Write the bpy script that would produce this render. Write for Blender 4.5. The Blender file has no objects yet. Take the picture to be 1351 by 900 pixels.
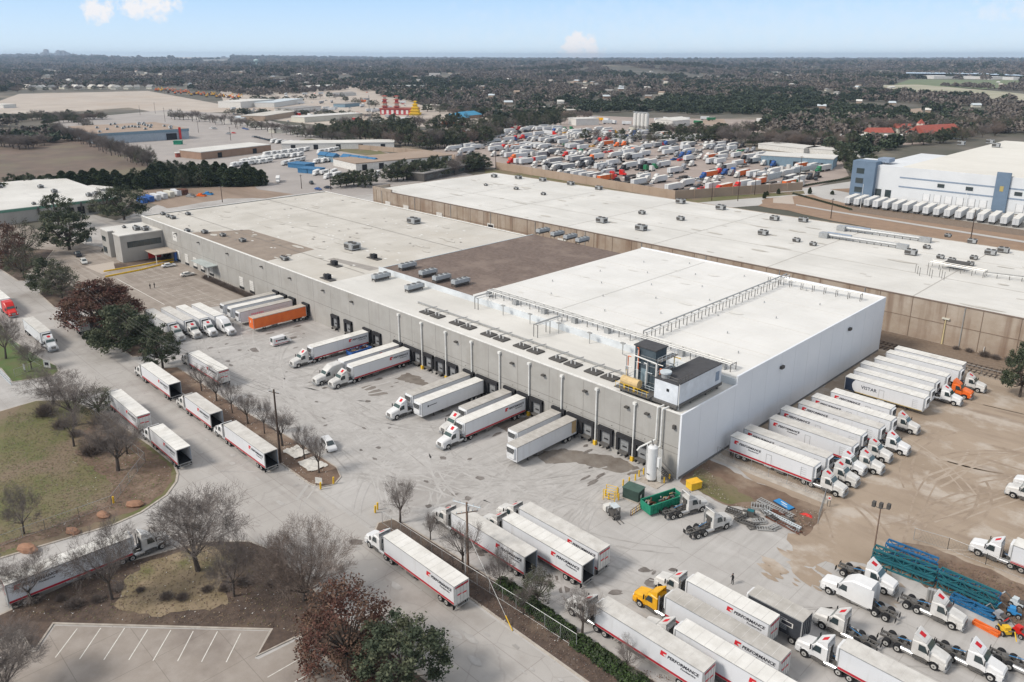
import bpy, bmesh, math, random
from mathutils import Vector, Matrix, noise
R=math.radians
# ---------------------------------------------------------------- camera, sky, sun, exposure
F=1026.0; CX=675.5; CY=388.0; HZ=74.0; H=72.0
PIT=math.atan((CY-HZ)/F); AZ=R(45.36)
scn=bpy.context.scene
cd=bpy.data.cameras.new('camera'); cam=bpy.data.objects.new('camera',cd); scn.collection.objects.link(cam); scn.camera=cam
cam.location=(0,0,H); cam.rotation_euler=(math.pi/2-PIT,0,AZ)
cd.sensor_width=36; cd.lens=36*F/1351; cd.shift_y=-(450-CY)/1351; cd.clip_start=1; cd.clip_end=60000
w=bpy.data.worlds.new('World'); scn.world=w; w.use_nodes=True
nt=w.node_tree; nt.nodes.clear()
N=nt.nodes.new; L=nt.links.new
out=N('ShaderNodeOutputWorld'); bg=N('ShaderNodeBackground'); sky=N('ShaderNodeTexSky')
sky.sky_type='NISHITA'; sky.sun_disc=False; sky.sun_elevation=R(42); SUNAZ=R(205)
sky.sun_rotation=SUNAZ; sky.air_density=1.0; sky.dust_density=0.6; sky.ozone_density=1.6; sky.altitude=200
bg.inputs[1].default_value=0.13
# a few small clouds fixed in the sky by direction
tc=N('ShaderNodeTexCoord')
fh=Vector((-math.sin(AZ),math.cos(AZ),0)); rt=Vector((math.cos(AZ),math.sin(AZ),0)); up0=Vector((0,0,1))
fw=fh*math.cos(PIT)-up0*math.sin(PIT); upv=fh*math.sin(PIT)+up0*math.cos(PIT)
def ray(x,y): return fw+rt*((x-CX)/F)-upv*((y-CY)/F)
def math_(op,a,b=None,clamp=False):
    n=N('ShaderNodeMath'); n.operation=op; n.use_clamp=clamp
    for i,v in enumerate((a,b)):
        if v is None: continue
        if isinstance(v,(int,float)): n.inputs[i].default_value=v
        else: L(v,n.inputs[i])
    return n.outputs[0]
acc=None
nz=N('ShaderNodeTexNoise'); nz.inputs['Scale'].default_value=75; nz.inputs['Detail'].default_value=6; nz.inputs['Roughness'].default_value=.62
L(tc.outputs['Generated'],nz.inputs['Vector'])
for (px,py,sx,sy,st) in ((129,13,.019,.014,1.5),(196,9,.038,.016,1.4),(765,60,.024,.018,1.8),(772,70,.036,.010,1.4),(1150,34,.5,.05,.14),(1335,12,.05,.016,.5)):
    d=ray(px,py).normalized(); right=d.cross(Vector((0,0,1))).normalized(); u=right.cross(d)
    vs=N('ShaderNodeVectorMath'); vs.operation='DOT_PRODUCT'; L(tc.outputs['Generated'],vs.inputs[0]); vs.inputs[1].default_value=right/sx
    vt=N('ShaderNodeVectorMath'); vt.operation='SUBTRACT'; L(tc.outputs['Generated'],vt.inputs[0]); vt.inputs[1].default_value=d
    vu=N('ShaderNodeVectorMath'); vu.operation='DOT_PRODUCT'; L(vt.outputs[0],vu.inputs[0]); vu.inputs[1].default_value=u/sy
    vf=N('ShaderNodeVectorMath'); vf.operation='DOT_PRODUCT'; L(tc.outputs['Generated'],vf.inputs[0]); vf.inputs[1].default_value=d
    a=vs.outputs['Value']; b=vu.outputs['Value']
    r2=math_('ADD',math_('MULTIPLY',a,a),math_('MULTIPLY',b,b))
    m=math_('SUBTRACT',1.0,r2)
    m=math_('ADD',m,math_('MULTIPLY',math_('SUBTRACT',nz.outputs['Fac'],.5),4.2))
    m=math_('MULTIPLY',m,0.8*st,True)
    m=math_('MULTIPLY',m,math_('GREATER_THAN',vf.outputs['Value'],0.0))
    m=math_('MINIMUM',m,min(1,st))
    acc=m if acc is None else math_('MAXIMUM',acc,m)
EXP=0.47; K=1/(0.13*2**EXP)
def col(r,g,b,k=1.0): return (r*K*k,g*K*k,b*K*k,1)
sep=N('ShaderNodeSeparateXYZ'); L(tc.outputs['Generated'],sep.inputs[0]); el=sep.outputs['Z']
def mrange(v,a,b):
    n=N('ShaderNodeMapRange'); n.inputs[1].default_value=a; n.inputs[2].default_value=b; L(v,n.inputs[0]); return n.outputs[0]
def mixc(f,a,b):
    n=N('ShaderNodeMixRGB')
    if isinstance(f,float): n.inputs[0].default_value=f
    else: L(f,n.inputs[0])
    for k,v in ((1,a),(2,b)):
        if isinstance(v,tuple): n.inputs[k].default_value=v
        else: L(v,n.inputs[k])
    return n.outputs[0]
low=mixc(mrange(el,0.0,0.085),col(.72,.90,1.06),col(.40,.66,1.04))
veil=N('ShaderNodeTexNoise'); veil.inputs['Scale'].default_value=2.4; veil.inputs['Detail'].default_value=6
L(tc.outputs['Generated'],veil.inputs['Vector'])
high=mixc(mrange(veil.outputs['Fac'],.35,.65),col(.88,.91,.96,.76),col(1.0,.99,.97,.82))   # unseen bright overcast, added above the frame for neutral ambient light
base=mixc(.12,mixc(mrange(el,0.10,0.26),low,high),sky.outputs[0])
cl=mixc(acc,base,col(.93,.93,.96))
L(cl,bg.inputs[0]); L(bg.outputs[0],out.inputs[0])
sd=bpy.data.lights.new('sun','SUN'); sd.energy=2.4; sd.angle=R(14); sd.color=(1,.93,.84)
so=bpy.data.objects.new('sun',sd); scn.collection.objects.link(so)
# nishita: sun_rotation measured clockwise from +Y
sv=Vector((math.sin(SUNAZ)*math.cos(R(42)),math.cos(SUNAZ)*math.cos(R(42)),math.sin(R(42))))
so.rotation_euler=sv.to_track_quat('Z','Y').to_euler()
vs_=scn.view_settings; vs_.view_transform='Standard'; vs_.look='None'; vs_.exposure=EXP; vs_.gamma=1
scn.cycles.volume_bounces=0; scn.cycles.max_bounces=5; scn.cycles.diffuse_bounces=3; scn.cycles.transparent_max_bounces=4
try: scn.cycles.volume_step_rate=4
except Exception: pass
rnd=random.Random(7)
COL=scn.collection
def at(x,y,z=0.0):
    r=ray(x,y); t=(z-H)/r.z; return Vector((0,0,H))+r*t
def atxy(x,y,z=0.0):
    p=at(x,y,z); return (p.x,p.y)
def onY(x,y,Y):
    r=ray(x,y); t=Y/r.y; return Vector((0,0,H))+r*t
# ---------------------------------------------------------------- materials
MATS={}
def M(name,c,c2=None,sc=1.0,rough=.8,metal=0.0,det=6,lo=.35,hi=.65,bump=0,stretch=None,c3=None,sc3=.1,lo3=.5,hi3=.7,fine=0.12,spec=.3):
    if name in MATS: return MATS[name]
    m=bpy.data.materials.new(name); m.use_nodes=True; t=m.node_tree; b=t.nodes['Principled BSDF']
    b.inputs['Roughness'].default_value=rough; b.inputs['Metallic'].default_value=metal
    b.inputs['Specular IOR Level'].default_value=spec
    b.inputs['Base Color'].default_value=(*c,1)
    m.diffuse_color=(*c,1)
    geo=t.nodes.new('ShaderNodeNewGeometry'); vec=geo.outputs['Position']
    if stretch:
        mp=t.nodes.new('ShaderNodeMapping'); mp.inputs['Scale'].default_value=stretch; t.links.new(vec,mp.inputs[0]); vec2=mp.outputs[0]
    else: vec2=vec
    def nois(scale,d,v):
        n=t.nodes.new('ShaderNodeTexNoise'); n.inputs['Scale'].default_value=scale; n.inputs['Detail'].default_value=d; n.inputs['Roughness'].default_value=.62; t.links.new(v,n.inputs['Vector']); return n.outputs['Fac']
    def mr(f,a,bb,o0=0,o1=1):
        n=t.nodes.new('ShaderNodeMapRange'); n.inputs[1].default_value=a; n.inputs[2].default_value=bb; n.inputs[3].default_value=o0; n.inputs[4].default_value=o1; t.links.new(f,n.inputs[0]); return n.outputs[0]
    cur=None
    if c2 is None and fine: c2=tuple(x*(1-fine*1.6) for x in c)
    if c2:
        mx=t.nodes.new('ShaderNodeMixRGB'); mx.inputs[1].default_value=(*c,1); mx.inputs[2].default_value=(*c2,1)
        f=nois(sc,det,vec2); t.links.new(mr(f,lo,hi),mx.inputs[0]); cur=mx.outputs[0]
        if bump:
            bp=t.nodes.new('ShaderNodeBump'); bp.inputs['Strength'].default_value=bump; bp.inputs['Distance'].default_value=.2; t.links.new(f,bp.inputs['Height']); t.links.new(bp.outputs[0],b.inputs['Normal'])
    if c3:
        mx=t.nodes.new('ShaderNodeMixRGB'); t.links.new(cur,mx.inputs[1]); mx.inputs[2].default_value=(*c3,1)
        t.links.new(mr(nois(sc3,5,vec),lo3,hi3),mx.inputs[0]); cur=mx.outputs[0]
    if cur: t.links.new(cur,b.inputs['Base Color'])
    MATS[name]=m; m['_cur']=0
    return m
def overlay(mt,kind,**k):
    """adds joints / cracks over the base colour of material m"""
    t=mt.node_tree; b=t.nodes['Principled BSDF']; src=b.inputs['Base Color'].links[0].from_socket
    geo=t.nodes.new('ShaderNodeNewGeometry')
    if kind=='slab':
        bt=t.nodes.new('ShaderNodeTexBrick'); bt.offset=0; bt.inputs['Scale'].default_value=1; bt.inputs['Brick Width'].default_value=k.get('w',6); bt.inputs['Row Height'].default_value=k.get('h',6); bt.inputs['Mortar Size'].default_value=k.get('m',.035); bt.inputs['Mortar Smooth'].default_value=.3
        t.links.new(geo.outputs['Position'],bt.inputs['Vector']); fac=bt.outputs['Fac']
    else:
        nn=t.nodes.new('ShaderNodeTexNoise'); nn.inputs['Scale'].default_value=k.get('ds',.15); nn.inputs['Detail'].default_value=4
        t.links.new(geo.outputs['Position'],nn.inputs['Vector'])
        sc=t.nodes.new('ShaderNodeVectorMath'); sc.operation='MULTIPLY_ADD'; t.links.new(nn.outputs['Color'],sc.inputs[0]); sc.inputs[1].default_value=(k.get('dm',9),)*3; t.links.new(geo.outputs['Position'],sc.inputs[2])
        mp=t.nodes.new('ShaderNodeMapping'); mp.inputs['Scale'].default_value=k.get('stretch',(1,1,1)); t.links.new(sc.outputs[0],mp.inputs[0])
        vo=t.nodes.new('ShaderNodeTexVoronoi'); vo.feature='DISTANCE_TO_EDGE'; vo.inputs['Scale'].default_value=k.get('s',.07); t.links.new(mp.outputs[0],vo.inputs['Vector'])
        mr=t.nodes.new('ShaderNodeMapRange'); mr.inputs[1].default_value=0; mr.inputs[2].default_value=k.get('wd',.006); mr.inputs[3].default_value=1; mr.inputs[4].default_value=0; t.links.new(vo.outputs['Distance'],mr.inputs[0]); fac=mr.outputs[0]
    ml=t.nodes.new('ShaderNodeMath'); ml.operation='MULTIPLY'; ml.inputs[1].default_value=k.get('a',.5); t.links.new(fac,ml.inputs[0])
    mx=t.nodes.new('ShaderNodeMixRGB'); t.links.new(ml.outputs[0],mx.inputs[0]); t.links.new(src,mx.inputs[1]); mx.inputs[2].default_value=(*k['c'],1)
    t.links.new(mx.outputs[0],b.inputs['Base Color'])
def streaks(m,c,scale=(.9,.9,.03),lo=.5,hi=.75,a=.6):
    t=m.node_tree; b=t.nodes['Principled BSDF']; src=b.inputs['Base Color'].links[0].from_socket
    geo=t.nodes.new('ShaderNodeNewGeometry'); mp=t.nodes.new('ShaderNodeMapping'); mp.inputs['Scale'].default_value=scale; t.links.new(geo.outputs['Position'],mp.inputs[0])
    n=t.nodes.new('ShaderNodeTexNoise'); n.inputs['Scale'].default_value=1; n.inputs['Detail'].default_value=5; t.links.new(mp.outputs[0],n.inputs['Vector'])
    mr=t.nodes.new('ShaderNodeMapRange'); mr.inputs[1].default_value=lo; mr.inputs[2].default_value=hi; mr.inputs[4].default_value=a; t.links.new(n.outputs['Fac'],mr.inputs[0])
    mx=t.nodes.new('ShaderNodeMixRGB'); t.links.new(mr.outputs[0],mx.inputs[0]); t.links.new(src,mx.inputs[1]); mx.inputs[2].default_value=(*c,1); t.links.new(mx.outputs[0],b.inputs['Base Color'])
conc=M('yard_concrete',(.455,.44,.425),(.37,.355,.34),sc=.12,det=9,lo=.3,hi=.7,c3=(.27,.25,.235),sc3=.045,lo3=.52,hi3=.78)
overlay(conc,'crack',s=.09,wd=.010,dm=3,a=.16,c=(.22,.2,.19)); overlay(conc,'slab',w=7.5,h=7.5,m=.05,a=.55,c=(.24,.22,.2)); streaks(conc,(.29,.275,.26),scale=(.9,.045,1),lo=.52,hi=.72,a=.42); streaks(conc,(.5,.485,.47),scale=(.05,.5,1),lo=.55,hi=.72,a=.4)
street=M('street_concrete',(.42,.40,.38),(.35,.33,.31),sc=.15,det=9,lo=.3,hi=.7,c3=(.25,.225,.205),sc3=.06,lo3=.52,hi3=.75)
overlay(street,'slab',w=9,h=5.6,m=.06,a=.5,c=(.2,.175,.16)); streaks(street,(.27,.25,.235),scale=(.03,.6,1),lo=.52,hi=.74,a=.5); overlay(street,'crack',s=.12,wd=.012,dm=3,a=.25,c=(.2,.18,.17))
park=M('parking_asphalt',(.31,.27,.235),(.245,.21,.18),sc=.3,det=9,c3=(.19,.155,.13),sc3=.08,lo3=.5,hi3=.75); streaks(park,(.39,.35,.31),scale=(.03,.7,1),lo=.5,hi=.7,a=.6)
lotc=M('lot_concrete',(.33,.295,.265),(.275,.24,.21),sc=.35,det=9,c3=(.2,.17,.15),sc3=.12,lo3=.52,hi3=.75); overlay(lotc,'slab',w=8,h=8,m=.05,a=.5,c=(.15,.13,.11))
dirt=M('dirt_lot',(.36,.29,.225),(.28,.22,.165),sc=.08,det=9,lo=.35,hi=.65,c3=(.43,.375,.32),sc3=.13,lo3=.52,hi3=.64,bump=.3); streaks(dirt,(.2,.15,.115),scale=(.05,.35,1),lo=.52,hi=.7,a=.5)
mud=M('brown_soil',(.19,.13,.095),(.125,.085,.062),sc=.4,det=9,c3=(.26,.2,.15),sc3=.15,bump=.4)
soil_dark=M('dark_leaf_litter',(.115,.083,.066),(.065,.048,.04),sc=.9,det=9,c3=(.18,.135,.10),sc3=.09,bump=.5)
grassd=M('dry_grass',(.19,.145,.09),(.115,.115,.05),sc=.06,det=8,c3=(.16,.1,.07),sc3=.09,bump=.3)
grassg=M('green_grass',(.105,.12,.042),(.165,.14,.075),sc=.14,det=10,c3=(.19,.145,.10),sc3=.055,lo3=.46,hi3=.6,bump=.4); streaks(grassg,(.07,.08,.03),scale=(1.5,1.5,1),lo=.55,hi=.75,a=.5)
grassb=M('bright_grass',(.085,.14,.04),(.12,.12,.055),sc=.3,det=8)
forestg=M('woodland_floor',(.13,.115,.095),(.075,.075,.055),sc=.01,det=12,lo=.4,hi=.6,c3=(.24,.205,.16),sc3=.004,lo3=.54,hi3=.62)
tan=M('tan_lot',(.46,.405,.35),(.38,.33,.285),sc=.02,det=9,c3=(.4,.33,.27),sc3=.008)
brownlot=M('brown_lot',(.35,.27,.21),(.29,.22,.17),sc=.05,det=9)
fieldm=M('brown_field',(.17,.125,.10),(.12,.095,.075),sc=.05,det=9,c3=(.17,.15,.1),sc3=.02)
truckl=M('truck_lot_gravel',(.36,.30,.265),(.29,.24,.215),sc=.05,det=9)
kerb=M('kerb_concrete',(.47,.43,.38),(.34,.3,.26),sc=.8)
paint=M('white_paint_line',(.72,.7,.66),(.5,.47,.43),sc=1.5,lo=.4,hi=.8)
wet=M('wet_patch',(.16,.135,.115),(.24,.215,.19),sc=.35,rough=.25,spec=.5)
oil=M('oil_stain',(.11,.095,.085),(.22,.2,.185),sc=.5,rough=.5)
roofw=M('white_roof_membrane',(.66,.645,.61),(.55,.535,.50),sc=.05,det=9,c3=(.50,.485,.45),sc3=.03,lo3=.56,hi3=.8,rough=.6); streaks(roofw,(.50,.49,.46),scale=(.05,.5,1),lo=.53,hi=.75,a=.55)
roofo=M('old_roof_membrane',(.56,.535,.49),(.45,.425,.38),sc=.07,det=9,c3=(.47,.435,.38),sc3=.045,lo3=.53,hi3=.75,rough=.7); streaks(roofo,(.5,.47,.42),scale=(.05,.5,1),lo=.52,hi=.72,a=.55)
roofn=M('bright_roof_membrane',(.70,.69,.665),(.63,.62,.595),sc=.08,det=9,rough=.55,c3=(.57,.56,.53),sc3=.05,lo3=.56,hi3=.8); streaks(roofn,(.58,.57,.54),scale=(.5,.05,1),lo=.55,hi=.75,a=.4)
roofy=M('cream_roof_membrane',(.67,.65,.60),(.60,.58,.53),sc=.03,det=8,c3=(.62,.6,.54),sc3=.02)
gravel=M('brown_roof_gravel',(.185,.14,.118),(.12,.09,.075),sc=1.1,det=9,c3=(.23,.18,.15),sc3=.1,bump=.3)
brownpatch=M('brown_roof_patch',(.29,.24,.195),(.235,.19,.155),sc=.3,det=8)
wallg=M('grey_concrete_wall',(.385,.375,.355),(.335,.325,.305),sc=.25,det=9,c3=(.30,.285,.26),sc3=.12,lo3=.55,hi3=.8); streaks(wallg,(.27,.25,.225),scale=(1.1,1.1,.05),lo=.55,hi=.8,a=.5)
wallw=M('white_metal_wall',(.74,.765,.80),(.69,.72,.76),sc=.1,det=6,rough=.5); streaks(wallw,(.5,.52,.55),scale=(.6,.6,.05),lo=.65,hi=.95,a=.2)
wallt=M('tan_stained_wall',(.42,.36,.30),(.33,.265,.205),sc=.15,det=9,c3=(.27,.195,.145),sc3=.09,lo3=.5,hi3=.75); streaks(wallt,(.17,.105,.07),scale=(.5,.5,.035),lo=.5,hi=.72,a=.75)
wallb=M('pale_warehouse_wall',(.66,.68,.70),(.60,.62,.64),sc=.08)
blug=M('slate_blue_panel',(.15,.21,.29),(.125,.18,.25),sc=.3); bstr=M('grey_blue_band',(.25,.31,.40))
trim=M('green_fascia',(.13,.27,.21)); trimw=M('white_trim',(.75,.74,.71)); darkt=M('dark_groove',(.09,.085,.08))
grooved=M('panel_joint',(.2,.19,.175))
pipe=M('galvanised_pipe',(.42,.42,.41),rough=.4,metal=.4); pipew=M('white_pipe',(.75,.75,.73)); 
hv=M('grey_sheet_metal',(.42,.43,.44),(.3,.31,.31),sc=2,rough=.45,metal=.3); hvl=M('light_sheet_metal',(.55,.6,.63),(.45,.5,.53),sc=2)
black=M('black_rubber',(.018,.018,.02),rough=.7); dock=M('dock_black_pad',(.03,.03,.033)); dockd=M('grey_dock_door',(.27,.28,.29),(.22,.23,.24),sc=.8)
dark=M('dark_interior',(.02,.022,.026)); glass=M('dark_glass',(.03,.045,.05),rough=.12,spec=.8,fine=0); glassg=M('tinted_windshield',(.04,.07,.065),rough=.08,spec=.9,fine=0)
twhite=M('white_truck_paint',(.71,.715,.72),(.64,.645,.65),sc=.5,rough=.3,spec=.5); trail=M('white_trailer_panel',(.66,.675,.70),(.61,.625,.65),sc=.4,rough=.4,stretch=(.3,.3,.6)); trroof=M('trailer_roof',(.72,.71,.68),(.58,.565,.53),sc=.45,det=8,lo=.35,hi=.72,c3=(.5,.48,.44),sc3=.3,lo3=.58,hi3=.75)
streaks(trail,(.42,.41,.39),scale=(1.2,1.2,.12),lo=.58,hi=.85,a=.45)
trroof2=M('trailer_roof_dusty',(.60,.585,.555),(.45,.43,.40),sc=.5,det=9,lo=.35,hi=.7)
twhite2=M('dusty_white_truck_paint',(.64,.635,.62),(.5,.49,.47),sc=.8,rough=.4,det=8)
trroofg=M('dirty_trailer_roof',(.47,.45,.42),(.36,.34,.31),sc=.5,det=8)
redm=M('red_stripe',(.42,.02,.035),rough=.4,fine=.05); redlogo=M('red_logo',(.55,.02,.03),fine=0); ink=M('dark_lettering',(.03,.03,.04),fine=0); yel=M('yellow_paint',(.75,.48,.03),(.6,.38,.03),sc=2); yeld=M('yellow_tractor_paint',(.8,.42,.02),rough=.3)
redt=M('red_truck_paint',(.6,.025,.02),rough=.3); orat=M('orange_truck_paint',(.78,.16,.03),rough=.35); oratr=M('orange_trailer_panel',(.72,.17,.04),(.62,.13,.035),sc=.5); blut=M('blue_truck_paint',(.03,.10,.32),rough=.3); blkt=M('black_truck_paint',(.03,.03,.035),rough=.3); grnt=M('green_truck_paint',(.03,.2,.09),rough=.35); grnd=M('green_dumpster_paint',(.02,.24,.15),(.015,.17,.1),sc=1)
greyt=M('grey_truck_paint',(.3,.31,.33),rough=.35); navy=M('navy_panel',(.02,.03,.055),fine=0)
chrome=M('chrome',(.6,.6,.6),rough=.25,metal=.8,fine=0); steel=M('chassis_steel',(.09,.09,.09),(.14,.13,.12),sc=3,rough=.5); rim=M('wheel_rim',(.6,.6,.58),rough=.35,metal=.5,fine=0)
lamp=M('headlight_lens',(.75,.75,.72),rough=.1,fine=0,spec=.8); taill=M('tail_light',(.4,.02,.02),fine=0); amber=M('amber_marker',(.7,.3,.02),fine=0)
wood=M('weathered_pole_wood',(.085,.06,.045),(.05,.035,.028),sc=2); woodl=M('brown_pole_wood',(.22,.15,.11),(.15,.1,.075),sc=2); plyw=M('plywood',(.5,.36,.2))
bark=M('grey_bark',(.10,.083,.072),(.06,.05,.044),sc=2); twig=M('grey_twig',(.19,.165,.15),(.13,.11,.10),sc=.5); twigw=M('warm_twig',(.21,.165,.14),(.14,.11,.092),sc=.5)
leafd=M('evergreen_leaf',(.06,.075,.045),(.038,.052,.03),sc=.6); leafl=M('olive_leaf',(.12,.13,.08),(.08,.095,.055),sc=.6); leafr=M('russet_leaf',(.125,.055,.04),(.08,.038,.03),sc=.6); leafr2=M('brown_leaf',(.15,.09,.06),(.1,.06,.045),sc=.6)
cedar=M('cedar_needles',(.045,.068,.03),(.028,.045,.022),sc=.2); cedar2=M('cedar_light_needles',(.075,.095,.04),(.05,.07,.03),sc=.2); greyleaf=M('greyish_leaf',(.1,.095,.07),(.07,.068,.05),sc=.5)
hedge=M('green_hedge_leaf',(.06,.10,.03),(.035,.06,.02),sc=.8)
skin=M('skin',(.5,.3,.22)); cloth=M('black_cloth',(.02,.02,.022)); rust=M('rusty_scrap',(.16,.06,.035),(.09,.04,.03),sc=1.5)
teal=M('teal_steel',(.02,.14,.17),(.015,.09,.115),sc=.8); tealb=M('blue_steel',(.02,.14,.32),(.015,.1,.22),sc=.8); bluep=M('blue_panel',(.04,.25,.55)); bluec=M('blue_container',(.035,.12,.38)); cream=M('cream_container',(.62,.6,.52))
conm=M('container_white',(.62,.64,.66)); brick=M('brown_brick',(.33,.22,.16),(.27,.18,.13),sc=.2); tanw=M('tan_block_wall',(.40,.31,.24),(.33,.25,.19),sc=.1,det=8)
pinkr=M('red_shop_wall',(.5,.08,.09)); yelw=M('yellow_shop_wall',(.78,.55,.06)); redroof=M('red_tile_roof',(.36,.10,.075),(.28,.07,.05),sc=.5); blueroof=M('blue_metal_roof',(.05,.25,.42)); greyroof=M('grey_shingle_roof',(.3,.29,.28)); whitew=M('white_wall',(.68,.67,.64)); bwall=M('blue_grey_wall',(.2,.29,.36)); blueact=M('blue_office_roof',(.05,.17,.33))
ballast=M('track_ballast',(.16,.12,.09),(.22,.17,.13),sc=1.2,det=8); rail=M('steel_rail',(.2,.17,.15),rough=.4,metal=.5); mesh_m=M('fence_wire',(.25,.25,.24),rough=.5,metal=.3)
rock=M('sandstone',(.36,.2,.13),(.25,.14,.09),sc=.8); clotht=M('tarp_white',(.6,.58,.54)); gen_m=M('dark_green_box',(.04,.07,.06)); tank_t=M('tan_tank_paint',(.62,.46,.24)); slate=M('slate_steel',(.075,.10,.12),(.05,.07,.085),sc=1); slater=M('slate_flat_roof',(.07,.07,.075)); alum=M('aluminium_rack',(.5,.5,.49),rough=.4,metal=.5)
# ---------------------------------------------------------------- builders
class MB:
    def __init__(s): s.v=[];s.f=[];s.m=[];s.mats=[]
    def mi(s,m):
        if m not in s.mats: s.mats.append(m)
        return s.mats.index(m)
    def add(s,vs,fs,m):
        n=len(s.v); s.v+=[tuple(v) for v in vs]; k=s.mi(m)
        for f in fs: s.f.append(tuple(n+i for i in f)); s.m.append(k)
    def box(s,x0,y0,z0,x1,y1,z1,m):
        s.add([(x0,y0,z0),(x1,y0,z0),(x1,y1,z0),(x0,y1,z0),(x0,y0,z1),(x1,y0,z1),(x1,y1,z1),(x0,y1,z1)],[(0,3,2,1),(4,5,6,7),(0,1,5,4),(1,2,6,5),(2,3,7,6),(3,0,4,7)],m)
    def loft(s,rings,m,cap=True):
        n=len(rings[0]); vs=[p for r in rings for p in r]; fs=[]
        for k in range(len(rings)-1):
            for i in range(n):
                j=(i+1)%n; fs.append((k*n+i,k*n+j,(k+1)*n+j,(k+1)*n+i))
        if cap: fs.append(tuple(range(n))[::-1]); fs.append(tuple(range((len(rings)-1)*n,len(rings)*n)))
        s.add(vs,fs,m)
    def cyl(s,p0,p1,r,m,n=8,r1=None,cap=True):
        p0=Vector(p0);p1=Vector(p1);d=(p1-p0)
        if d.length<1e-6: return
        d.normalize(); a=d.cross(Vector((0,0,1)) if abs(d.z)<.9 else Vector((1,0,0))).normalized(); b=d.cross(a); r1=r if r1 is None else r1
        R0=[p0+(a*math.cos(2*math.pi*i/n)+b*math.sin(2*math.pi*i/n))*r for i in range(n)]
        R1=[p1+(a*math.cos(2*math.pi*i/n)+b*math.sin(2*math.pi*i/n))*r1 for i in range(n)]
        s.loft([R0,R1],m,cap)
    def prism(s,pts,z0,z1,m,bottom=False):
        n=len(pts); ar=sum(pts[i][0]*pts[(i+1)%n][1]-pts[(i+1)%n][0]*pts[i][1] for i in range(n))
        if ar<0: pts=pts[::-1]
        vs=[(x,y,z0) for x,y in pts]+[(x,y,z1) for x,y in pts]; fs=[tuple(range(n,2*n))]
        for i in range(n): j=(i+1)%n; fs.append((i,j,n+j,n+i))
        s.add(vs,fs,m)
    def sheet(s,pts,z,m):
        n=len(pts); ar=sum(pts[i][0]*pts[(i+1)%n][1]-pts[(i+1)%n][0]*pts[i][1] for i in range(n))
        if ar<0: pts=pts[::-1]
        s.add([(x,y,z) for x,y in pts],[tuple(range(n))],m)
    def quad(s,a,b,c,d,m): s.add([a,b,c,d],[(0,1,2,3)],m)
    def mesh(s,name):
        me=bpy.data.meshes.new(name); me.from_pydata(s.v,[],s.f)
        for m in s.mats: me.materials.append(m)
        me.polygons.foreach_set('material_index',s.m); me.update(); return me
    def build(s,name,parent=None,loc=None,rz=0,smooth=False):
        me=s.mesh(name)
        if smooth: me.polygons.foreach_set('use_smooth',[True]*len(me.polygons))
        o=bpy.data.objects.new(name,me); COL.objects.link(o)
        if parent: o.parent=parent
        if loc: o.location=loc; o.rotation_euler.z=rz
        return o
def tag(o,label=None,cat=None,group=None,kind=None):
    if label: o['label']=label
    if cat: o['category']=cat
    if group: o['group']=group
    if kind: o['kind']=kind
    return o
def thing(name,label,cat,loc=(0,0,0),rz=0,group=None):
    o=bpy.data.objects.new(name,None); COL.objects.link(o); o.location=loc; o.rotation_euler.z=rz; o.empty_display_size=.5
    return tag(o,label,cat,group)
def part(name,mesh,parent,loc=(0,0,0),rz=0,sc=None):
    o=bpy.data.objects.new(name,mesh); COL.objects.link(o); o.parent=parent; o.location=loc; o.rotation_euler.z=rz
    if sc: o.scale=sc
    return o
def struct(name,mb): return tag(mb.build(name),kind='structure')
def ring(x,hw,z0,z1,c=.12,yo=0):
    return [(x,yo-hw,z0+c),(x,yo-hw+c,z0),(x,yo+hw-c,z0),(x,yo+hw,z0+c),(x,yo+hw,z1-c),(x,yo+hw-c,z1),(x,yo-hw+c,z1),(x,yo-hw,z1-c)]
ORD=['first','second','third','fourth','fifth','sixth','seventh','eighth','ninth','tenth','eleventh','twelfth','thirteenth','fourteenth','fifteenth','sixteenth','seventeenth','eighteenth','nineteenth','twentieth']
TENS={2:'twenty',3:'thirty',4:'forty',5:'fifty',6:'sixty',7:'seventy',8:'eighty',9:'ninety'}
def ordn(i):
    i+=1
    if i<=20: return ORD[i-1]
    if i>=100: return 'hundredth' if i==100 else 'hundred-and-'+ordn(i-101)
    t,u=divmod(i,10)
    return (TENS[t][:-1]+'ieth') if u==0 else TENS[t]+'-'+ORD[u-1]
def jag(pts,step=2.0,amp=.5,seed=1):
    r=random.Random(seed); o=[]
    for i in range(len(pts)):
        a=Vector(pts[i]); b=Vector(pts[(i+1)%len(pts)]); n=max(1,min(60,int((b-a).length/step)))
        for k in range(n):
            p=a.lerp(b,k/n)
            if k: p=p+Vector((r.uniform(-amp,amp),r.uniform(-amp,amp)))
            o.append((p.x,p.y))
    return o
def PX(l,z=0): return [atxy(x,y,z) for x,y in l]

def blobs(mb,n,xr,yr,sx,sy,z,m,r,k=10,dz=.0004):
    for i in range(n):
        x=r.uniform(*xr); y=r.uniform(*yr); a=r.uniform(*sx); b=r.uniform(*sy)
        mb.sheet([(x+a*math.cos(t/k*6.283)*r.uniform(.55,1.15),y+b*math.sin(t/k*6.283)*r.uniform(.55,1.15)) for t in range(k)],z+i*dz,m)
def arc(mb,x,y,a0,turn,ln,wd,z,m):
    n=14; L0=[];R0=[]; a=a0
    for i in range(n+1):
        nx,ny=-math.sin(a),math.cos(a); L0.append((x+nx*wd/2,y+ny*wd/2,z)); R0.append((x-nx*wd/2,y-ny*wd/2,z)); x+=math.cos(a)*ln/n; y+=math.sin(a)*ln/n; a+=turn/n
    mb.add(L0+R0,[(n+1+i,n+2+i,i+1,i) for i in range(n)],m)
HAZE=0.00006
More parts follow.
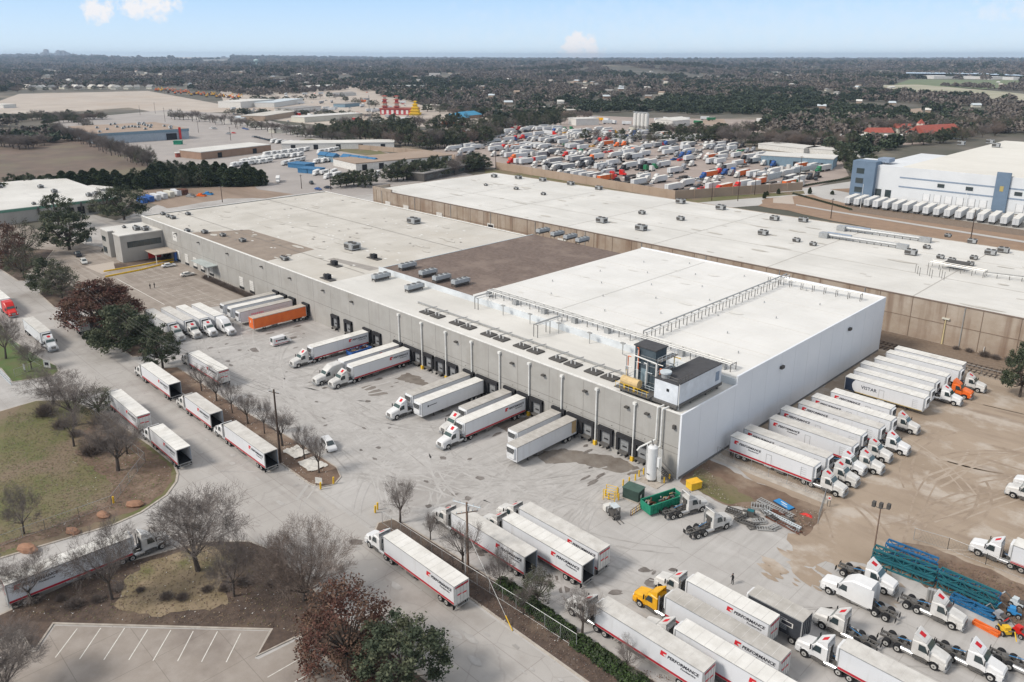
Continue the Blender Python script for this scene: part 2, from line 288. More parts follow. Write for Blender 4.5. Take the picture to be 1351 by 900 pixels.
# ---------------------------------------------------------------- the setting
def hgt(x,y):
    d=math.hypot(x,y)
    if d<1500: return 0.0
    k=min(1,(d-1500)/5000)
    s=((x*fh.x+y*fh.y)); t=(x*rt.x+y*rt.y); a=math.degrees(math.atan2(t,s))
    h=k*22*noise.noise(Vector((x/2600,y/2600,3.1)))+k*8*noise.noise(Vector((x/900,y/900,7)))
    # far ridges
    h+=34*math.exp(-((d-4300)/520)**2)*math.exp(-((a-8.5)/6.5)**4)
    h+=26*math.exp(-((d-3600)/500)**2)*math.exp(-((a+20)/8)**4)*.6
    h+=max(0,(d-8000)/5000)*(52*math.exp(-((a+27)/16)**4)) if d<13500 else 57*math.exp(-((a+27)/16)**4)*max(0,1-(d-13500)/9000)
    return h
g=MB(); nr=150; na=96; vs=[(0,0,0)]; a0=R(-70)
rad=[30*(1000**(i/(nr-1))) for i in range(nr)]
verts=[]
for r in rad:
    for j in range(na):
        a=2*math.pi*j/na; x=r*math.cos(a); y=r*math.sin(a); verts.append((x,y,hgt(x,y) if r>1500 else 0))
fs=[]
for i in range(nr-1):
    for j in range(na):
        k=(j+1)%na; fs.append((i*na+j,(i+1)*na+j,(i+1)*na+k,i*na+k))
g.add(verts,fs,forestg); g.add(verts[:na],[tuple(range(na))],forestg)
ground=g.build('ground',smooth=True); tag(ground,kind='structure')
Z0=0.0
def region(name,pts,z,m,px=True,jg=None):
    b=MB(); p=PX(pts) if px else pts
    if jg: p=jag(p,*jg)
    b.sheet(p,z,m); return struct(name,b)
# far and middle ground
region('open_lot',[(0,133),(25,124),(195,120),(320,143),(300,148),(215,150),(170,142),(60,150),(-60,150)],.05,tan)
region('brown_field',[(-80,250),(-60,175),(60,172),(150,190),(200,218),(190,232),(20,250)],.05,fieldm,jg=(25,6,2))
region('business_park_lot',[(60,160),(220,145),(330,152),(560,215),(660,240),(430,262),(340,250),(330,240),(180,205),(120,185)],.06,M('old_asphalt',(.36,.33,.31),(.3,.275,.26),sc=.05))
region('grass_verge',[(395,185),(440,180),(520,205),(500,208),(400,192)],.09,grassg)
region('distant_road',[(170,150),(230,148),(330,162),(440,182),(500,196),(498,200),(430,187),(320,167),(215,152)],.12,M('pale_road',(.42,.39,.36),sc=.05))
region('truck_yard',[(560,205),(590,188),(640,172),(720,160),(770,152),(860,156),(1000,158),(1010,176),(955,180),(1000,200),(1110,212),(1120,232),(1060,252),(900,262),(655,222)],.06,truckl)
region('industrial_ground',[(300,150),(290,120),(330,112),(470,112),(560,140),(655,158),(640,172),(520,165),(420,165),(330,155)],.06,tan)
region('dirt_bank',[(930,158),(955,157),(960,166),(920,164)],.1,brownlot)
region('airfield_grass',[(1200,105),(1345,106),(1351,113),(1300,118),(1180,112)],.6,M('airfield_grass',(.17,.2,.1),(.13,.16,.09),sc=.01))
region('highway_land',[(1150,113),(1210,112),(1330,122),(1380,128),(1370,134),(1280,130),(1200,122)],.7,M('pale_verge',(.42,.38,.30),(.28,.28,.19),sc=.006))
region('wooded_clearing',[(1180,146),(1215,143),(1218,149),(1190,152)],.3,brownlot)
region('side_road',[(655,262),(655,232),(900,268),(1010,256),(1120,240),(1190,228),(1260,240),(1140,262),(1130,275),(1380,315),(1400,330),(1351,326),(1050,268),(880,280)],.08,M('pale_concrete_road',(.46,.45,.43),(.4,.385,.37),sc=.05))
region('warehouse_apron',[(1170,262),(1351,285),(1500,302),(1500,330),(1351,306),(1128,274),(1160,262)],.1,M('apron_concrete',(.45,.43,.40),(.38,.36,.33),sc=.05,det=8))
region('brown_verge',[(1010,262),(1072,257),(1085,262),(1120,270),(1127,276),(1351,311),(1500,335),(1500,365),(1351,335),(1190,308),(1100,292),(1040,278),(1000,272)],.12,M('tilled_soil',(.30,.205,.14),(.24,.165,.115),sc=.2),jg=(8,1.2,5))
region('verge_kerb_strip',[(1050,270),(1100,278.5),(1200,294.5),(1351,318.5),(1500,343),(1500,346),(1351,321),(1200,296.6),(1100,280.4),(1050,271.5)],.2,MATS['pale_concrete_road'])
region('soil_bed',[(1095,250),(1140,248),(1195,250),(1175,262),(1150,260)],.14,M('tilled_soil2',(.28,.19,.13),sc=.2))
region('gravel_strip',[(1118,272),(1127,270),(1351,304),(1351,312),(1120,279)],.15,ballast)
region('sandy_path',[(1020,262),(1045,258),(1048,270),(1020,268)],.16,tan)
region('lakewater',[(810,76.6),(935,76.4),(930,77.6),(815,77.7)],9,M('lake_water',(.55,.62,.68),rough=.2,fine=0))
region('wall_verge',[(640,223),(660,224),(890,264),(1060,252),(1062,256),(890,270),(640,229)],.1,grassg)
# near ground
region('pavement',[(-600,420),(-500,318),(-60,318),(60,316),(140,296),(230,262),(330,255),(560,236),(660,240),(660,300),(1250,420),(1351,470),(1700,520)]+[(1750,900),(900,2600),(-1100,2600)],.02,conc)
tracks=region('track_bed',[(-320,191),(10,198.5),(30,201),(30,213.9),(-315,213.9)],.035,ballast,px=False,jg=(9,.0,3))
region('vacant_ground',[(175,262),(190,250),(350,245),(440,250),(350,262),(300,262),(220,275)],.03,M('rutted_soil',(.30,.23,.18),(.19,.14,.105),sc=.06,stretch=(.2,1,1)),jg=(6,1.5,5))
sw=[(-600,38.5),(-118,38.5),(-118,-60),(-97,-60),(-97,46),(-94,46.2),(60,46.2),(60,59.2),(-600,59.2)]
region('street',sw,.028,street,px=False)
region('parking_area',[(-420,64),(-330,62),(-196,66),(-222,90),(-212,106.9),(-303,106.9),(-318,96),(-345,92),(-420,80)],.032,park,px=False,jg=(9,1.2,4))
region('back_street',[(-420,112),(-424,96),(-352,88),(-330,93),(-318,112),(-330,190),(-350,240),(-372,240),(-350,180),(-352,120)],.034,street,px=False)
region('dirt_yard',[(-63.5,119.5),(-66.6,121),(-66.6,199),(-52,201),(-10,199),(80,190),(140,60),(3,104),(-8,104.5),(-17,109.3),(-29,107.5),(-35,105.6),(-39.5,99.6),(-42.6,100.4),(-43,103),(-45,105.6),(-43.5,108.5),(-45.5,112)],.036,dirt,px=False,jg=(1.1,.55,9))
for k_ in range(46):
    x_,y_=rnd.uniform(-44,-28),0; y_=94+(x_+44)*.45+rnd.uniform(-2,7)*(1 if rnd.random()<.7 else .3); a_=rnd.uniform(.3,1.6); region('dried_mud',[(x_+a_*1.8*math.cos(t/9*6.283+.5)*rnd.uniform(.5,1.2),y_+a_*.8*math.sin(t/9*6.283)*rnd.uniform(.5,1.2)) for t in range(9)],.0365+.0002*k_,dirt,px=False) if k_<46 else None
region('soil_mound',[(1165,735),(1172,722),(1192,716),(1230,722),(1351,772),(1420,800),(1420,850),(1351,832),(1300,806),(1220,775)],.06,mud,jg=(1.5,.5,2))
region('weedy_strip',[(897,636),(906,624),(930,603),(948,612),(1000,638),(1090,672),(1062,708),(1040,690),(1000,672),(962,668),(935,655)],.05,mud,jg=(1.2,.35,3))
region('weed_patch',[(905,636),(925,618),(965,640),(995,662),(965,666),(930,652)],.066,grassg,jg=(1.0,.5,3))
region('fence_slab',[(-67,118),(-44.5,118),(-44.5,120.6),(-67,120.6)],.056,kerb,px=False)
for i,(pl) in enumerate([[(700,598),(740,592),(790,600),(818,604),(850,622),(830,628),(760,610),(720,612)],[(536,492),(556,498),(570,512),(520,500)],[(646,560),(700,548),(702,556),(668,570)],[(476,512),(490,508),(512,520),(490,523)]]): region('wet_patch',pl,.046,wet,jg=(.8,.4,i))
for i,(x,y,a,b) in enumerate([(852,752,12,5),(718,765,20,9),(745,778,9,7),(862,770,14,8),(888,752,6,3),(812,782,12,4),(600,652,5,3),(617,658,5,3),(565,668,6,3),(700,788,13,6),(470,716,12,5),(640,490,9,3),(255,432,10,3),(336,462,10,3)]):
    region('oil_stain',[(x+a*math.cos(t/10*6.283)*rnd.uniform(.6,1.1),y+b*math.sin(t/10*6.283)*rnd.uniform(.6,1.1)) for t in range(10)],.040+.001*i,oil)
# tyre marks and stains on the concrete and dirt
r=random.Random(41); b=MB(); z=.0405
tm1=M('tyre_mark',(.375,.36,.345),(.44,.425,.41),sc=.35,det=8,lo=.4,hi=.6); tm2=M('tyre_mark_dark',(.31,.295,.28),(.42,.405,.39),sc=.3,det=8,lo=.38,hi=.58)
for k in range(120):
    x=r.uniform(-205,-72); y=r.uniform(84,104); tn=r.choice([-1,1])*r.uniform(.3,1.5); ln=r.uniform(14,34); m=r.choice([tm1,tm1,tm2])
    for d in (0,2.0): arc(b,x+d,y,R(-90),tn,ln,r.uniform(.25,.6),z+k*.00008,m)
for k in range(70):
    x=r.uniform(-180,-20); y=r.uniform(69,84); tn=r.uniform(-.8,.8); m=r.choice([tm1,tm1,tm2]); an=r.choice([0,math.pi])+r.gauss(0,.25)
    for d in (0,1.9): arc(b,x,y+d,an,tn,r.uniform(12,40),r.uniform(.2,.45),z+.012+k*.00008,m)
struct('tyre_marks',b)
b=MB(); r=random.Random(43); blobs(b,80,(-205,-72),(92,106),(.15,.7),(.3,1.8),.0525,oil,r,9,.0001); blobs(b,50,(-190,-20),(66,88),(.2,1.0),(.2,.8),.0605,oil,r,9,.0001); blobs(b,40,(-140,-20),(47,58),(.3,1.4),(.2,.7),.0665,tm2,r,9,.0001); struct('oil_stains',b)
b=MB(); dm1=M('dirt_track',(.27,.21,.16),(.34,.275,.215),sc=.5,det=8,lo=.4,hi=.6); dm2=M('dirt_track_pale',(.39,.325,.265),(.345,.28,.22),sc=.5,det=8,lo=.4,hi=.6)
for k in range(60):
    x=r.uniform(-42,30); y=r.uniform(110,185); an=R(r.uniform(60,130)) if r.random()<.7 else R(r.uniform(-20,30)); tn=r.uniform(-1.1,1.1); m=r.choice([dm1,dm1,dm2])
    ln=r.uniform(15,40)
    if an>.9: y=r.uniform(108,150)
    for d in (0,1.9): arc(b,x+d,y+d*.2,an,tn,ln,r.uniform(.25,.55),.047+k*.0001,m)
struct('dirt_tracks',b)
# rails
b=MB()
for (p,q) in (((-330,206.2),(-5,198.5)),((-330,206.8),(-5,202.8)),):
    P=Vector(p);Q=Vector(q); d=(Q-P).normalized(); nrm=Vector((-d.y,d.x)); n=int((Q-P).length/1.1)
    for s in (-.75,.75):
        a=P+nrm*s; c=Q+nrm*s
        b.add([(a.x,a.y-.05,.2),(c.x,c.y-.05,.2),(c.x,c.y+.05,.2),(a.x,a.y+.05,.2),(a.x,a.y-.05,.32),(c.x,c.y-.05,.32),(c.x,c.y+.05,.32),(a.x,a.y+.05,.32)],[(0,1,5,4),(1,2,6,5),(2,3,7,6),(3,0,4,7),(4,5,6,7)],rail)
    for k in range(n):
        m=P.lerp(Q,k/n)
        if m.x<-75: continue
        v=[m+nrm*1.3-d*.12,m-nrm*1.3-d*.12,m-nrm*1.3+d*.12,m+nrm*1.3+d*.12]
        b.add([(p.x,p.y,.06) for p in v]+[(p.x,p.y,.19) for p in v],[(0,1,5,4),(1,2,6,5),(2,3,7,6),(3,0,4,7),(4,5,6,7)],wood)
struct('railway_track',b)
def island(name,pts,m,px=True,h=.15,jg=(3,.0,1)):
    p=PX(pts) if px else pts
    n=len(p); c=(sum(a for a,_ in p)/n,sum(q for _,q in p)/n)
    b=MB(); b.prism(p,.02,h,kerb); struct(name+'_kerb',b)
    # inner soil: inset along averaged normals
    ar=sum(p[i][0]*p[(i+1)%n][1]-p[(i+1)%n][0]*p[i][1] for i in range(n)); sgn=1 if ar>0 else -1
    q=[]
    for i in range(n):
        a=Vector(p[i-1]);bb=Vector(p[i]);c2=Vector(p[(i+1)%n]); e1=(bb-a).normalized(); e2=(c2-bb).normalized()
        nn=(Vector((-e1.y,e1.x))+Vector((-e2.y,e2.x))); 
        if nn.length<.1: nn=Vector((-e1.y,e1.x))
        nn.normalize(); q.append(tuple(bb+nn*sgn*(.28 if px is False else .38)))
    b=MB(); b.sheet(q,h+.012,m); struct(name,b)
island('planting_strip',[(-182,59.6),(-183,62),(-181,65.2),(-150,65.2),(-124,66.3),(-112.5,66.3),(-109.2,65),(-107.8,62.8),(-108.6,60.5),(-111,59.6)],mud,px=False)
island('planting_strip',[(-235,59.4),(-236,62),(-233,66.5),(-215,70.5),(-203,70),(-196,66),(-194,62),(-196,59.8)],soil_dark,px=False)
island('planting_strip',[(-91.5,59.7),(-92.8,61.2),(-92,63.6),(-90,64.2),(-45,65.6),(20,65.6),(20,59.6),(-47,59.5)],soil_dark,px=False)
island('corner_planting',[(51,388),(71,406),(95,402),(110,388),(88,372),(60,376)],soil_dark)
island('corner_planting',[(-60,352),(0,356),(23,371),(34,371),(38,358),(60,345),(72,330),(40,328),(-60,335)],soil_dark)
island('grass_corner',[(-100,392),(0,425),(20,450),(55,473),(76,483),(79,490),(70,497),(15,505),(0,487),(-60,470)],grassb)
island('meadow',[(0,543),(48,529),(93,528),(139,547),(160,561),(200,588),(231,613),(236,625),(234,636),(221,654),(187,677),(149,694),(67,718),(0,738),(-250,790),(-300,600)],grassg)
region('bare_soil',[(130,556),(160,570),(200,596),(228,620),(228,636),(214,653),(182,674),(60,712),(0,730),(-20,724),(60,700),(140,664),(150,640),(100,600),(110,570)],.17,mud,jg=(1.2,.5,4))
island('lawn_corner',[(-60,826),(0,811),(26,799),(130,752),(249,719),(280,714),(330,714),(352,722),(400,760),(450,815),(500,848),(548,885),(575,905),(700,1010),(560,1100),(459,897),(395,840),(338,867),(357,832),(71,824),(48,858),(39,858),(24,834),(0,846),(-60,860)],soil_dark)
region('dry_grass_patch',[(170,760),(200,740),(260,722),(300,720),(310,740),(290,775),(300,800),(200,815),(150,800)],.17,M('straw_grass',(.28,.22,.15),(.19,.15,.09),sc=.3,det=9,c3=(.14,.135,.06),sc3=.12,lo3=.56,hi3=.7),jg=(1,.5,2))
region('parking_bay',[(-60,858),(0,847),(23,836),(38,860),(50,860),(73,826),(355,833),(336,869),(341,870),(395,843),(457,899),(560,1010),(-100,1100)],.031,lotc)
b=MB()
def line(x0,y0,x1,y1,wd=.12,z=.045):
    a=at(x0,y0);c=at(x1,y1); d=(c-a).normalized(); n=Vector((-d.y,d.x,0))*wd/2; b.add([(p.x,p.y,z) for p in (a-n,c-n,c+n,a+n)],[(0,1,2,3)],paint)
for l in [(102,829.6,73,868),(133,829,105,870),(164.5,829,137,871),(195,831,170,871),(225.5,831.5,202,872),(255,833,234.5,872.5),(287,833.5,266,873.5),(317.5,836,298.5,874),(398,868,353,894),(430,877,389,900),(0,866,8,884)]: line(*l)
line(154,368,217,402,.2); struct('parking_lines',b)
b=MB()
for k in range(17):
    x=-296+k*4.6; y0=88+rnd.uniform(-.5,.5); z=.05
    b.add([(x,y0,z),(x+.1,y0,z),(x+.1,y0+10,z),(x,y0+10,z)],[(0,1,2,3)],paint)
struct('parking_lines',b)
# ---------------------------------------------------------------- main warehouse
YF=107.0; XL=-314.0; XR=-66.8; ZL=12.2; ZH=14.0; YB=189.0; YB2=197.0; YS=125.5; XG0=-182.0; XG1=-141.5
wh=thing('warehouse','long grey and white cold storage warehouse with truck docks along its front wall','warehouse',(-190,150,0))
class O: pass
def rel(mb,ox=-190,oy=150): mb.v=[(x-ox,y-oy,z) for x,y,z in mb.v]; return mb
b=MB()
b.box(XL,YF,0,XR,YF+.4,ZL+.25,wallg); b.box(XL,YF+.4,0,XL+.4,YB,ZL+.25,wallg); b.box(XL+.4,YB-.4,0,XG0,YB,ZL+.25,wallg)
rel(b).build('wall',wh)
b=MB(); b.box(XL-.05,YF-.06,ZL+.252,XR,YF+.5,ZL+.40,trimw); b.box(XL-.05,YF+.5,ZL+.252,XL+.5,YB,ZL+.40,trimw); b.box(XL+.5,YB-.45,ZL+.252,XG0-.1,YB+.05,ZL+.4,trimw); rel(b).build('roof_edge',wh)
b=MB()   # right end wall: low part then high part
b.box(XR+.002,YF+.001,0,XR+.35,YS,ZL+.42,wallw); b.box(XR+.002,YS,0,XR+.35,YB2,ZH+.32,wallw); b.box(XG1,YB2-.001,0,XR+.35,YB2+.35,ZH+.32,wallw)
rel(b).build('end_wall',wh)
b=MB(); b.box(XL+.41,YF+.42,ZL-.4,XG0-.02,YB-.42,ZL,roofo); rel(b).build('roof',wh)
b=MB(); b.box(XG0,YF+.42,ZL-.4,XR-.05,YS-.02,ZL+.01,roofw); lr=rel(b).build('front_roof',wh)
b=MB(); b.box(XG0+.3,YS,0,XG1,YB+1,ZH-.9,gravel); rel(b).build('gravel_roof',wh)
b=MB(); b.box(XG1+.01,YS+.3,ZL,XR-.02,YB2-.02,ZH,roofn); fr=rel(b).build('freezer_roof',wh)
b=MB(); b.box(XG0,YS-.1,ZL,XR,YS+.28,ZH-.35,M('parapet_white',(.62,.655,.68),sc=.3)); b.box(XG0-.02,YS+.28,ZL,XG0+.28,YB+1,ZH-.78,hvl); rel(b).build('parapet',wh)
# roof patches
b=MB()
b.sheet([(-272,108.4),(-262,125.5),(-219,126.5),(-216,108.4)],ZL+.012,brownpatch)
b.sheet([(-184.5,124),(-184.5,128),(-205,125),(-205,122.5)],ZL+.016,M('grey_roof_patch',(.33,.305,.28),sc=.4))
for k in range(90):
    x=-310+rnd.random()*125; y=110+rnd.random()*76; s=rnd.uniform(.4,.9); b.sheet([(x,y),(x+s*1.6,y),(x+s*1.6,y+s),(x,y+s)],ZL+.02+.0007*k,trimw)
for k in range(14):
    x=-308+k*9; b.sheet([(x,108.5),(x+.12,108.5),(x+.12,188),(x,188)],ZL+.008,M('roof_seam',(.45,.43,.39),fine=0))
b.sheet([(XL+1,121),(XG0-1,121),(XG0-1,121.2),(XL+1,121.2)],ZL+.1,M('dark_seam',(.26,.24,.22),fine=0)); b.sheet([(XL+1,160),(XG0-1,160),(XG0-1,160.2),(XL+1,160.2)],ZL+.1,MATS['dark_seam'])
b.sheet([(XL+20,140),(XG0-30,140),(XG0-30,140.12),(XL+20,140.12)],ZL+.1,MATS['roof_seam'])
pond=M('ponding_stain',(.45,.425,.38),(.54,.515,.47),sc=.25,det=8); blobs(b,40,(-309,-190),(110,186),(1,4),(.4,1.4),ZL+.1001,pond,random.Random(8),11,.0003)
blobs(b,40,(-309,-190),(110,186),(.3,1.0),(.2,.6),ZL+.13,MATS['dark_seam'],random.Random(9),8,.0003)
rel(b).build('roof_patches',wh)
b=MB()
for y in (140,158,176): b.box(XG1+1,y,ZH+.0,XR-1,y+.15,ZH+.05,M('freezer_seam',(.56,.55,.52),fine=0))
for x in (-118,-93): b.box(x,YS+2,ZH,x+.25,YB2-1,ZH+.06,MATS['freezer_seam'])
pondn=M('freezer_roof_stain',(.59,.575,.54),(.67,.66,.63),sc=.2,det=8); blobs(b,16,(-138,-70),(130,194),(.8,3),(.3,1.0),ZH+.061,pondn,random.Random(10),11,.0003)
for k in range(26): b.cyl((-138+k*2.6,132+(k*17)%60,ZH),(-138+k*2.6,132+(k*17)%60,ZH+.5),.12,hv,6)
for y in range(132,196,6): b.box(XG1+1,y,ZH,XR-1,y+.06,ZH+.02,M('membrane_lap',(.57,.56,.53),fine=0))
rel(b).build('roof_seams',wh)
b=MB()
x=XG1
b.box(-150,114.6,ZL+.15,-84,114.9,ZL+.5,pipe); 
for k in range(22): b.box(-150+k*3,114.65,ZL,-149.9+k*3,114.85,ZL+.15,pipe)
rel(b).build('roof_conduit',wh)
# panel joints on the front wall
b=MB()
for k in range(28):
    x=XL+9*k+.3
    if x<XR: b.box(x,YF-.012,0,x+.07,YF+.01,ZL,grooved)
b.box(XL,YF-.014,6.0,XR,YF+.01,6.09,grooved); b.box(-148,YF-.016,3.9+.9,XR,YF+.01,4.86,grooved)
for k in range(44):
    x=-150+k*1.9
    if k%2==0: b.box(x,YF-.05,5.2,x+.18,YF+.01,5.35,darkt)
rel(b).build('wall_joints',wh)
for x in (-147.6,-138.7,-129.8,-120.9,-111.9,-103.1,-94.1,-85.2,-76.3):
    b=MB(); b.cyl((x,YF-.28,.6),(x,YF-.28,11.4),.16,pipew,8); b.box(x-.32,YF-.55,11.4,x+.32,YF-.02,11.9,pipew); b.box(x-.3,YF-.6,.0,x+.3,YF-.02,.9,yel)
    rel(b).build('downpipe',wh)
docks=[-228.5,-209.2-0,-204.6,-199.6,-192,-186,-181.6+0,-176.8,-170.4,-161.5,-157.9+.6,-148.2,-144.1,-140.9+.3,-136.3,-132,-127.6,-121.9,-117.6,-114.4+.2,-108.8,-104.7,-100.9,-94.8,-90.7,-87.5+.3,-82.9+.2,-78.3,-74.2]
docks=[d for d in docks if d not in(-228.5,-186,-181.6)]
for i,x in enumerate(docks):
    t=part('dock_door',None,wh,(x+190,YF-150,0))
    b=MB(); b.box(-1.75,-.55,1.1,-1.2,.01,4.4,dock); b.box(1.2,-.55,1.1,1.75,.01,4.4,dock); b.box(-1.75,-.6,3.75,1.75,.01,4.55,dock); b.build('dock_seal',t)
    b=MB(); b.box(-1.2,-.03,1.2,1.2,.01,3.75,dockd)
    for k in range(4): b.box(-1.2,-.045,1.2+k*.62,1.2,-.03,1.25+k*.62,grooved)
    b.box(-.5,-.05,1.9,.5,-.04,2.2,dark); b.build('door_panel',t)
    b=MB(); b.box(-1.0,-.8,.85,1.0,-.02,1.2,steel); b.box(-1.0,-.95,.45,-.75,-.02,.95,black); b.box(.75,-.95,.45,1.0,-.02,.95,black); b.build('dock_leveller',t)
for x in (-281.6,-274.2,-267.3,-261.2,-254.3,-232.1,-225.1):
    b=MB(); b.box(x-1.3,YF-.1,1.0,x+1.3,YF+.01,4.2,whitew)
    for k in range(5): b.box(x-1.3,YF-.115,1.1+k*.6,x+1.3,YF-.1,1.15+k*.6,grooved)
    b.box(x-1.5,YF-.2,.3,x+1.5,YF-.01,1.0,dark); rel(b).build('roller_door',wh)
b=MB(); b.box(-262,YF-3.6,4.6,-249,YF-.02,4.85,M('canopy_sheet',(.42,.46,.45),sc=.5)); b.box(-250,YF-3.3,.0,-249.8,YF-3.1,4.6,pipew); rel(b).build('canopy',wh)
b=MB(); b.box(-284.6,YF-.08,7.6,-281,YF+.01,10.8,whitew); b.box(-283.6,YF-.1,9,-282,YF-.08,9.2,ink); b.box(-283.9,YF-.1,9.8,-283.4,YF-.08,10.3,ink); rel(b).build('wall_sign',wh)
b=MB()
for x,z in ((-281,10.5),(-262,10.4),(-240,10.4),(-217,10.4),(-200,10.2),(-182,10.3),(-168,10.2),(-126,10.2),(-108,10.2),(-99,10.2),(-88,10.2),(-78,10.2),(-73.5,10.4)):
    b.box(x-.45,YF-.7,z,x+.35,YF-.02,z+.3,darkt); 
for y,z in ((143,11.2),(176,11.2)): b.box(XR+.35,y-.6,z-.3,XR+.9,y+.6,z+.3,darkt)
b.box(-68.0,YF-.5,9.6,-67.5,YF-.02,10.3,darkt); rel(b).build('wall_lamps',wh)
b=MB(); b.box(XR+.36,YF+.1,0,XR+.42,YB2,.5,M('wall_base_grey',(.2,.2,.2),sc=1)); rel(b).build('wall_base',wh)  # dark grey strip along the foot of the end wall
b=MB()
for k in range(15): b.box(XR+.351,YF+6+k*6,0.5,XR+.362,YF+6.06+k*6,(ZL if YF+6+k*6<YS else ZH),M('white_panel_joint',(.62,.645,.68),fine=0))
rel(b).build('end_wall_joints',wh)
def ac_unit(x,y,z,sx,sy,sz,m=hv,par=None,fans=2,name='roof_air_unit'):
    b=MB(); b.box(-sx/2,-sy/2,.35,sx/2,sy/2,sz,m); b.box(-sx/2+.1,-sy/2+.1,.0,sx/2-.1,sy/2-.1,.35,darkt)
    b.box(-sx/2-.02,-sy/2-.015,sz*.3,sx/2*.2,-sy/2-.002,sz*.85,darkt); b.box(sx/2+.002,-sy/2*.7,sz*.3,sx/2+.02,sy/2*.7,sz*.8,darkt)
    for k in range(fans): cx=-sx/2+(k+.5)*sx/fans; b.cyl((cx,0,sz),(cx,0,sz+.25),min(sx/fans,sy)*.38,darkt,12)
    o=b.build(name,par); o.location=(x+(190 if par is wh else 0),y-(150 if par is wh else 0),z); return o
def cond(x,y,z,par=wh,leng=7.5):
    leng=5.0; b=MB(); b.box(-leng/2,-.85,.9,leng/2,.85,1.9,M('condenser_grey',(.40,.43,.45),(.33,.35,.37),sc=2))
    for k in range(3): b.cyl((-leng/2+(k+.5)*leng/3,0,1.9),(-leng/2+(k+.5)*leng/3,0,2.1),.62,hv,12); b.cyl((-leng/2+(k+.5)*leng/3,0,2.1),(-leng/2+(k+.5)*leng/3,0,2.12),.5,darkt,12)
    b.box(-leng/2+.2,-.8,.4,leng/2-.2,.8,1.0,darkt)
    for sx in (-1,1):
        for sy in (-1,1): b.box(sx*(leng/2-.2)-.08,sy*.75-.08,0,sx*(leng/2-.2)+.08,sy*.75+.08,.9,darkt)
    b.box(leng/2,-.7,.5,leng/2+.6,.7,1.7,hv)
    o=b.build('refrigeration_condenser',par); o.location=(x+190,y-150,z); o.rotation_euler.z=R(90); return o
for px,py in ((537,350),(564,359),(582,366),(607,371)): p=at(px,py,14.3); cond(p.x,p.y,13.1,leng=7)
for px,py in ((716,304),(735,308),(752,312),(768,316)): p=at(px,py,14.3); cond(p.x,p.y,13.1,leng=7)
for px,py in ((502,366),(546,380)): p=at(px,py,13); cond(p.x,p.y,12.2,leng=6)
for px,py,s in ((546,292,4.2),(465,326,4.4),(320,316,2.2),(247,303,2),(270,305,2.2),(294,309,2),(376,340,2.2),(222,284,1.8),(228,286,2.2),(215,281,2),(248,281,2),(373,338,1.6)):
    p=at(px,py,13); ac_unit(p.x,p.y,12.2,s,s*.8,s*.5,hv,wh)
for px,py in ((441,349),(493,340),(432,367)):
    p=at(px,py,12.5); b=MB(); b.cyl((-1.5,0,.9),(1.0,0,.9),.5,darkt,10); b.box(-2.5,-1,0,3,1,.2,darkt); b.box(-.5,-.6,.2,1.2,.6,1.5,dark); o=b.build('exhaust_fan',wh); o.location=(p.x+190,p.y-150,12.23)
for x0 in (-142.5,-131.3,-120.4,-110,-99.5,-90):
    for dx in (0,4.1):
        x=x0+dx
        b=MB(); b.box(x-1.6,110.4,ZL+.02,x+1.6,112.8,ZL+.3,darkt); b.cyl((x-.4,111.4,ZL+.3),(x-.4,111.4,ZL+1.0),.12,pipew,6); b.cyl((x+.5,111.6,ZL+.3),(x+.5,111.6,ZL+1.0),.12,pipew,6); b.cyl((x-.4,111.4,ZL+.95),(x+.2,114.7,ZL+.95),.1,pipe,6); rel(b).build('roof_hatch_unit',wh)
def rack(pts,z,par,ox,oy,step=3.0,nw=3,h=1.5,wdt=1.2):
    b=MB()
    for a,c in zip(pts[:-1],pts[1:]):
        a=Vector(a);c=Vector(c); d=(c-a); n=max(1,int(d.length/step)); dn=d.normalized(); nn=Vector((-dn.y,dn.x))
        for k in range(nw):
            o=nn*((k/(max(1,nw-1))-.5)*wdt); p=a+o;q=c+o; b.cyl((p.x-ox,p.y-oy,z+h+.12*(k%2)),(q.x-ox,q.y-oy,z+h+.12*(k%2)),.11+.05*(k%3==1),pipe if k%2 else pipew,6)
        for k in range(n+1):
            p=a.lerp(c,k/n)
            for s in (-.5,.5):
                q=p+nn*s*wdt; b.box(q.x-ox-.06,q.y-oy-.06,z,q.x-ox+.06,q.y-oy+.06,z+h,steel)
            q1=p+nn*.55*wdt;q2=p-nn*.55*wdt; b.cyl((q1.x-ox,q1.y-oy,z+h-.1),(q2.x-ox,q2.y-oy,z+h-.1),.07,steel,4)
    o=b.build('pipe_rack',par); return o
rack([(-138,128.6),(-69,128.0)],ZH,wh,-190,150,nw=5,wdt=2.0)
rack([(-90.5,129),(-90.5,193)],ZH,wh,-190,150,nw=2,h=2.2,wdt=.9)
rack([(-94,189.5),(-70,190.5)],ZH,wh,-190,150,nw=3,h=1.8)
rack([(-112,118),(-112,126)],ZL,wh,-190,150,nw=3,h=3); rack([(-136,122),(-136,127)],ZL,wh,-190,150,nw=2,h=3)
b=MB()
for k in range(7):
    x=-128+k*9; b.cyl((x,123.4,ZL),(x,123.4,ZL+2.6),.1,pipe,6); b.box(x-.5,123.1,ZL+2.4,x+.5,123.7,ZL+2.6,pipe)
for k in range(8):
    x=-138+k*9.5; b.box(x,127,ZH,x+1.2,128.1,ZH+1.2,hv)
rel(b).build('roof_pipe_stands',wh)
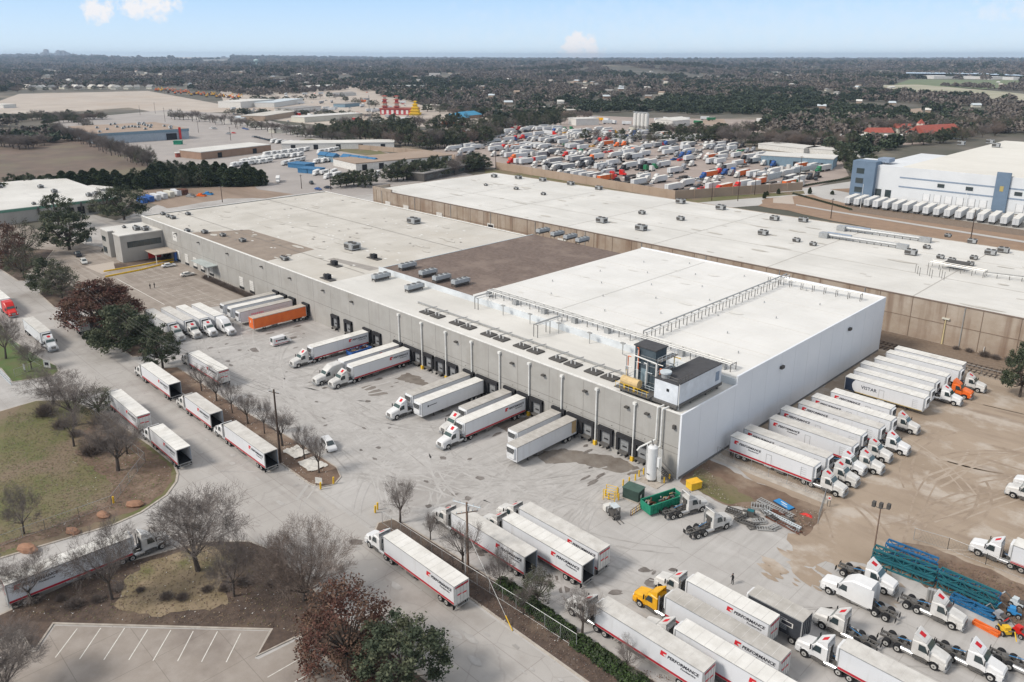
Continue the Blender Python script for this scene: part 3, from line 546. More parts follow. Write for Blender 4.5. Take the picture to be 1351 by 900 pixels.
# engine room on the front right corner of the roof
er=part('engine_room',None,wh,(-73.0+190,108-150,13.4))
b=MB(); b.box(-.3,.2,0,4.6,14.6,3.7,M('white_enclosure',(.70,.74,.79),sc=.4)); b.build('enclosure',er)
b=MB(); b.box(-.35,.15,3.702,4.65,14.65,3.85,slater); b.build('flat_roof',er)
b=MB(); b.box(2.3,.12,2.0,2.8,.198,2.5,dark); b.box(4.602,12.6,.8,4.66,13.8,2.6,bstr); b.cyl((4.75,.4,-.9),(4.75,.4,3.9),.09,pipew,6); b.build('door_and_vents',er)
b=MB(); b.box(-8.3,-.3,-.5,4.8,14.8,-.02,steel)
for x in (-7.5,-4,-.5,4.3):
    for y in (0,5,10,14): b.box(x-.12,y-.12,-1.2,x+.12,y+.12,-.5,steel)
b.build('support_frame',er)
b=MB(); b.box(-7.0,2.2,.0,-1.6,6.2,.25,slate); b.box(-6.6,2.6,.25,-2.0,6.0,7.6,slate); b.box(-6.8,2.4,7.602,-1.8,6.2,7.85,slater)
for k in range(4): b.box(-6.63,2.56,1.2+k*1.6,-1.97,6.04,1.28+k*1.6,hv)
b.box(-5.0,2.5,1,-3.4,2.6,3.6,M('tower_panel',(.2,.27,.31),sc=1)); b.build('cooling_tower',er)
b=MB()
for z in (0.3,3.7,6.2):
    x0,x1,y0,y1=-8.2,-.4,1.0,7.4
    if z>.5: b.box(x1-1.2,y0+1,z-.1,x1,y1,z,steel)
    for (a,c) in (((x0,y0),(x1,y0)),((x1,y0),(x1,y1)),((x0,y0),(x0,y1))):
        if z>3 and a==(x0,y0): continue
        for hh in (.5,1.0): b.cyl((a[0],a[1],z+hh),(c[0],c[1],z+hh),.04,hvl,4)
        for k in range(6):
            x=a[0]+(c[0]-a[0])*k/5; y=a[1]+(c[1]-a[1])*k/5; b.cyl((x,y,z),(x,y,z+1.0),.04,hvl,4)
b.build('railings',er)
b=MB(); b.box(-8.3,-1.2,-.02,-.5,1.2,.12,steel); b.cyl((-7.2,0,1.5),(-3.4,0,1.5),.85,tank_t,14); b.box(-6.6,-.6,.1,-6.2,.6,.9,yel); b.box(-4.4,-.6,.1,-4.0,.6,.9,yel); b.build('receiver_tank',er)
b=MB(); r2=random.Random(3)
for k in range(22):
    x=r2.uniform(-8,-.6); y=r2.choice([1.4,2.2,6.6]); z0=r2.uniform(0,3); z1=z0+r2.uniform(1,5); m=r2.choice([pipew,pipe,yel,oratr,pipe,hvl]); b.cyl((x,y,z0),(x,y,z1),.09,m,5); b.cyl((x,y,z1),(x+r2.uniform(-1.5,1.5),y,z1),.09,m,5)
for k in range(8): x=-8+k; b.cyl((x,-1.1,.1),(x,-1.1,1.2),.04,yel,4)
b.cyl((-8,-1.1,1.2),(-.6,-1.1,1.2),.05,yel,4); b.cyl((-8,-1.1,.7),(-.6,-1.1,.7),.04,hvl,4)
b.cyl((-1.3,2.0,0),(-1.3,2.0,5.6),.16,pipew,8); b.cyl((-1.3,2.0,5.6),(-6.5,2.0,5.9),.14,pipew,8); b.cyl((-5.6,2.3,.3),(-5.6,2.3,7),.16,pipew,8)
b.build('process_pipes',er)
b=MB(); b.cyl((1,1.6,3.85),(1,1.6,4.7),.8,hv,14); b.cyl((1,1.6,4.7),(1,1.6,5.0),1.05,hvl,14); b.build('roof_fan',er)
b=MB()
for hh in (.5,1.0): b.cyl((4.5,.3,3.85+hh),(4.5,4.6,3.85+hh),.05,steel,4); b.cyl((2.2,.3,3.85+hh),(4.5,.3,3.85+hh),.05,steel,4)
for k in range(5): b.cyl((4.5,.3+k*1.07,3.85),(4.5,.3+k*1.07,4.85),.05,steel,4)
b.build('guard_rail',er)
# pipes running down the corner to the tank
b=MB()
for dx in (0,1.0):
    pts=[(-70.5+dx,108.4,13.0),(-71.2+dx,106.5,12.6),(-71.2+dx,106.5,6.4-dx),(-73.0+dx*2.2,104.3,5.0-.2*dx),(-73.0+dx*2.2,103.5,4.6)]
    for a,c in zip(pts[:-1],pts[1:]): b.cyl(a,c,.16,pipew,8)
rel(b).build('vent_pipes',wh)
# stair on the corner
b=MB()
for k in range(12): b.box(-70.2+k*.28,105.2,1.9-k*.16,-69.9+k*.28,106.4,1.95-k*.16,steel)
for y in (105.2,106.4): b.cyl((-70.2,y,3.0),(-66.9,y,1.1),.05,steel,4); b.cyl((-70.2,y,1.95),(-66.9,y,.1),.08,steel,4)
rel(b).build('stair',wh)
# office block at the left end
region('office_bed',[(150,348),(178,343),(228,336),(228,341),(182,349),(152,355)],.05,soil_dark)
region('office_walk',[(112,352),(150,345),(152,356),(135,362)],.048,tan)
of=thing('office_building','two storey pale concrete office block attached to the left end of the grey warehouse','office',(-304,98,0))
ox,oy=-304,98
b=MB(); b.box(-9.5,-4.5,0,9.9,8.9,9.7,wallg); b.box(-9.5,-6.5,0,-1.5,-4.5,9.7,wallg); b.box(3.0,-6.2,0,9.9,-4.5,9.7,wallg); b.build('wall',of)
b=MB(); b.box(-9.7,-4.7,9.702,10.1,8.9,10.1,roofw); b.box(-9.7,-6.7,9.702,-1.3,-4.702,10.1,roofw); b.box(2.8,-6.4,9.702,10.1,-4.702,10.1,roofw); b.build('roof',of)
b=MB(); b.box(9.905,-4,5.2,9.96,8,7.4,glass)
for k in range(7): b.box(9.96,-4+k*2,5.2,9.99,-3.9+k*2,7.4,darkt)
b.build('ribbon_window',of)
b=MB(); b.box(-8.8,-6.56,5.6,-4.8,-6.502,7.4,glass); b.build('window',of)
b=MB(); b.box(-9.56,-4,5.2,-9.502,6,7.4,glass); b.build('window',of)
b=MB(); b.box(-8.8,-6.56,1.0,-4.8,-6.502,3.4,glass); b.build('window',of)
for x,y,s in ((0,3,1.6),(4,2,2.6),(-3,0,1.4),(7,4,2.4),(4.6,5.4,1.8)): ac_unit(x,y,10.1,s,s*.8,s*.55,hv,of)
# entrance canopy with red doors
cn=part('entrance_canopy',None,of,(17.5,5.0,0))
b=MB(); b.box(-5.5,-4,3.7,4.5,3.8,3.95,M('canopy_roof',(.42,.36,.3),sc=.6)); b.build('canopy_roof',cn)
b=MB(); b.box(-5.4,-3.0,.6,-5.2,1.5,3.4,redt); b.box(-5.0,2.2,.5,-2,3.6,3.3,dark); b.box(3.2,2.9,.4,4.4,3.6,3.6,blut); b.box(4.2,-3.8,0,4.4,-3.6,3.7,pipew); b.build('doors',cn)
b=MB(); a_=[at(137,359),at(180,352),at(229,342.5)]; c_=[at(139,366),at(185,357),at(229,346)]
for P_,m_ in ((a_,yel),(c_,yel)):
    for p,q in zip(P_[:-1],P_[1:]):
        d=(q-p).normalized(); n_=Vector((-d.y,d.x,0))*.16; v=[p-n_,q-n_,q+n_,p+n_]; b.add([(k.x-ox,k.y-oy,.03) for k in v]+[(k.x-ox,k.y-oy,.5) for k in v],[(0,1,5,4),(1,2,6,5),(2,3,7,6),(3,0,4,7),(4,5,6,7)],m_)
b.build('ramp',of)
# ---------------------------------------------------------------- second long warehouse
w2=thing('long_warehouse','long tan stained warehouse with a white flat roof behind the railway tracks','warehouse',(-150,255,0))
ox,oy=-150,255
def rel2(mb): mb.v=[(x-ox,y-oy,z) for x,y,z in mb.v]; return mb
b=MB(); b.box(-312,214,0,120,214.5,10.9,wallt); b.box(-312,214.5,0,-311.5,294,10.9,wallt); b.box(-312,293.5,0,120,294,10.9,wallt); rel2(b).build('wall',w2)
b=MB(); b.box(-312,213.9,10.902,-297,214.6,12.2,wallt); b.box(-312,214.6,10.902,-311.4,224,12.2,wallt); rel2(b).build('raised_wall',w2)
b=MB(); b.box(-311.4,214.55,10.4,119,293.4,10.8,roofw); rel2(b).build('roof',w2)
b=MB(); b.box(-296.9,213.85,10.902,120,214.55,11.05,M('rusty_edge',(.2,.15,.12),sc=.5)); rel2(b).build('roof_edge',w2)
b=MB()
for k in range(50):
    x=-309+k*8.4; b.box(x,213.9,0,x+.12,214.0,10.9,M('panel_seam',(.22,.16,.12),sc=.5)); 
    if k%3==0: b.box(x+4.2,213.8,0.3,x+4.4,213.99,10.9,pipe)
b.box(-312,213.93,5.4,120,213.999,5.55,MATS['panel_seam']); rel2(b).build('wall_joints',w2)
for x in (-262,-236,-268): pass
for px,py in ((655+0,277),(0,0)):
    pass
for x,dk in ((-300,0),(-286,0),(-262,0),(-229,1),(-190,0)):
    b=MB(); b.box(x-2.0,213.8,1,x+2.0,213.9,6.4,whitew); 
    if dk: b.box(x-1.5,213.75,1,x+1.5,213.8,5.8,dark)
    rel2(b).build('track_door',w2)
b=MB()
for x in (-270,-232,-190,-150,-108,-66,-24,18): b.box(x,215,10.8,x+.35,293,10.83,M('roof_line',(.42,.40,.37),fine=0))
for y in (240,268): b.box(-310,y,10.8,118,y+.25,10.84,MATS['roof_seam'])
for k in range(60): 
    x=rnd.uniform(-305,20); y=rnd.uniform(217,291); b.box(x,y,10.83,x+1.6,y+.8,10.86+.0005*k,M('roof_scuff',(.5,.48,.45),fine=0))
blobs(b,50,(-305,90),(217,291),(1,5),(.4,1.6),10.8955,MATS['ponding_stain'],random.Random(14),11,.0002)
for y in range(222,292,9): b.box(-310,y,10.8,118,y+.08,10.822,MATS['membrane_lap'])
rel2(b).build('roof_seams',w2)
def ac2(px,py,s,m=hv,name='roof_air_unit'):
    p=at(px,py,11.6); o=ac_unit(p.x+150,p.y-255,10.82,s,s*.8,s*.55,m,w2,name=name); o.location=(p.x+150,p.y-255,10.82)
for px,py,s in ((652,232,2.8),(684,234,3),(716,237,3),(753,242,3),(790,248,3),(641,243,1.6),(681,248,2),(717,255,2),(794,291,3.6),(846,301,3.6),(898,266,3.4),(951,274,3.4),(847,280,2.4),(898,288,2.6),(1022,288,3),(1007,307,3),(1060,290,3),(1051,316,2.2),(1073,321,2),(1251,310,2),(1283,318,2.6),(1307,333,3),(1324,330,3),(1223,325,2),(1202,333,3.2),(1241,338,2),(1256,342,2),(1285,339,2),(1280,347,2)): ac2(px,py,s)
def duct(px0,py0,px1,py1):
    a=at(px0,py0,11.8);c=at(px1,py1,11.8); b=MB(); b.cyl((a.x+150,a.y-255,12.0),(c.x+150,c.y-255,12.0),.6,hv,8)
    d=(c-a); q=a+d*.32; b.cyl((a.x+150,a.y-255+1.1,12.1),(q.x+150,q.y-255+1.1,12.1),.7,bstr,8); b.box(a.x+150-2,a.y-255-1.5,10.83,a.x+150+1,a.y-255+1.5,12.6,hv)
    for k in range(12): q=a+d*k/11; b.box(q.x+150-.1,q.y-255-.1,10.8,q.x+150+.1,q.y-255+.1,11.5,steel)
    b.box(c.x+150-2,c.y-255-1,10.83,c.x+150+1.5,c.y-255+1,12.5,hv); b.build('roof_duct',w2)
duct(1113,301,1222,316); duct(1090,310,1192,325)
b=MB(); p=at(1228,347,12); q=at(1300,360,12)
r_=rack([(p.x,p.y),(q.x,q.y)],10.82,w2,-150,255,nw=4,h=1.6,wdt=3)
b=MB(); b.box(p.x+150+3,p.y-255+1,12.2,q.x+150-6,p.y-255+7,12.5,darkt); b.build('roof_platform',w2)
q2=at(1400,372,12); rack([(q.x,q.y),(q2.x,q2.y)],10.82,w2,-150,255,nw=2,h=1.2)
p=at(1213,352,12); q=at(1232,372,12); b=MB()
for k in range(9): b.cyl((p.x+150+k*1.1,p.y-255-3-(k%3)*1.5,10.8),(p.x+150+k*1.1,p.y-255-3-(k%3)*1.5,13.3),.07,steel,4)
b.build('pipe_stubs',w2)
# ---------------------------------------------------------------- vehicles
def text_mesh(name,s,size,mat,offset=.0,shear=0):
    cu=bpy.data.curves.new(name,'FONT'); cu.body=s; cu.size=size; cu.offset=offset; cu.shear=shear; cu.resolution_u=2
    o=bpy.data.objects.new(name,cu); COL.objects.link(o); dg=bpy.context.evaluated_depsgraph_get()
    me=bpy.data.meshes.new_from_object(o.evaluated_get(dg)); me.materials.clear(); me.materials.append(mat); COL.objects.unlink(o); bpy.data.objects.remove(o); me.name=name
    return me
TM_PERF=text_mesh('lettering','PERFORMANCE',.62,ink,.018,.25); TM_FS=text_mesh('lettering','Foodservice',.42,ink,.008,.3); TM_V=text_mesh('lettering','VISTAR',1.05,navy,.012,0)
RX=Matrix.Rotation(R(90),4,'X')
for t in (TM_PERF,TM_FS,TM_V): t.transform(RX)   # stands up, reads along +x, faces -y
def logo_mesh():
    b=MB()
    b.add([(0,-.01,-.35),(.75,-.01,-.35),(.95,-.01,.35),(.12,-.01,.35)],[(0,1,2,3)],redlogo)
    b.add([(.42,-.016,-.02),(.86,-.016,.1),(.80,-.016,-.35),(.74,-.016,-.35)],[(0,1,2,3)],whitew)
    return b.mesh('logo')
LOGO=logo_mesh()
CACHE={}
def wheel(nm,dual=False,r=.52,wd=.28):
    k=('wheel',dual,r,wd)
    if k in CACHE: return CACHE[k]
    b=MB()
    ys=[(-wd/2,wd/2)] if not dual else [(-wd-.02,-.02),(.02,wd+.02)]
    for y0,y1 in ys:
        b.cyl((0,y0,0),(0,y1,0),r,black,16)
    o=ys[-1][1]; i=ys[0][0]
    for (ya,yb) in ((o+.003,o+.02),(i-.02,i-.003)): b.cyl((0,ya,0),(0,yb,0),r*.58,rim,12); 
    b.cyl((0,i-.08,0),(0,o+.08,0),r*.2,steel,8)
    CACHE[k]=b.mesh('wheel'); return CACHE[k]
W1=wheel('wheel'); W2=wheel('wheel',True)
def cached(key,fn):
    if key not in CACHE: CACHE[key]=fn()
    return CACHE[key]
# tractor: origin at the fifth wheel, +x forward
def tr_chassis(sl):
    b=MB(); e=2.0 if sl else 0
    b.box(-1.75,-.48,.72,5.6+e,-.30,1.0,steel); b.box(-1.75,.30,.72,5.6+e,.48,1.0,steel)
    for x in (-1.7,-.7,.2,1.0,2.4,4): b.box(x,-.3,.76,x+.15,.3,.94,steel)
    b.loft([[( .55*math.cos(a*.785)+.05,.5*math.sin(a*.785),z) for a in range(8)] for z in (1.0,1.12)],steel)
    for x in (-.68,.68): b.cyl((x,-1.05,.52),(x,1.05,.52),.11,steel,6)
    b.cyl((5.0+e,-.95,.52),(5.0+e,.95,.52),.09,steel,6)
    for s in (-1,1):
        b.box(-1.9,s*.75-.3,.3,-1.86,s*.75+.3,.95,black)
    b.box(1.15,-.5,1.0,1.5,.5,1.35,steel)
    return b.mesh('chassis')
def tr_cab(sl,m):
    b=MB(); e=2.0 if sl else 0
    # hood
    j=.42 if not sl else 0
    b.loft([ring(6.28+e,.80,.75,1.55,.18),ring(6.1+e,.94,.62,1.78,.2),ring(5.4+e,1.02,.95,1.95,.2),ring(3.85+e+j,1.06,.85,2.16,.2)],m)
    # fenders
    for s in (-1,1):
        pts=[(5.0+e+.72*math.cos(a),.52+.72*math.sin(a)) for a in [math.pi*k/6 for k in range(7)]]
        for (p,q) in zip(pts[:-1],pts[1:]): b.add([(p[0],s*.82,p[1]),(q[0],s*.82,q[1]),(q[0],s*1.2,q[1]),(p[0],s*1.2,p[1])],[(0,1,2,3)],m)
        b.box(5.55+e,s*1.0-.14,.5,6.2+e,s*1.0+.14,1.25,m)
    # cab
    if not sl:
        b.loft([ring(3.95+j,1.14,.72,2.12,.12),ring(3.38+j,1.06,.72,2.84,.2),ring(2.9+j,1.08,.72,2.95,.2),ring(2.25,1.12,.72,2.88,.14)],m); b.box(2.3,-1.1,.55,4.2,1.1,.72,steel); b.box(2.2,-.5,1.0,2.26,.5,2.6,darkt)
    else:
        b.loft([ring(3.95+e,1.16,.62,2.12,.1),ring(3.38+e,1.1,.62,2.9,.14),ring(2.9+e,1.14,.62,3.3,.14),ring(2.0+e,1.2,.62,3.85,.16),ring(1.5,1.22,.62,3.95,.16)],m)
        for s in (-1,1): b.box(1.1,s*1.19-.02,.9,1.52,s*1.19+.02,3.7,m)
    for s in (-1,1): b.box(2.5 if not sl else 3.2,s*1.12-.1,.38,4.1+e,s*1.12+.02,.5,steel)
    return b.mesh('cab')
def tr_deflector(m):
    b=MB(); JX=.55
    # scooped roof fairing: two side cheeks, sloping face
    b.add([(3.15,-.85,2.95),(3.15,.85,2.95),(1.85,1.05,3.72),(1.85,-1.05,3.72),(1.75,-1.05,3.65),(1.75,1.05,3.65),(3.0,.85,2.9),(3.0,-.85,2.9)],[(0,1,2,3),(3,2,5,4),(4,5,6,7),(0,3,4,7),(1,6,5,2)],m)
    for s in (-1,1): b.add([(3.1,s*.87,2.9),(1.78,s*1.06,3.7),(1.75,s*1.08,2.85)],[(0,1,2)],m); b.add([(3.1,s*.85,2.9),(1.78,s*1.04,3.7),(1.75,s*1.06,2.85)],[(0,2,1)],m)
    b.v=[(x+JX,y,z) for x,y,z in b.v]; return b.mesh('roof_deflector')
def tr_defl_logo():
    b=MB(); n=Vector((.77,0,1.3)).normalized()*.014
    def P(u,v): # u across (-y..y) v along slope
        x=3.15-1.3*v; z=2.95+.77*v; return (x+n.x,-u,z+n.z)
    b.add([P(-.45,.3),P(.25,.3),P(.4,.8),P(-.35,.8)],[(0,1,2,3)],redlogo); b.v=[(x+.55,y,z) for x,y,z in b.v]
    return b.mesh('logo')
def tr_glass(sl):
    e=2.0 if sl else .42; b=MB(); h=2.84 if not sl else 2.9
    n=Vector((.74,0,.57)).normalized()*.02
    def P(y,t): x=3.95+e-.57*t; z=2.12+(h-2.12)*t; return (x+n.x,y,z+n.z)
    b.add([P(-1.0,.12),P(1.0,.12),P(.92,.9),P(-.92,.9)],[(0,1,2,3)],glassg); 
    return b.mesh('windshield')
def tr_swin(s,sl):
    e=2.0 if sl else .42; b=MB()
    y=s*(1.175 if sl else 1.15)
    v=[(3.7+e,y,1.75),(2.6+e,y,1.75),(2.6+e,y*.985,2.62),(3.3+e,y*.965,2.62)]
    b.add(v,[(0,1,2,3)] ,glass); return b.mesh('side_window')
def tr_back(sl):
    b=MB(); x=2.24 if not sl else 1.49
    if not sl: b.box(x-.012,-.7,1.9,x-.001,-.1,2.6,glass); b.box(x-.012,.1,1.9,x-.001,.7,2.6,glass)
    b.box(x-.25,.85,.9,x-.1,1.0,3.3 if not sl else 3.6,chrome); b.box(x-.35,-.3,1.1,x-.02,.3,1.7,steel)
    b.cyl((x-.3,-.2,1.5),(.3,-.15,1.2),.04,black,5); b.cyl((x-.3,.1,1.6),(.3,.1,1.2),.04,bluep,5)
    return b.mesh('exhaust_and_hoses')
def tr_front(sl):
    e=2.0 if sl else 0; b=MB()
    b.box(6.29+e,-.5,.85,6.33+e,.5,1.55,darkt)
    for k in range(6): b.box(6.33+e,-.5,.9+k*.11,6.345+e,.5,.94+k*.11,chrome)
    return b.mesh('grille')
def tr_bumper(sl):
    e=2.0 if sl else 0; b=MB(); b.loft([ring(6.05+e,1.18,.32,.72,.06),ring(6.35+e,1.05,.32,.72,.06),ring(6.42+e,.7,.34,.7,.06)],M('bumper_grey',(.28,.29,.3),fine=.1)); return b.mesh('bumper')
def tr_light(s,sl):
    e=2.0 if sl else 0; b=MB(); b.box(6.12+e,s*.86-.17,1.1,6.24+e,s*.86+.17,1.42,lamp); return b.mesh('headlight')
def tr_mirror(s,sl):
    e=2.0 if sl else .42; b=MB(); b.box(3.75+e,s*1.42-.1,1.9,3.85+e,s*1.42+.1,2.6,black); b.cyl((3.8+e,s*1.12,2.3),(3.8+e,s*1.42,2.3),.03,black,4); return b.mesh('mirror')
def tr_tank(s,sl):
    b=MB(); x0,x1=(1.0,2.5) if not sl else (1.7,3.9); b.cyl((x0,s*.88,.68),(x1,s*.88,.68),.31,chrome,12); b.box(x0+.1,s*.88-.33,.64,x0+.16,s*.88+.33,.7,steel); b.box(x1+.1,s*1.0-.2,.35,x1+.9,s*1.0+.2,.6,steel); return b.mesh('fuel_tank')
def add_tractor(par,x=0,paint=twhite,kind='day',logo=True,rz=0,y=0):
    sl=kind=='sleeper'; e=2.0 if sl else 0
    t=part('tractor',cached(('ch',sl),lambda:tr_chassis(sl)),par,(x,y,0),rz) if par.get('category')!='truck tractor' else None
    P=t if t else par
    off=(x,y,0) if not t else (0,0,0)
    if not t: part('chassis',cached(('ch',sl),lambda:tr_chassis(sl)),P,off)
    def pt(n,me,l=(0,0,0)): return part(n,me,P,(l[0]+off[0],l[1]+off[1],l[2]))
    pt('cab',cached(('cab',sl,paint.name),lambda:tr_cab(sl,paint)))
    if not sl: 
        pt('roof_deflector',cached(('df',paint.name),lambda:tr_deflector(paint)))
        if logo: pt('logo',cached('dl',tr_defl_logo))
    pt('windshield',cached(('ws',sl),lambda:tr_glass(sl)))
    pt('grille',cached(('gr',sl),lambda:tr_front(sl))); pt('bumper',cached(('bp',sl),lambda:tr_bumper(sl))); pt('exhaust_stack',cached(('ex',sl),lambda:tr_back(sl)))
    for s in (-1,1):
        pt('side_window',cached(('sw',s,sl),lambda:tr_swin(s,sl))); pt('headlight',cached(('hl',s,sl),lambda:tr_light(s,sl)))
        pt('mirror',cached(('mi',s,sl),lambda:tr_mirror(s,sl))); pt('fuel_tank',cached(('ft',s,sl),lambda:tr_tank(s,sl)))
        pt('wheel',W1,(5.0+e,s*1.02,.52))
        for xx in (-.68,.68): pt('wheel',W2,(xx,s*.92,.52))
# trailer: origin at rear bottom, +x forward
def tl_box(Ln,body,roofm,opn):
    b=MB(); h0,h1,w=1.12,4.08,1.3; t=.08
    b.box(0,-w,h0,Ln,-w+t,h1,body); b.box(0,w-t,h0,Ln,w,h1,body); b.box(Ln-t,-w+t,h0,Ln,w-t,h1,body); b.box(0,-w+t,h0,Ln-t,w-t,h0+.1,steel if not opn else dark)
    b.box(-.01,-w-.01,h1,Ln+.01,w+.01,h1+.05,roofm)
    # roof bows and top rails
    for s in (-1,1): b.box(0,s*w-.025*(s<0)-.0,h1-.12,Ln,s*w+.025*(s>0),h1-.002,hv)
    k=1.2
    while k<Ln: b.box(k,-w+.05,h1+.05,k+.05,w-.05,h1+.062,M('roof_bow',(.6,.585,.56))); k+=1.35
    for s in (-1,1):
        b.box(0,s*(w+.012)-.012,h0-.02,.16,s*(w+.012)+.012,h1,hv); b.box(Ln-.14,s*(w+.012)-.012,h0,Ln,s*(w+.012)+.012,h1,hv)
    b.box(.1,-.55,.85,Ln-1,-.4,h0,steel); b.box(.1,.4,.85,Ln-1,.55,h0,steel)
    b.box(-.02,-1.2,.5,.06,1.2,.62,hv); b.box(0,-.9,.6,.06,-.8,1.1,hv); b.box(0,.8,.6,.06,.9,1.1,hv)
    for y in (-1.1,1.1): b.box(.35,y-.25,.15,.38,y+.25,.9,black)
    return b.mesh('box')
def tl_doors(m,red):
    b=MB()
    if red is None: 
        b.box(-.03,-1.3,1.15,0,1.3,4.08,dark)
    else:
        b.box(-.03,-1.27,1.15,-.001,-.01,4.0,m); b.box(-.03,.01,1.15,-.001,1.27,4.0,m)
        for y in (-.9,-.3,.3,.9): b.box(-.06,y-.02,1.2,-.03,y+.02,3.95,hv)
        if red: b.box(-.045,-1.15,3.62,-.03,1.15,3.92,redm); b.box(-.05,.1,2.4,-.03,.8,2.6,redlogo); b.box(-.05,-.8,2.3,-.03,-.1,2.5,redlogo)
    b.box(-.04,-1.3,1.05,.0,1.3,1.15,hv)
    return b.mesh('rear_doors')
def tl_open():
    b=MB(); b.box(-.03,-1.31,1.1,.0,-1.2,4.1,hv); b.box(-.03,1.2,1.1,.0,1.31,4.1,hv); b.box(-.03,-1.2,3.98,0,1.2,4.1,hv); b.box(-.04,-1.3,1.02,.0,1.3,1.14,hv)
    b.box(.1,-1.21,1.23,.12,-1.19,3.9,bluep); return b.mesh('rear_frame')
def tl_inner():
    b=MB(); b.box(.15,-1.215,1.225,15.0,-1.205,3.95,M('trailer_liner',(.3,.31,.32))); b.box(.15,1.205,1.225,15,1.215,3.95,MATS['trailer_liner']); b.box(.15,-1.2,3.96,15,1.2,3.98,MATS['trailer_liner']); return b.mesh('liner')
def tl_stripe(Ln,s,m,full=True):
    b=MB(); y=s*1.316; b.box(.16,y-.006,1.14,Ln-.14,y+.006,1.46,m); b.box(.16,y-.007,1.09,Ln-.14,y+.005,1.135,M('reflective_tape',(.55,.5,.45),fine=.1))
    return b.mesh('side_stripe')
def tl_gear():
    b=MB()
    for s in (-1,1): b.box(-.08,s*.6-.08,.12,.08,s*.6+.08,1.0,steel); b.box(-.2,s*.6-.15,.05,.2,s*.6+.15,.12,steel)
    b.cyl((0,-.6,.7),(0,.6,.7),.04,steel,5); return b.mesh('landing_gear')
def tl_reefer(m=None):
    m=m or M('reefer_white',(.68,.69,.7)); b=MB()
    b.loft([ring(.0,1.05,1.7,3.95,.08),ring(.38,.98,1.75,3.85,.2)],m); b.box(.36,-.8,2.75,.42,.8,3.7,dark); b.box(.30,-.95,3.1,.385,.95,3.75,darkt)
    for k in range(5): b.box(.42,-.8,2.85+k*.17,.43,.8,2.89+k*.17,hv)
    b.cyl((.2,-1.0,1.0),(.2,1.0,1.0),.25,hv,8) if False else None
    return b.mesh('refrigeration_unit')
def tl_side_door(s):
    b=MB(); y=s*1.318
    for x0,x1,z0,z1 in ((0,.06,1.5,3.2),(1.0,1.06,1.5,3.2),(0,1.06,3.2,3.27)): b.box(x0,y-.008,z0,x1,y+.008,z1,hv)
    return b.mesh('side_door')
def tl_ladder(s):
    b=MB(); y=s*1.33
    for k in range(5): b.box(0,y-.01,1.6+k*.4,1.0,y+.01,1.63+k*.4,hv)
    b.box(0,y-.01,1.6,.04,y+.01,3.3,hv); return b.mesh('side_ladder')
def tl_tank():
    b=MB(); b.cyl((0,-.9,.75),(1.4,-.9,.75),.25,hv,8); return b.mesh('under_tank')
def tl_skirt():
    b=MB(); b.box(0,-.015,.45,1.8,.015,1.05,steel); return b.mesh('side_skirt')
def add_trailer(par,Ln=16.15,style='perf',doors='closed',logo=True,roofm=None,gear=True,body=None,ndoor=False,wheels_x=(1.9,3.15),stripe=True,is_part=True,x=0,reefer=True):
    body=body or trail; roofm=roofm or trroof
    me=cached(('tb',Ln,body.name,roofm.name,doors=='open'),lambda:tl_box(Ln,body,roofm,doors=='open'))
    if is_part: T=part('trailer',me,par,(x,0,0)); 
    else: T=par; part('box',me,par)
    def pt(n,m,l=(0,0,0),rz=0): return part(n,m,T,l,rz)
    if doors=='open': pt('rear_frame',cached('of',tl_open)); pt('liner',cached('li',tl_inner)) if Ln>15.2 else None
    else: pt('rear_doors',cached(('rd',body.name,style=='perf'),lambda:tl_doors(body if body is not trail else whitew,style=='perf')))
    if style=='perf' and stripe:
        for s in (-1,1): pt('side_stripe',cached(('st',Ln,s),lambda:tl_stripe(Ln,s,redm)))
    if gear: pt('landing_gear',cached('lg',tl_gear),(Ln-3.6,0,0))
    if reefer: pt('refrigeration_unit',cached('rf',tl_reefer),(Ln,0,0))
    pt('under_tank',cached('ut',tl_tank),(Ln/2-1,0,0))
    for s in (-1,1): pt('side_skirt',cached('sk',tl_skirt),(Ln/2+1,s*1.185,0))
    for xx in wheels_x:
        for s in (-1,1): pt('wheel',W2,(xx,s*.95,.52))
    if logo and style=='perf':
        for s in (-1,1):
            # s=-1: right side seen with forward to the right; s=+1: left side
            if s==-1: x0=.9; r=0
            else: x0=6.0 if Ln>10 else 5.4; r=math.pi
            sg=1 if s==-1 else -1; y=s*1.325
            pt('logo',LOGO,(x0,y,3.25),r); pt('lettering',TM_PERF,(x0+sg*1.05,y-.012*sg*1,3.0),r); pt('lettering',TM_FS,(x0+sg*2.9,y-.012*sg,2.55),r)
    if ndoor:
        for s in (-1,1): pt('side_door',cached(('sd',s),lambda:tl_side_door(s)),(7.4,0,0)); pt('side_ladder',cached(('sl',s),lambda:tl_ladder(s)),(Ln-2.2,0,0))
    return T
def semi(label,x,y,hd,Ln=16.15,paint=twhite,kind='day',tlogo=True,grp=None,z=.03,cablen=None,**k):
    if paint is twhite and rnd.random()<.5: paint=twhite2
    if k.get('roofm') is None: k['roofm']=rnd.choice([trroof,trroof,trroof2])
    t=thing('semi_truck',label,'semi truck',(x,y,z),R(hd),grp)
    add_trailer(t,Ln,gear=True,**k); add_tractor(t,Ln-.9,paint,kind,tlogo)
    return t
def trailer(label,x,y,hd,Ln=16.15,grp=None,**k):
    t=thing('semi_trailer',label,'trailer',(x,y,.03),R(hd),grp); add_trailer(t,Ln,is_part=False,**k); return t
def tractor(label,x,y,hd,paint=twhite,kind='day',logo=True,grp='tractors parked without trailers',z=.04):
    if paint is twhite and rnd.random()<.5: paint=twhite2
    t=thing('truck_tractor',label,'truck tractor',(x,y,z),R(hd),grp); add_tractor(t,0,paint,kind,logo); return t
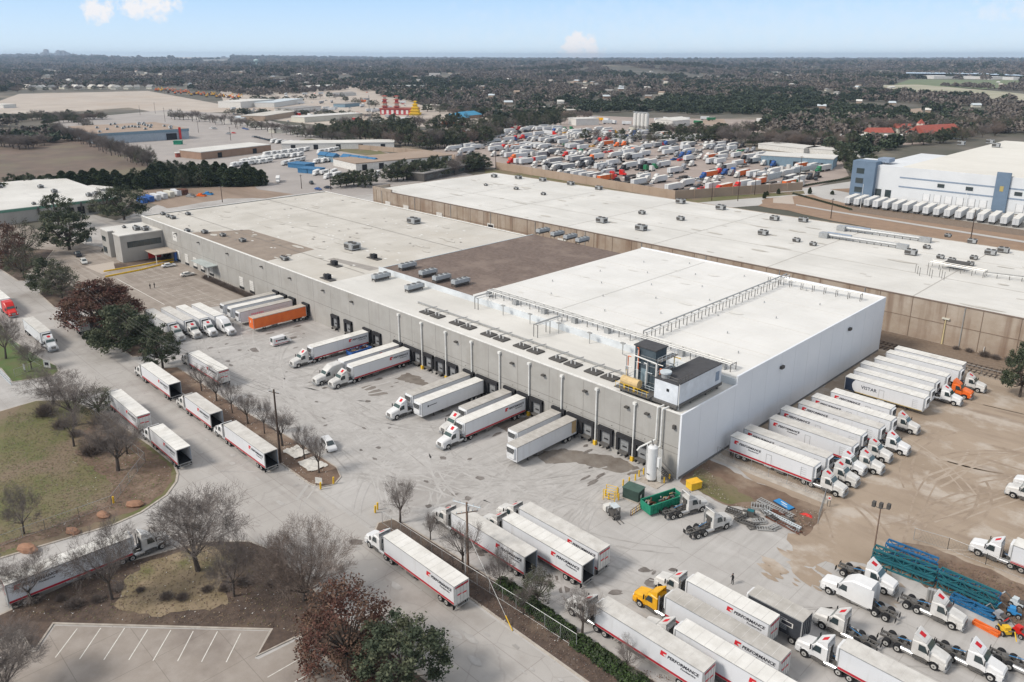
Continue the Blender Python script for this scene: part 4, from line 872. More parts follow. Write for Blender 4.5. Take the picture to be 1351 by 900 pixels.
GS='white trucks queued along the street'; GD='trailers backed to the loading docks'; GE='trailers parked beside the white end wall'; GY='trucks parked nose out in the left yard'; GB='trucks parked in the lower yard'
# street
A=semi('bright red sleeper truck with white trailer entering at the left edge of the photo',-274.5,47,0,paint=redt,kind='sleeper',tlogo=False,style='plain',grp=None)
semi('white truck driving toward the camera below the red truck, red mark on its roof deflector',-234.6,47,0,style='plain',grp=GS)
semi('white striped truck half hidden under the russet dome tree, rear doors closed',-221.5,57.0,180,Ln=16.15,grp=GS)
semi('white striped truck with open dark rear, uppermost of the open trailers on the street',-162.2,57.3,180,Ln=16.15,doors='open',grp=GS)
semi('white striped truck with closed rear doors at the meadow kerb, beside the bare thicket',-151,46.6,180,grp=GS)
semi('white striped truck with open dark rear standing at the curved red soil kerb',-131.8,46.5,180,Ln=12.6,doors='open',grp=GS)
semi('white striped truck with blue cargo showing in its open rear, middle of the street',-141.9,57.3,180,Ln=12.3,doors='open',grp=GS)
semi('white striped truck with open dark rear beside the dark timber pole',-119.6,57.2,180,doors='open',grp=GS)
semi('long white truck on the side street at lower left, partly hidden by bare branches',-111.8,13.6,88.5,style='perf',grp=GS,roofm=trroof,tlogo=False)
semi('white striped truck with closed red-topped rear doors, lowest on the street',-68,57.6,180,grp=GS)
# left yard
semi('white striped truck parked just inside the left yard behind the small bare trees',-161.9,68.2,180,grp=GY)
semi('white truck parked nose out, nearest the evergreen in the left row',-219.2,73.2,0,style='plain',grp=GY,Ln=16.15)
semi('white truck parked nose out, second from the evergreen in the left row',-217.7,77.2,0,style='plain',grp=GY,Ln=15.6)
semi('white truck parked nose out, third from the evergreen in the left row',-216.3,80.9,0,style='plain',grp=GY,Ln=15.6)
semi('white sleeper truck without roof logo, farthest from the evergreen in the left row',-215,84.8,0,style='plain',kind='sleeper',grp=GY,Ln=15)
# docks (heading -90, rear at the wall)
yr=106.1
trailer('white trailer at the dock, farthest left of the docked trailers',-209.2,yr,-90,style='plain',grp=GD,roofm=trroofg)
trailer('white trailer at the dock, second from the left, dark refrigeration unit on its nose',-204.6,yr,-90,style='plain',grp=GD,roofm=trroof)
g3=trailer('white trailer with faint pink lettering at the dock, next to the orange trailer',-199.6,yr,-90,style='plain',grp=GD,roofm=trroofg)
b=MB(); 
for k in range(7): b.box(9.2+k*.55,1.318,2.55,9.55+k*.55,1.325,3.0,M('pink_print',(.75,.2,.3),fine=0))
b.box(2,1.318,2.95,13,1.322,3.0,greyt); b.build('faded_print',g3)
ot=trailer('bright orange trailer backed to the dock',-192.0,yr,-90,style='plain',body=oratr,roofm=tan,logo=False,reefer=False,grp=GD)
b=MB(); b.box(16.152,-1.0,1.4,16.17,1.0,3.9,oratr); b.box(16.17,-.4,2.6,16.18,-.1,3.3,whitew); b.build('front_panel',ot)
semi('white striped truck at the dock beside the blue dumpster',-161.3,yr,-90,grp=GD)
semi('white sleeper truck backed to the dock behind a day cab truck',-148.2,yr,-90,kind='sleeper',style='perf',logo=True,Ln=15.8,grp=GD)
semi('white striped day cab truck at the dock just right of the docked sleeper truck',-144.0,yr,-90,grp=GD)
semi('white day cab truck at the dock paired with a stripeless white trailer',-121.9,yr,-90,style='plain',grp=GD,roofm=trroofg)
tt=trailer('stripeless white trailer standing alone at the dock beside the paired day cab truck',-117.6,yr,-90,Ln=17.2,style='plain',grp=GD,wheels_x=(2.2,3.5))
b=MB(); b.box(13.2,1.318,2.95,15.2,1.325,3.1,ink); b.box(15.3,1.318,2.8,15.7,1.325,3.2,ink); b.build('small_mark',tt)
semi('white truck at the dock mostly hidden behind the bold striped truck',-108.8,yr,-90,Ln=12.6,style='plain',grp=GD,roofm=trroofg)
semi('white striped truck at the dock with dark grille, largest of the docked trucks',-104.7,yr,-90,Ln=16.8,grp=GD)
trailer('short grey-roofed trailer at the dock, second from the right',-94.8,yr,-90,Ln=12.3,style='plain',grp=GD,roofm=trroofg)
q=trailer('stripeless white trailer with plywood rear corner, rightmost at the docks',-90.7,yr,-90,Ln=16.6,style='plain',grp=GD,roofm=trroofg)
b=MB(); b.box(.2,1.318,1.5,1.5,1.33,4.0,plyw); b.build('plywood_patch',q)
# lower yard
semi('white striped truck with open rear nearest the timber utility pole',-65.9,68.9,180,doors='open',grp=GB)
semi('white striped truck with open dark rear, middle of the three above the hedge',-58.9,73.3,180,doors='open',grp=GB)
semi('white striped truck with closed doors, uppermost of the three above the hedge',-59.2,77.2,180,grp=GB)
semi('white striped truck at the bottom beside the green hedge',-36.3,68.2,180,grp=GB)
semi('yellow tractor coupled to a grey-roofed white trailer',-30.9,76.1,180,paint=yeld,tlogo=False,roofm=trroofg,grp=GB)
semi('short white striped truck directly behind the yellow tractor, black exhaust stack',-34.8,80.9,180,Ln=12.1,grp=GB)
semi('white striped truck cut off by the bottom edge, below the yellow tractor',-26.6,71.9,180,roofm=trroof,grp=GB)
bt=trailer('short black-sided trailer parked without a tractor',-32.1,84.3,180,Ln=7.6,body=M('black_trailer_panel',(.03,.033,.04),(.045,.05,.06),sc=1),style='plain',wheels_x=(1.2,),roofm=trroofg)
b=MB()
for k in range(8): b.box(2.0,1.312,1.7+k*.22,5.2,1.318,1.82+k*.22,greyt)
b.box(1.2,1.32,2.4,2.9,1.33,3.1,whitew); b.box(1.35,1.33,2.5,2.75,1.335,3.0,ink); b.box(3.4,1.32,3.2,5.4,1.33,3.32,whitew); b.build('side_print',bt)
semi('white striped truck at the bottom right, facing left with its cab in full view',-10.9,83.2,180,grp=GB)
# right of frame
semi('white striped truck on the brown lot, cut off by the right edge of the photo',-2.0,121.5,180,grp=None)
semi('white truck without roof mark at the right edge, just behind the striped one',2.5,125.5,180,paint=twhite,tlogo=False,grp=None)
tractor('white tractor poking in at the right edge, lower of the two on the brown lot',-18.0,143.5,180,grp=None); tractor('white tractor poking in at the right edge, upper of the two on the brown lot',-17.8,147.5,180,grp=None)
# end wall row (heading 0)
ew=[(-64.7,122.5,16.2,1,'perf','nearest the wire fence'),(-64.5,127.1,16.2,1,'perf','second from the wire fence'),(-63.2,134.6,16.3,1,'perf','third from the wire fence, past the open gap'),(-63.7,140.0,16.2,1,'perf','fourth from the wire fence'),(-62.5,145.3,16.3,1,'perf','fifth from the wire fence'),(-62,150.3,16.1,0,'perf','sixth from the wire fence, without a tractor'),(-60.3,155.6,12.3,1,'perf','short, just before the gap below the dark-fronted trailer')]
for (x,y,l,tr,stl,lab) in ew:
    if tr: semi('white refrigerated truck beside the end wall, '+lab,x,y,0,Ln=l,style=stl,ndoor=True,grp=GE,logo=True)
    else: trailer('white refrigerated trailer beside the end wall, '+lab,x,y,0,Ln=l,style=stl,ndoor=True,grp=GE)
vt=trailer('white trailer with navy rear section and VISTAR lettering',-61.5,165.9,0,Ln=16.5,style='plain',logo=False,ndoor=True)
b=MB(); y=-1.318
pts=[(0.16,1.15),(2.6,1.15),(2.0,1.6),(1.7,2.2),(1.6,2.8),(1.8,3.4),(2.3,4.0),(0.16,4.0)]
b.add([(x,y-.004,z) for x,z in pts],[tuple(range(len(pts)))],navy); b.box(2.4,y-.008,1.14,16.3,y,1.3,M('gold_line',(.45,.35,.15),fine=0)); b.build('navy_end',vt); part('lettering',TM_V,vt,(3.6,-1.33,2.35))
b=MB(); b.cyl((4.25,-1.33,2.95),(4.25,-1.335,2.95),.0,navy); 
trailer('white trailer directly behind the VISTAR trailer',-61.7,170.8,0,style='plain',grp=GE,ndoor=False)
semi('white truck behind the VISTAR trailer, its cab just right of it',-62.4,176.1,0,style='plain',grp=GE)
semi('bright orange sleeper tractor on a white trailer in the end wall row',-61.3,181.4,0,style='plain',paint=orat,kind='day',tlogo=False,grp=GE,Ln=15.6)
semi('white truck farthest back in the end wall row, by the tracks',-60.9,187.4,0,style='plain',grp=GE)
trailer('white trailer at the very back of the end wall row, beside the railway',-60.5,191.6,0,Ln=15.2,style='plain',grp=GE,reefer=False)
tractor('white tractor parked in the open gap of the end wall row without a trailer',-49.9,131.9,0)
# loose tractors
tractor('white high-roof sleeper tractor facing left above the short black trailer',-27.2,97.0,180,kind='sleeper')
tractor('white day cab tractor facing right directly behind the high-roof sleeper',-33.8,102.4,0)
tractor('white day cab tractor facing right in front of the teal steel racks',-24.8,101.6,0)
tractor('white day cab tractor facing left between the black trailer and the bottom right truck',-26.8,89.6,180)
tractor('white day cab tractor at the bottom right, left one of the three facing right',-24.0,92.4,0)
tractor('white day cab tractor at the bottom right, middle one of the three facing right',-18.6,95.3,0)
tractor('white day cab tractor cut off at the right edge of the photo',-13.2,98.9,0)
tractor('white tractor just peeking in at the bottom edge, red mark on its deflector',-21.0,78.6,0)
tractor('white tractor parked against the green dumpster, facing away',-60.7,96.9,68,logo=False); tractor('white tractor beside the scrap metal heap, facing away',-55.0,95.2,72,logo=False)
# cars
def car_mesh(kind,m):
    b=MB(); dims={'sedan':(4.8,.9,1.45),'suv':(4.8,.95,1.75),'van':(5.4,.98,2.3),'pickup':(5.9,1.0,1.85)}[kind]; l,w,h=dims
    belt=.95 if kind in('sedan',) else 1.1
    b.loft([ring(-l/2,w*.86,.35,belt*.86,.1),ring(-l/2+.25,w,.28,belt,.12),ring(0,w,.26,belt,.12),ring(l/2-1.1,w,.28,belt*.96,.12),ring(l/2-.2,w*.94,.3,belt*.8,.12),ring(l/2,w*.78,.36,belt*.66,.1)],m)
    def cabin(xs):
        b.loft([ring(x,ww,belt-.08,z,.1) for x,ww,z in xs],m)
    if kind=='sedan': cabin([(-1.75,.78,belt+.02),(-1.05,.7,h),(.35,.7,h),(1.15,.8,belt+.02)])
    if kind=='suv': cabin([(-2.3,.86,belt+.1),(-2.0,.78,h),(.4,.78,h),(1.25,.88,belt+.02)])
    if kind=='van': cabin([(-2.68,.94,belt+.05),(-2.55,.88,h),(1.0,.86,h),(1.9,.9,belt+.05)])
    if kind=='pickup':
        cabin([(-.75,.86,belt),(-.65,.8,h),(.7,.8,h),(1.4,.88,belt+.02)]); b.box(-2.75,-.8,belt+.001,-.9,.8,belt+.02,dark)
    return b.mesh('body')
def car_glass(kind):
    b=MB(); l,h={'sedan':(4.8,1.45),'suv':(4.8,1.75),'van':(5.4,2.3),'pickup':(5.9,1.85)}[kind]; belt=.95 if kind=='sedan' else 1.1
    fr={'sedan':(1.18,.42,.8,.7),'suv':(1.28,.47,.88,.78),'van':(1.93,1.07,.9,.86),'pickup':(1.43,.77,.88,.8)}[kind]
    b.add([(fr[0]+.02,-.7,belt+.08),(fr[0]+.02,.7,belt+.08),(fr[1]+.03,.62,h-.06),(fr[1]+.03,-.62,h-.06)],[(0,1,2,3)],glass)
    ws={'sedan':(-1.35,.75),'suv':(-1.95,.85),'van':(.4,1.4),'pickup':(-.6,.95)}[kind]
    for s in (-1,1): 
        y0=s*(fr[2]+.045); y1=s*(fr[3]+.01); b.add([(ws[0],y0,belt+.06),(ws[1],y0,belt+.06),(ws[1]-.45,y1,h-.12),(ws[0]+.25,y1,h-.12)],[(0,1,2,3)],glass)
    rr={'sedan':(-1.8,-1.1),'suv':(-2.34,-2.08),'van':(-2.72,-2.6),'pickup':(-.79,-.7)}[kind]
    b.add([(rr[0],-.6,belt+.12),(rr[0],.6,belt+.12),(rr[1],.55,h-.1),(rr[1],-.55,h-.1)],[(0,1,2,3)],glass)
    return b.mesh('windows')
WC=wheel('w',False,.34,.22)
def car(name,label,cat,kind,m,x,y,hd,z=.04,grp=None):
    t=thing(name,label,cat,(x,y,z),R(hd),grp); part('body',cached(('car',kind,m.name),lambda:car_mesh(kind,m)),t); part('windows',cached(('cg',kind),lambda:car_glass(kind)),t)
    l={'sedan':1.4,'suv':1.45,'van':1.7,'pickup':1.85}[kind]; w={'sedan':.82,'suv':.86,'van':.88,'pickup':.9}[kind]
    for xx in (-l,l):
        for s in (-1,1): part('wheel',WC,t,(xx,s*w,.34))
    L_={'sedan':2.4,'suv':2.4,'van':2.7,'pickup':2.95}[kind]
    def lt(m,x0):
        b=MB(); b.box(x0-.05,-.18,-.1,x0+.05,.18,.1,m); return b.mesh('lamp')
    for s in (-1,1): part('headlight',cached('chl',lambda:lt(lamp,0)),t,(L_-.17,s*.62,.68)); part('tail_light',cached('ctl',lambda:lt(taill,0)),t,(-L_+.05,s*.62,.78))
    return t
car('suv','white SUV parked at the yard side of the island tip','suv','suv',twhite,-120.2,69.3,-12)
b=MB(); b.box(-1.6,-.5,1.76,.2,.5,1.8,hv); cv=car('delivery_van','white delivery van with dark side lettering beside the orange trailer','van','van',twhite,-178.0,91.0,90)
b=MB()
for s in (-1,1):
    b.box(-1.9,s*.985-.01,1.3,-1.5,s*.985+.01,1.7,redlogo); b.box(-1.4,s*.98-.01,1.35,.4,s*.98+.01,1.6,ink)
    b.box(-2.5,s*.995-.006,.55,1.5,s*.995+.006,.68,redm)
b.build('lettering',cv)
car('pickup_truck','black pickup parked by the office planter at upper left','pickup','pickup',blkt,-317,83.5,-8); car('suv','silver white SUV parked just below the black pickup','suv','suv',M('silver_paint',(.6,.6,.58),rough=.3),-303.5,81.5,-8)
car('parked_car','white sedan nearest the office entrance ramp','car','sedan',twhite,-277,101.4,80); car('parked_car','white sedan beside the grey wall under the sheet canopy','car','sedan',M('pearl_paint',(.7,.68,.64),rough=.3),-260.5,101.2,84)
# ---------------------------------------------------------------- yard objects
def dumpster(name,label,x,y,hd,m,l=7.2,h=1.9,load=True):
    t=thing(name,label,'dumpster',(x,y,.04),R(hd)); b=MB(); w=1.2
    for s in (-1,1): b.box(-l/2,s*w-.06,.3,l/2,s*w+.06,h,m)
    b.box(-l/2,-w+.06,.3,-l/2+.1,w-.06,h,m); b.box(l/2-.1,-w+.06,.3,l/2,w-.06,h,m); b.box(-l/2+.1,-w+.06,.3,l/2-.1,w-.06,.42,m)
    k=-l/2
    while k<l/2:
        for s in (-1,1): b.box(k,s*(w+.06)-.001,.35,k+.1,s*(w+.06)+.09*s,h-.1,m) if s>0 else b.box(k,-(w+.15),.35,k+.1,-(w+.059),h-.1,m)
        k+=.75
    b.box(-l/2-.03,-w-.1,h,l/2+.03,-w+.1,h+.1,m); b.box(-l/2-.03,w-.1,h,l/2+.03,w+.1,h+.1,m); b.build('bin',t)
    b=MB()
    for xx in (-l/2+.6,l/2-.6):
        for s in (-1,1): b.cyl((xx,s*1.0-.1,.15),(xx,s*1.0+.1,.15),.15,steel,8)
    b.build('rollers',t)
    if load:
        b=MB(); r=random.Random(4)
        for k in range(60):
            xx=r.uniform(-l/2+.4,l/2-.4); yy=r.uniform(-.9,.9); zz=r.uniform(.5,1.6); a=Vector((r.uniform(-.8,.8),r.uniform(-.4,.4),r.uniform(-.15,.3))); b.cyl((xx,yy,zz),(max(-l/2+.2,min(l/2-.2,xx+a.x)),max(-1,min(1,yy+a.y)),zz+a.z),r.uniform(.05,.22),r.choice([rust,rust,plyw,steel,greyt]),5)
        b.build('scrap_load',t)
    return t
dumpster('roll_off_dumpster','green open roll-off dumpster full of rusty scrap',-63.2,97.6,74,grnd)
dumpster('roll_off_dumpster','blue low dumpster beside the docked striped truck',-157.9,101.6,-90,bluec,6.0,1.3,True)
# storage tank
t=thing('storage_tank','tall white cylindrical tank standing at the warehouse corner','tank',(-69.6,103.4,.05)); b=MB(); b.cyl((0,0,.5),(0,0,6.6),.9,twhite,24); b.cyl((0,0,6.6),(0,0,6.95),.9,twhite,24,.5); b.build('shell',t,smooth=False)
b=MB(); 
for a in range(4): b.box(math.cos(a*1.57)*.8-.1,math.sin(a*1.57)*.8-.1,0,math.cos(a*1.57)*.8+.1,math.sin(a*1.57)*.8+.1,.5,steel)
b.box(-1.7,-1.7,-.02,2.4,1.7,.1,kerb); b.build('base',t)
b=MB(); b.box(1.1,-.2,3.2,1.6,.4,5.0,twhite); 
for k in range(4): b.cyl((1.3+k*.2,.0,.4),(1.3+k*.2,.0,6.8),.06,pipew,5)
b.cyl((-.8,-.6,.5),(-.8,-.6,7.2),.08,pipew,5); b.cyl((0,0,6.95),(-.6,.4,7.6),.12,steel,6); b.box(-.3,-1.08,1.6,.2,-1.04,1.75,ink); b.build('valve_cabinet',t)
t=thing('generator_box','dark green transformer box beside the yellow bollards','generator',(-68.4,96.6,.04),R(8)); b=MB(); b.box(-1.5,-1.1,.15,1.5,1.1,2.0,gen_m); b.box(-1.6,-1.2,2.0,1.6,1.2,2.12,M('green_lid',(.07,.12,.10))); b.box(-1.7,-1.3,0,1.7,1.3,.15,kerb); b.build('cabinet',t); b=MB(); b.box(1.502,-.4,.6,1.52,0,1.2,whitew); b.build('warning_label',t)
t=thing('storage_bin','yellow lidded bin at the grass corner','bin',(-62.9,106.6,.04),R(70)); b=MB(); b.box(-1.1,-.8,.1,1.1,.8,1.3,yel); b.box(-1.15,-.85,1.3,1.15,.85,1.45,M('yellow_lid',(.8,.45,.04))); b.build('body',t)
bp=[(798.5,655),(803,659),(815,652),(822,641),(830,638),(838,634),(843,629),(849,626),(816,660),(876,638),(883,634),(826,655)]
for i,(x,y) in enumerate(bp):
    p=at(x,y); b=MB(); b.cyl((0,0,0),(0,0,1.2),.14,yel,8); b.cyl((0,0,1.2),(0,0,1.26),.14,yel,8,.05); o=b.build('bollard',loc=(p.x,p.y,.03)); tag(o,f'yellow steel bollard by the storage tank, {ordn(i)} counting from the forklift','bollard','yellow bollards near the storage tank')
p=at(805,658); t=thing('loading_platform','yellow steel guard cage beside the bollards','platform',(p.x,p.y,.04),R(20)); b=MB()
for x in (-1,1):
    for y in (-.8,.8): b.cyl((x,y,0),(x,y,2.0),.07,yel,5)
for z in (.5,1.0,1.5,2.0):
    b.cyl((-1,-.8,z),(1,-.8,z),.05,yel,4); b.cyl((-1,.8,z),(1,.8,z),.05,yel,4); b.cyl((1,-.8,z),(1,.8,z),.05,yel,4)
b.build('cage',t)
t=thing('steel_gate','rusty low steel barrier leading to the green dumpster','barrier',(0,0,0)); b=MB(); a=at(832,681);c=at(857,664)
for z in (.1,.6,1.1): b.cyl((a.x,a.y,z),(c.x,c.y,z),.06,rust,4)
for k in range(12): q=a.lerp(c,k/11); b.cyl((q.x,q.y,0),(q.x,q.y,1.15),.06,yel if k%3 else rust,4)
b.build('rails',t)
p=at(811,683); t=thing('forklift','grey and black forklift parked below the yellow cage','forklift',(p.x,p.y,.04),R(-20))
b=MB(); b.box(-1.2,-.6,.3,.6,.6,1.1,darkt); b.box(-1.5,-.55,.4,-1.0,.55,1.3,hv); b.box(.6,-.5,.3,.9,.5,.8,steel); b.build('body',t)
b=MB(); 
for x,y in ((-.9,-.5),(-.9,.5),(.5,-.5),(.5,.5)): b.cyl((x,y,1.1),(x*.9,y,2.1),.05,darkt,4)
b.box(-.95,-.6,2.1,.6,.6,2.18,hvl); b.build('roll_cage',t)
b=MB(); b.box(.9,-.4,.1,1.0,-.3,2.3,steel); b.box(.9,.3,.1,1.0,.4,2.3,steel); b.box(1.0,-.4,.08,2.2,-.25,.14,steel); b.box(1.0,.25,.08,2.2,.4,.14,steel); b.box(-2.6,-.7,.2,-1.7,.7,1.2,whitew); b.build('mast',t)
for x in (-.9,.5):
    for s in (-1,1): part('wheel',wheel('w',False,.3,.2),t,(x,s*.55,.3))
p=at(1034,667); b=MB(); b.box(-1.7,-.75,0,1.7,.75,.18,M('navy_edge',(.03,.06,.12))); b.box(-1.62,-.67,.18,1.62,.67,.22,bluep); b.box(-.8,.1,.22,.5,.3,.23,whitew); b.box(-.2,-.4,.22,1,-.25,.23,whitew); o=b.build('pool_panel',loc=(p.x,p.y,.08),rz=R(-15)); tag(o,'bright blue flat panel lying on the brown soil','panel')
# scrap racks
def scrap(name,label,px,py,hd,l,m,seed,w=1.0,nr=1):
    p=at(px,py); r=random.Random(seed); b=MB()
    for q in range(nr):
        z=.1+q*.25; dy=r.uniform(-.2,.2)
        for s in (-w/2,w/2): b.box(-l/2,s-.06+dy,z,l/2,s+.06+dy,z+.14,m)
        k=-l/2
        while k<l/2: b.box(k,-w/2+dy,z+.03,k+.12,w/2+dy,z+.12,m); k+=.42
    o=b.build(name,loc=(p.x,p.y,.06),rz=R(hd)); tag(o,label,'scrap metal','scrap rack frames in the heap'); return o
scrap('metal_grating','long grey ladder frame along the back of the scrap heap',1022,673,-8,6.5,alum,1,1.1,2)
scrap('metal_grating','broad silver grating flat on the scrap heap, left of centre',1003,672,25,3.0,alum,2,1.5,2)
scrap('metal_grating','long silver beam across the middle of the scrap heap',1032,688,-6,6.5,hvl,3,.5,2)
scrap('metal_grating','rusty brown beam beneath the silver one in the scrap heap',1034,693,-7,6.2,rust,4,.9,1)
scrap('metal_grating','grey grating at the lower edge of the scrap heap',1010,699,40,2.8,alum,5,1.0,1)
scrap('metal_grating','dark grating at the lower left of the scrap heap',996,697,62,2.4,steel,6,.9,1)
scrap('metal_grating','short dark frame standing left of the scrap heap',976,685,80,2.2,steel,7,.7,3)
scrap('metal_grating','black twisted frame at the far left end of the scrap heap',968,677,10,2.6,darkt,8,1.0,2)
scrap('metal_grating','small grey grating at the right tip of the scrap heap',1046,699,-20,2.0,alum,9,.8,1)
p=at(982,681); b=MB(); b.cyl((0,0,0),(0,0,.9),.35,whitew,10); b.cyl((0,0,.9),(0,0,1.0),.37,darkt,10); tag(b.build('steel_drum',loc=(p.x,p.y,.05)),'white drum with black rim among the scrap frames','drum')
p=at(990,681); b=MB(); b.box(-.6,-.5,0,.6,.5,1.0,darkt); b.box(-.5,-.4,1.0,.5,.4,1.05,teal); tag(b.build('black_bin',loc=(p.x,p.y,.05),rz=.3),'black bin in the middle of the scrap frames','bin')
p=at(1059,688); b=MB(); b.box(-1.4,-.2,0,1.4,.2,.12,woodl); tag(b.build('timber_board',loc=(p.x,p.y,.05),rz=R(-38)),'pale timber board at the right end of the scrap heap','board')
p=at(1064,680); b=MB(); b.add([(-1,-.5,0),(1.1,-.3,0),(.7,.6,.0),(-.6,.5,0),(0,0,.35)],[(0,1,4),(1,2,4),(2,3,4),(3,0,4)],redt); tag(b.build('red_tarp',loc=(p.x,p.y,.06)),'small crumpled red tarp right of the scrap heap','tarp')
rr_=random.Random(6)
for i,(x,y,h,l,m,wd) in enumerate([(986,693,10,2.6,steel,.8),(1001,690,50,2.2,alum,.9),(1015,682,-15,3.0,steel,.9),(1028,680,10,2.4,rust,.5),(1008,678,-40,2.4,alum,.8),(1022,698,75,1.9,alum,.7),(1040,684,-30,2.6,steel,.5),(996,684,-8,2.8,steel,.6)]):
    scrap('metal_grating',f'loose {["dark","silver","dark","rusty","silver","silver","dark","dark"][i]} rack piece inside the scrap heap, {ordn(sorted([986,1001,1015,1028,1008,1022,1040,996]).index(x))} from the left',x,y,h,l,m,20+i,wd,2)
# teal lattice racks
def lattice(px0,py0,px1,py1,label,m,dz=0,w=1.3,h=1.1,dy=0):
    a=at(px0,py0);c=at(px1,py1); l=(c-a).length; rz=math.atan2(c.y-a.y,c.x-a.x); b=MB()
    for y in (-w/2,w/2):
        for z in (.1,h): b.box(0,y-.11,z-.11,l,y+.11,z+.11,m)
        n=int(l/1.3)
        for k in range(n):
            x0=k*l/n;x1=(k+1)*l/n; z0,z1=(.1,h) if k%2 else (h,.1); b.cyl((x0,y,z0),(x1,y,z1),.075,m,4); b.box(x0-.05,y-.05,.1,x0+.05,y+.05,h,m)
    n=int(l/2.2)
    for k in range(n+1):
        x=k*l/n
        for z in (.1,h): b.box(x-.05,-w/2,z-.05,x+.05,w/2,z+.05,m)
        if k<n: b.cyl((x,-w/2,h),(x+l/n,w/2,h),.07,m,4)
    o=b.build('steel_truss',loc=(a.x,a.y+dy,.05+dz),rz=rz); tag(o,label,'steel truss','stacked blue green steel frames')
lattice(1150,741,1232,772,'teal steel frame on the ground, front left of the stack',teal)
lattice(1163,735,1240,765,'blue steel frame behind the front left teal frame',tealb,w=1.4)
lattice(1150,741,1232,772,'teal steel frame lying on top at the left of the stack',teal,dz=1.25,dy=.3)
lattice(1168,731,1234,757,'bright blue steel frame at the back left of the stack',tealb,dz=1.1)
lattice(1238,773,1315,808,'teal steel frame at the front right of the stack',teal)
lattice(1243,764,1317,796,'blue steel frame at the back right of the stack',tealb,w=1.5)
lattice(1236,772,1311,806,'green steel frame on top at the right of the stack',teal,dz=1.25,dy=.4)
lattice(1255,790,1313,817,'bright blue low frame at the lower right of the stack',tealb,h=.6)
p=at(1231,795); t=thing('bundled_pallet','grey wrapped bundle standing between the teal frames and the tractor','pallet',(p.x,p.y,.04),R(15)); b=MB(); b.box(-.9,-.9,0,.9,.9,.15,woodl)
for k in range(5): b.cyl((-.7+k*.35,-.2,.15),(-.7+k*.35,-.2,2.0),.2,alum,8); b.cyl((-.7+k*.35,.4,.15),(-.7+k*.35,.4,1.8),.2,hv,8)
b.build('load',t)
lattice(1284,822,1318,840,'red orange steel beam at the right below the teal frames',orat,h=.4,w=.6)
r=random.Random(11)
for i,(x,y,m,lab) in enumerate([(1318,818,greyt,'grey compact machine at the right end of the red beam'),(1336,812,bluep,'blue compact machine by the right edge of the photo'),(1325,836,yel,'yellow compact machine beside the red one'),(1344,838,redt,'red compact machine at the right edge of the photo'),(1340,800,hvl,'pale trailer frame leaning behind the blue machine')]):
    p=at(x,y); t=thing('compact_machine',lab,'machine',(p.x,p.y,.05),r.uniform(0,6)); b=MB(); b.box(-.9,-.45,.35,.7,.45,.8,m); b.box(-.2,-.4,.8,.5,.4,1.25,m); b.cyl((.6,0,.8),(1.5,.1,1.5),.08,steel,5); b.cyl((1.5,.1,1.5),(2.1,.1,.5),.08,m,5); b.box(-.9,-.35,.8,-.4,.35,1.1,darkt); b.build('body',t)
    for xx in (-.6,.5):
        for s in (-1,1): part('wheel',wheel('w',False,.34,.22),t,(xx,s*.55,.34))
# poles
def pole(name,label,px,py,h,r0,m,arms=(),base=None,cat='utility pole',grp=None,lean=(0,0)):
    p=at(px,py) if base is None else Vector(base); t=thing(name,label,cat,(p.x,p.y,0),0,grp); b=MB(); b.cyl((0,0,0),(lean[0],lean[1],h),r0,m,8,r0*.65); b.build('post',t)
    for (z,l,ang,mm) in arms:
        b=MB(); dx=math.cos(R(ang))*l/2; dy=math.sin(R(ang))*l/2; b.cyl((lean[0]-dx,lean[1]-dy,z),(lean[0]+dx,lean[1]+dy,z),.09,mm,4)
        for k in (-.95,-.5,.5,.95): b.cyl((lean[0]+dx*k,lean[1]+dy*k,z),(lean[0]+dx*k,lean[1]+dy*k,z+.35),.06,hvl,5)
        b.build('crossarm',t)
    return t
pole('utility_pole','dark timber pole standing at the end of the row of small bare trees',370.5,611,14.8,.24,wood,((14.2,2.4,20,wood),))
up=pole('utility_pole','brown timber pole with white conduit and two crossarms beside the lowest street truck',617.6,757,11.8,.22,woodl,((11.5,4.4,20,hvl),(10.2,3.2,60,woodl)))
b=MB(); b.cyl((-.4,-.15,0),(-.4,-.15,8.6),.12,pipew,6); b.cyl((.3,0,10.6),(.3,0,11.3),.16,hv,8); b.build('conduit',up)
b=MB(); a=at(617.6,757); b.cyl((a.x,a.y,7),(at(676,833).x,at(676,833).y,.05),.03,hv,4); q=at(676,833); q2=q.lerp(Vector((a.x,a.y,0)),.14); b.cyl((q.x,q.y,.1),(q2.x,q2.y,1.1),.07,yel,5); tag(b.build('guy_wire'),'guy wire with yellow guard running down from the brown timber pole','guy wire')
q=at(665,797); q1=q+Vector((0,0,2.2)); 
lp=pole('yard_light','tall yard light with three flood lamps beside the teal steel frames',1151.4,737,8.8,.13,woodl,(),cat='light pole')
for (dx,dy,rz) in ((0,0,0),(.9,.5,30),(-.9,-.3,200)):
    b=MB(); b.box(dx-.22,dy-.3,8.7,dx+.22,dy+.3,9.5,darkt); b.cyl((0,0,8.5),(dx,dy,8.8),.05,steel,4); b.build('flood_lamp',lp)
yp=pole('vent_post','tall pale yellow post with a flat cap in front of the tan stained wall',1242.3,454,6.8,.22,M('pale_yellow_paint',(.62,.52,.3)),(),cat='post'); b=MB(); b.box(-.9,-.3,6.8,.9,.3,7.2,cream); b.build('cap',yp)
pole('utility_pole','timber pole rising behind the russet dome tree',124,440,13,.2,wood,((12.7,2.6,-70,wood),))
pole('sign_post','short pale post in front of the tan stained wall near the right edge',1297,467,1.9,.14,whitew,(),cat='post')
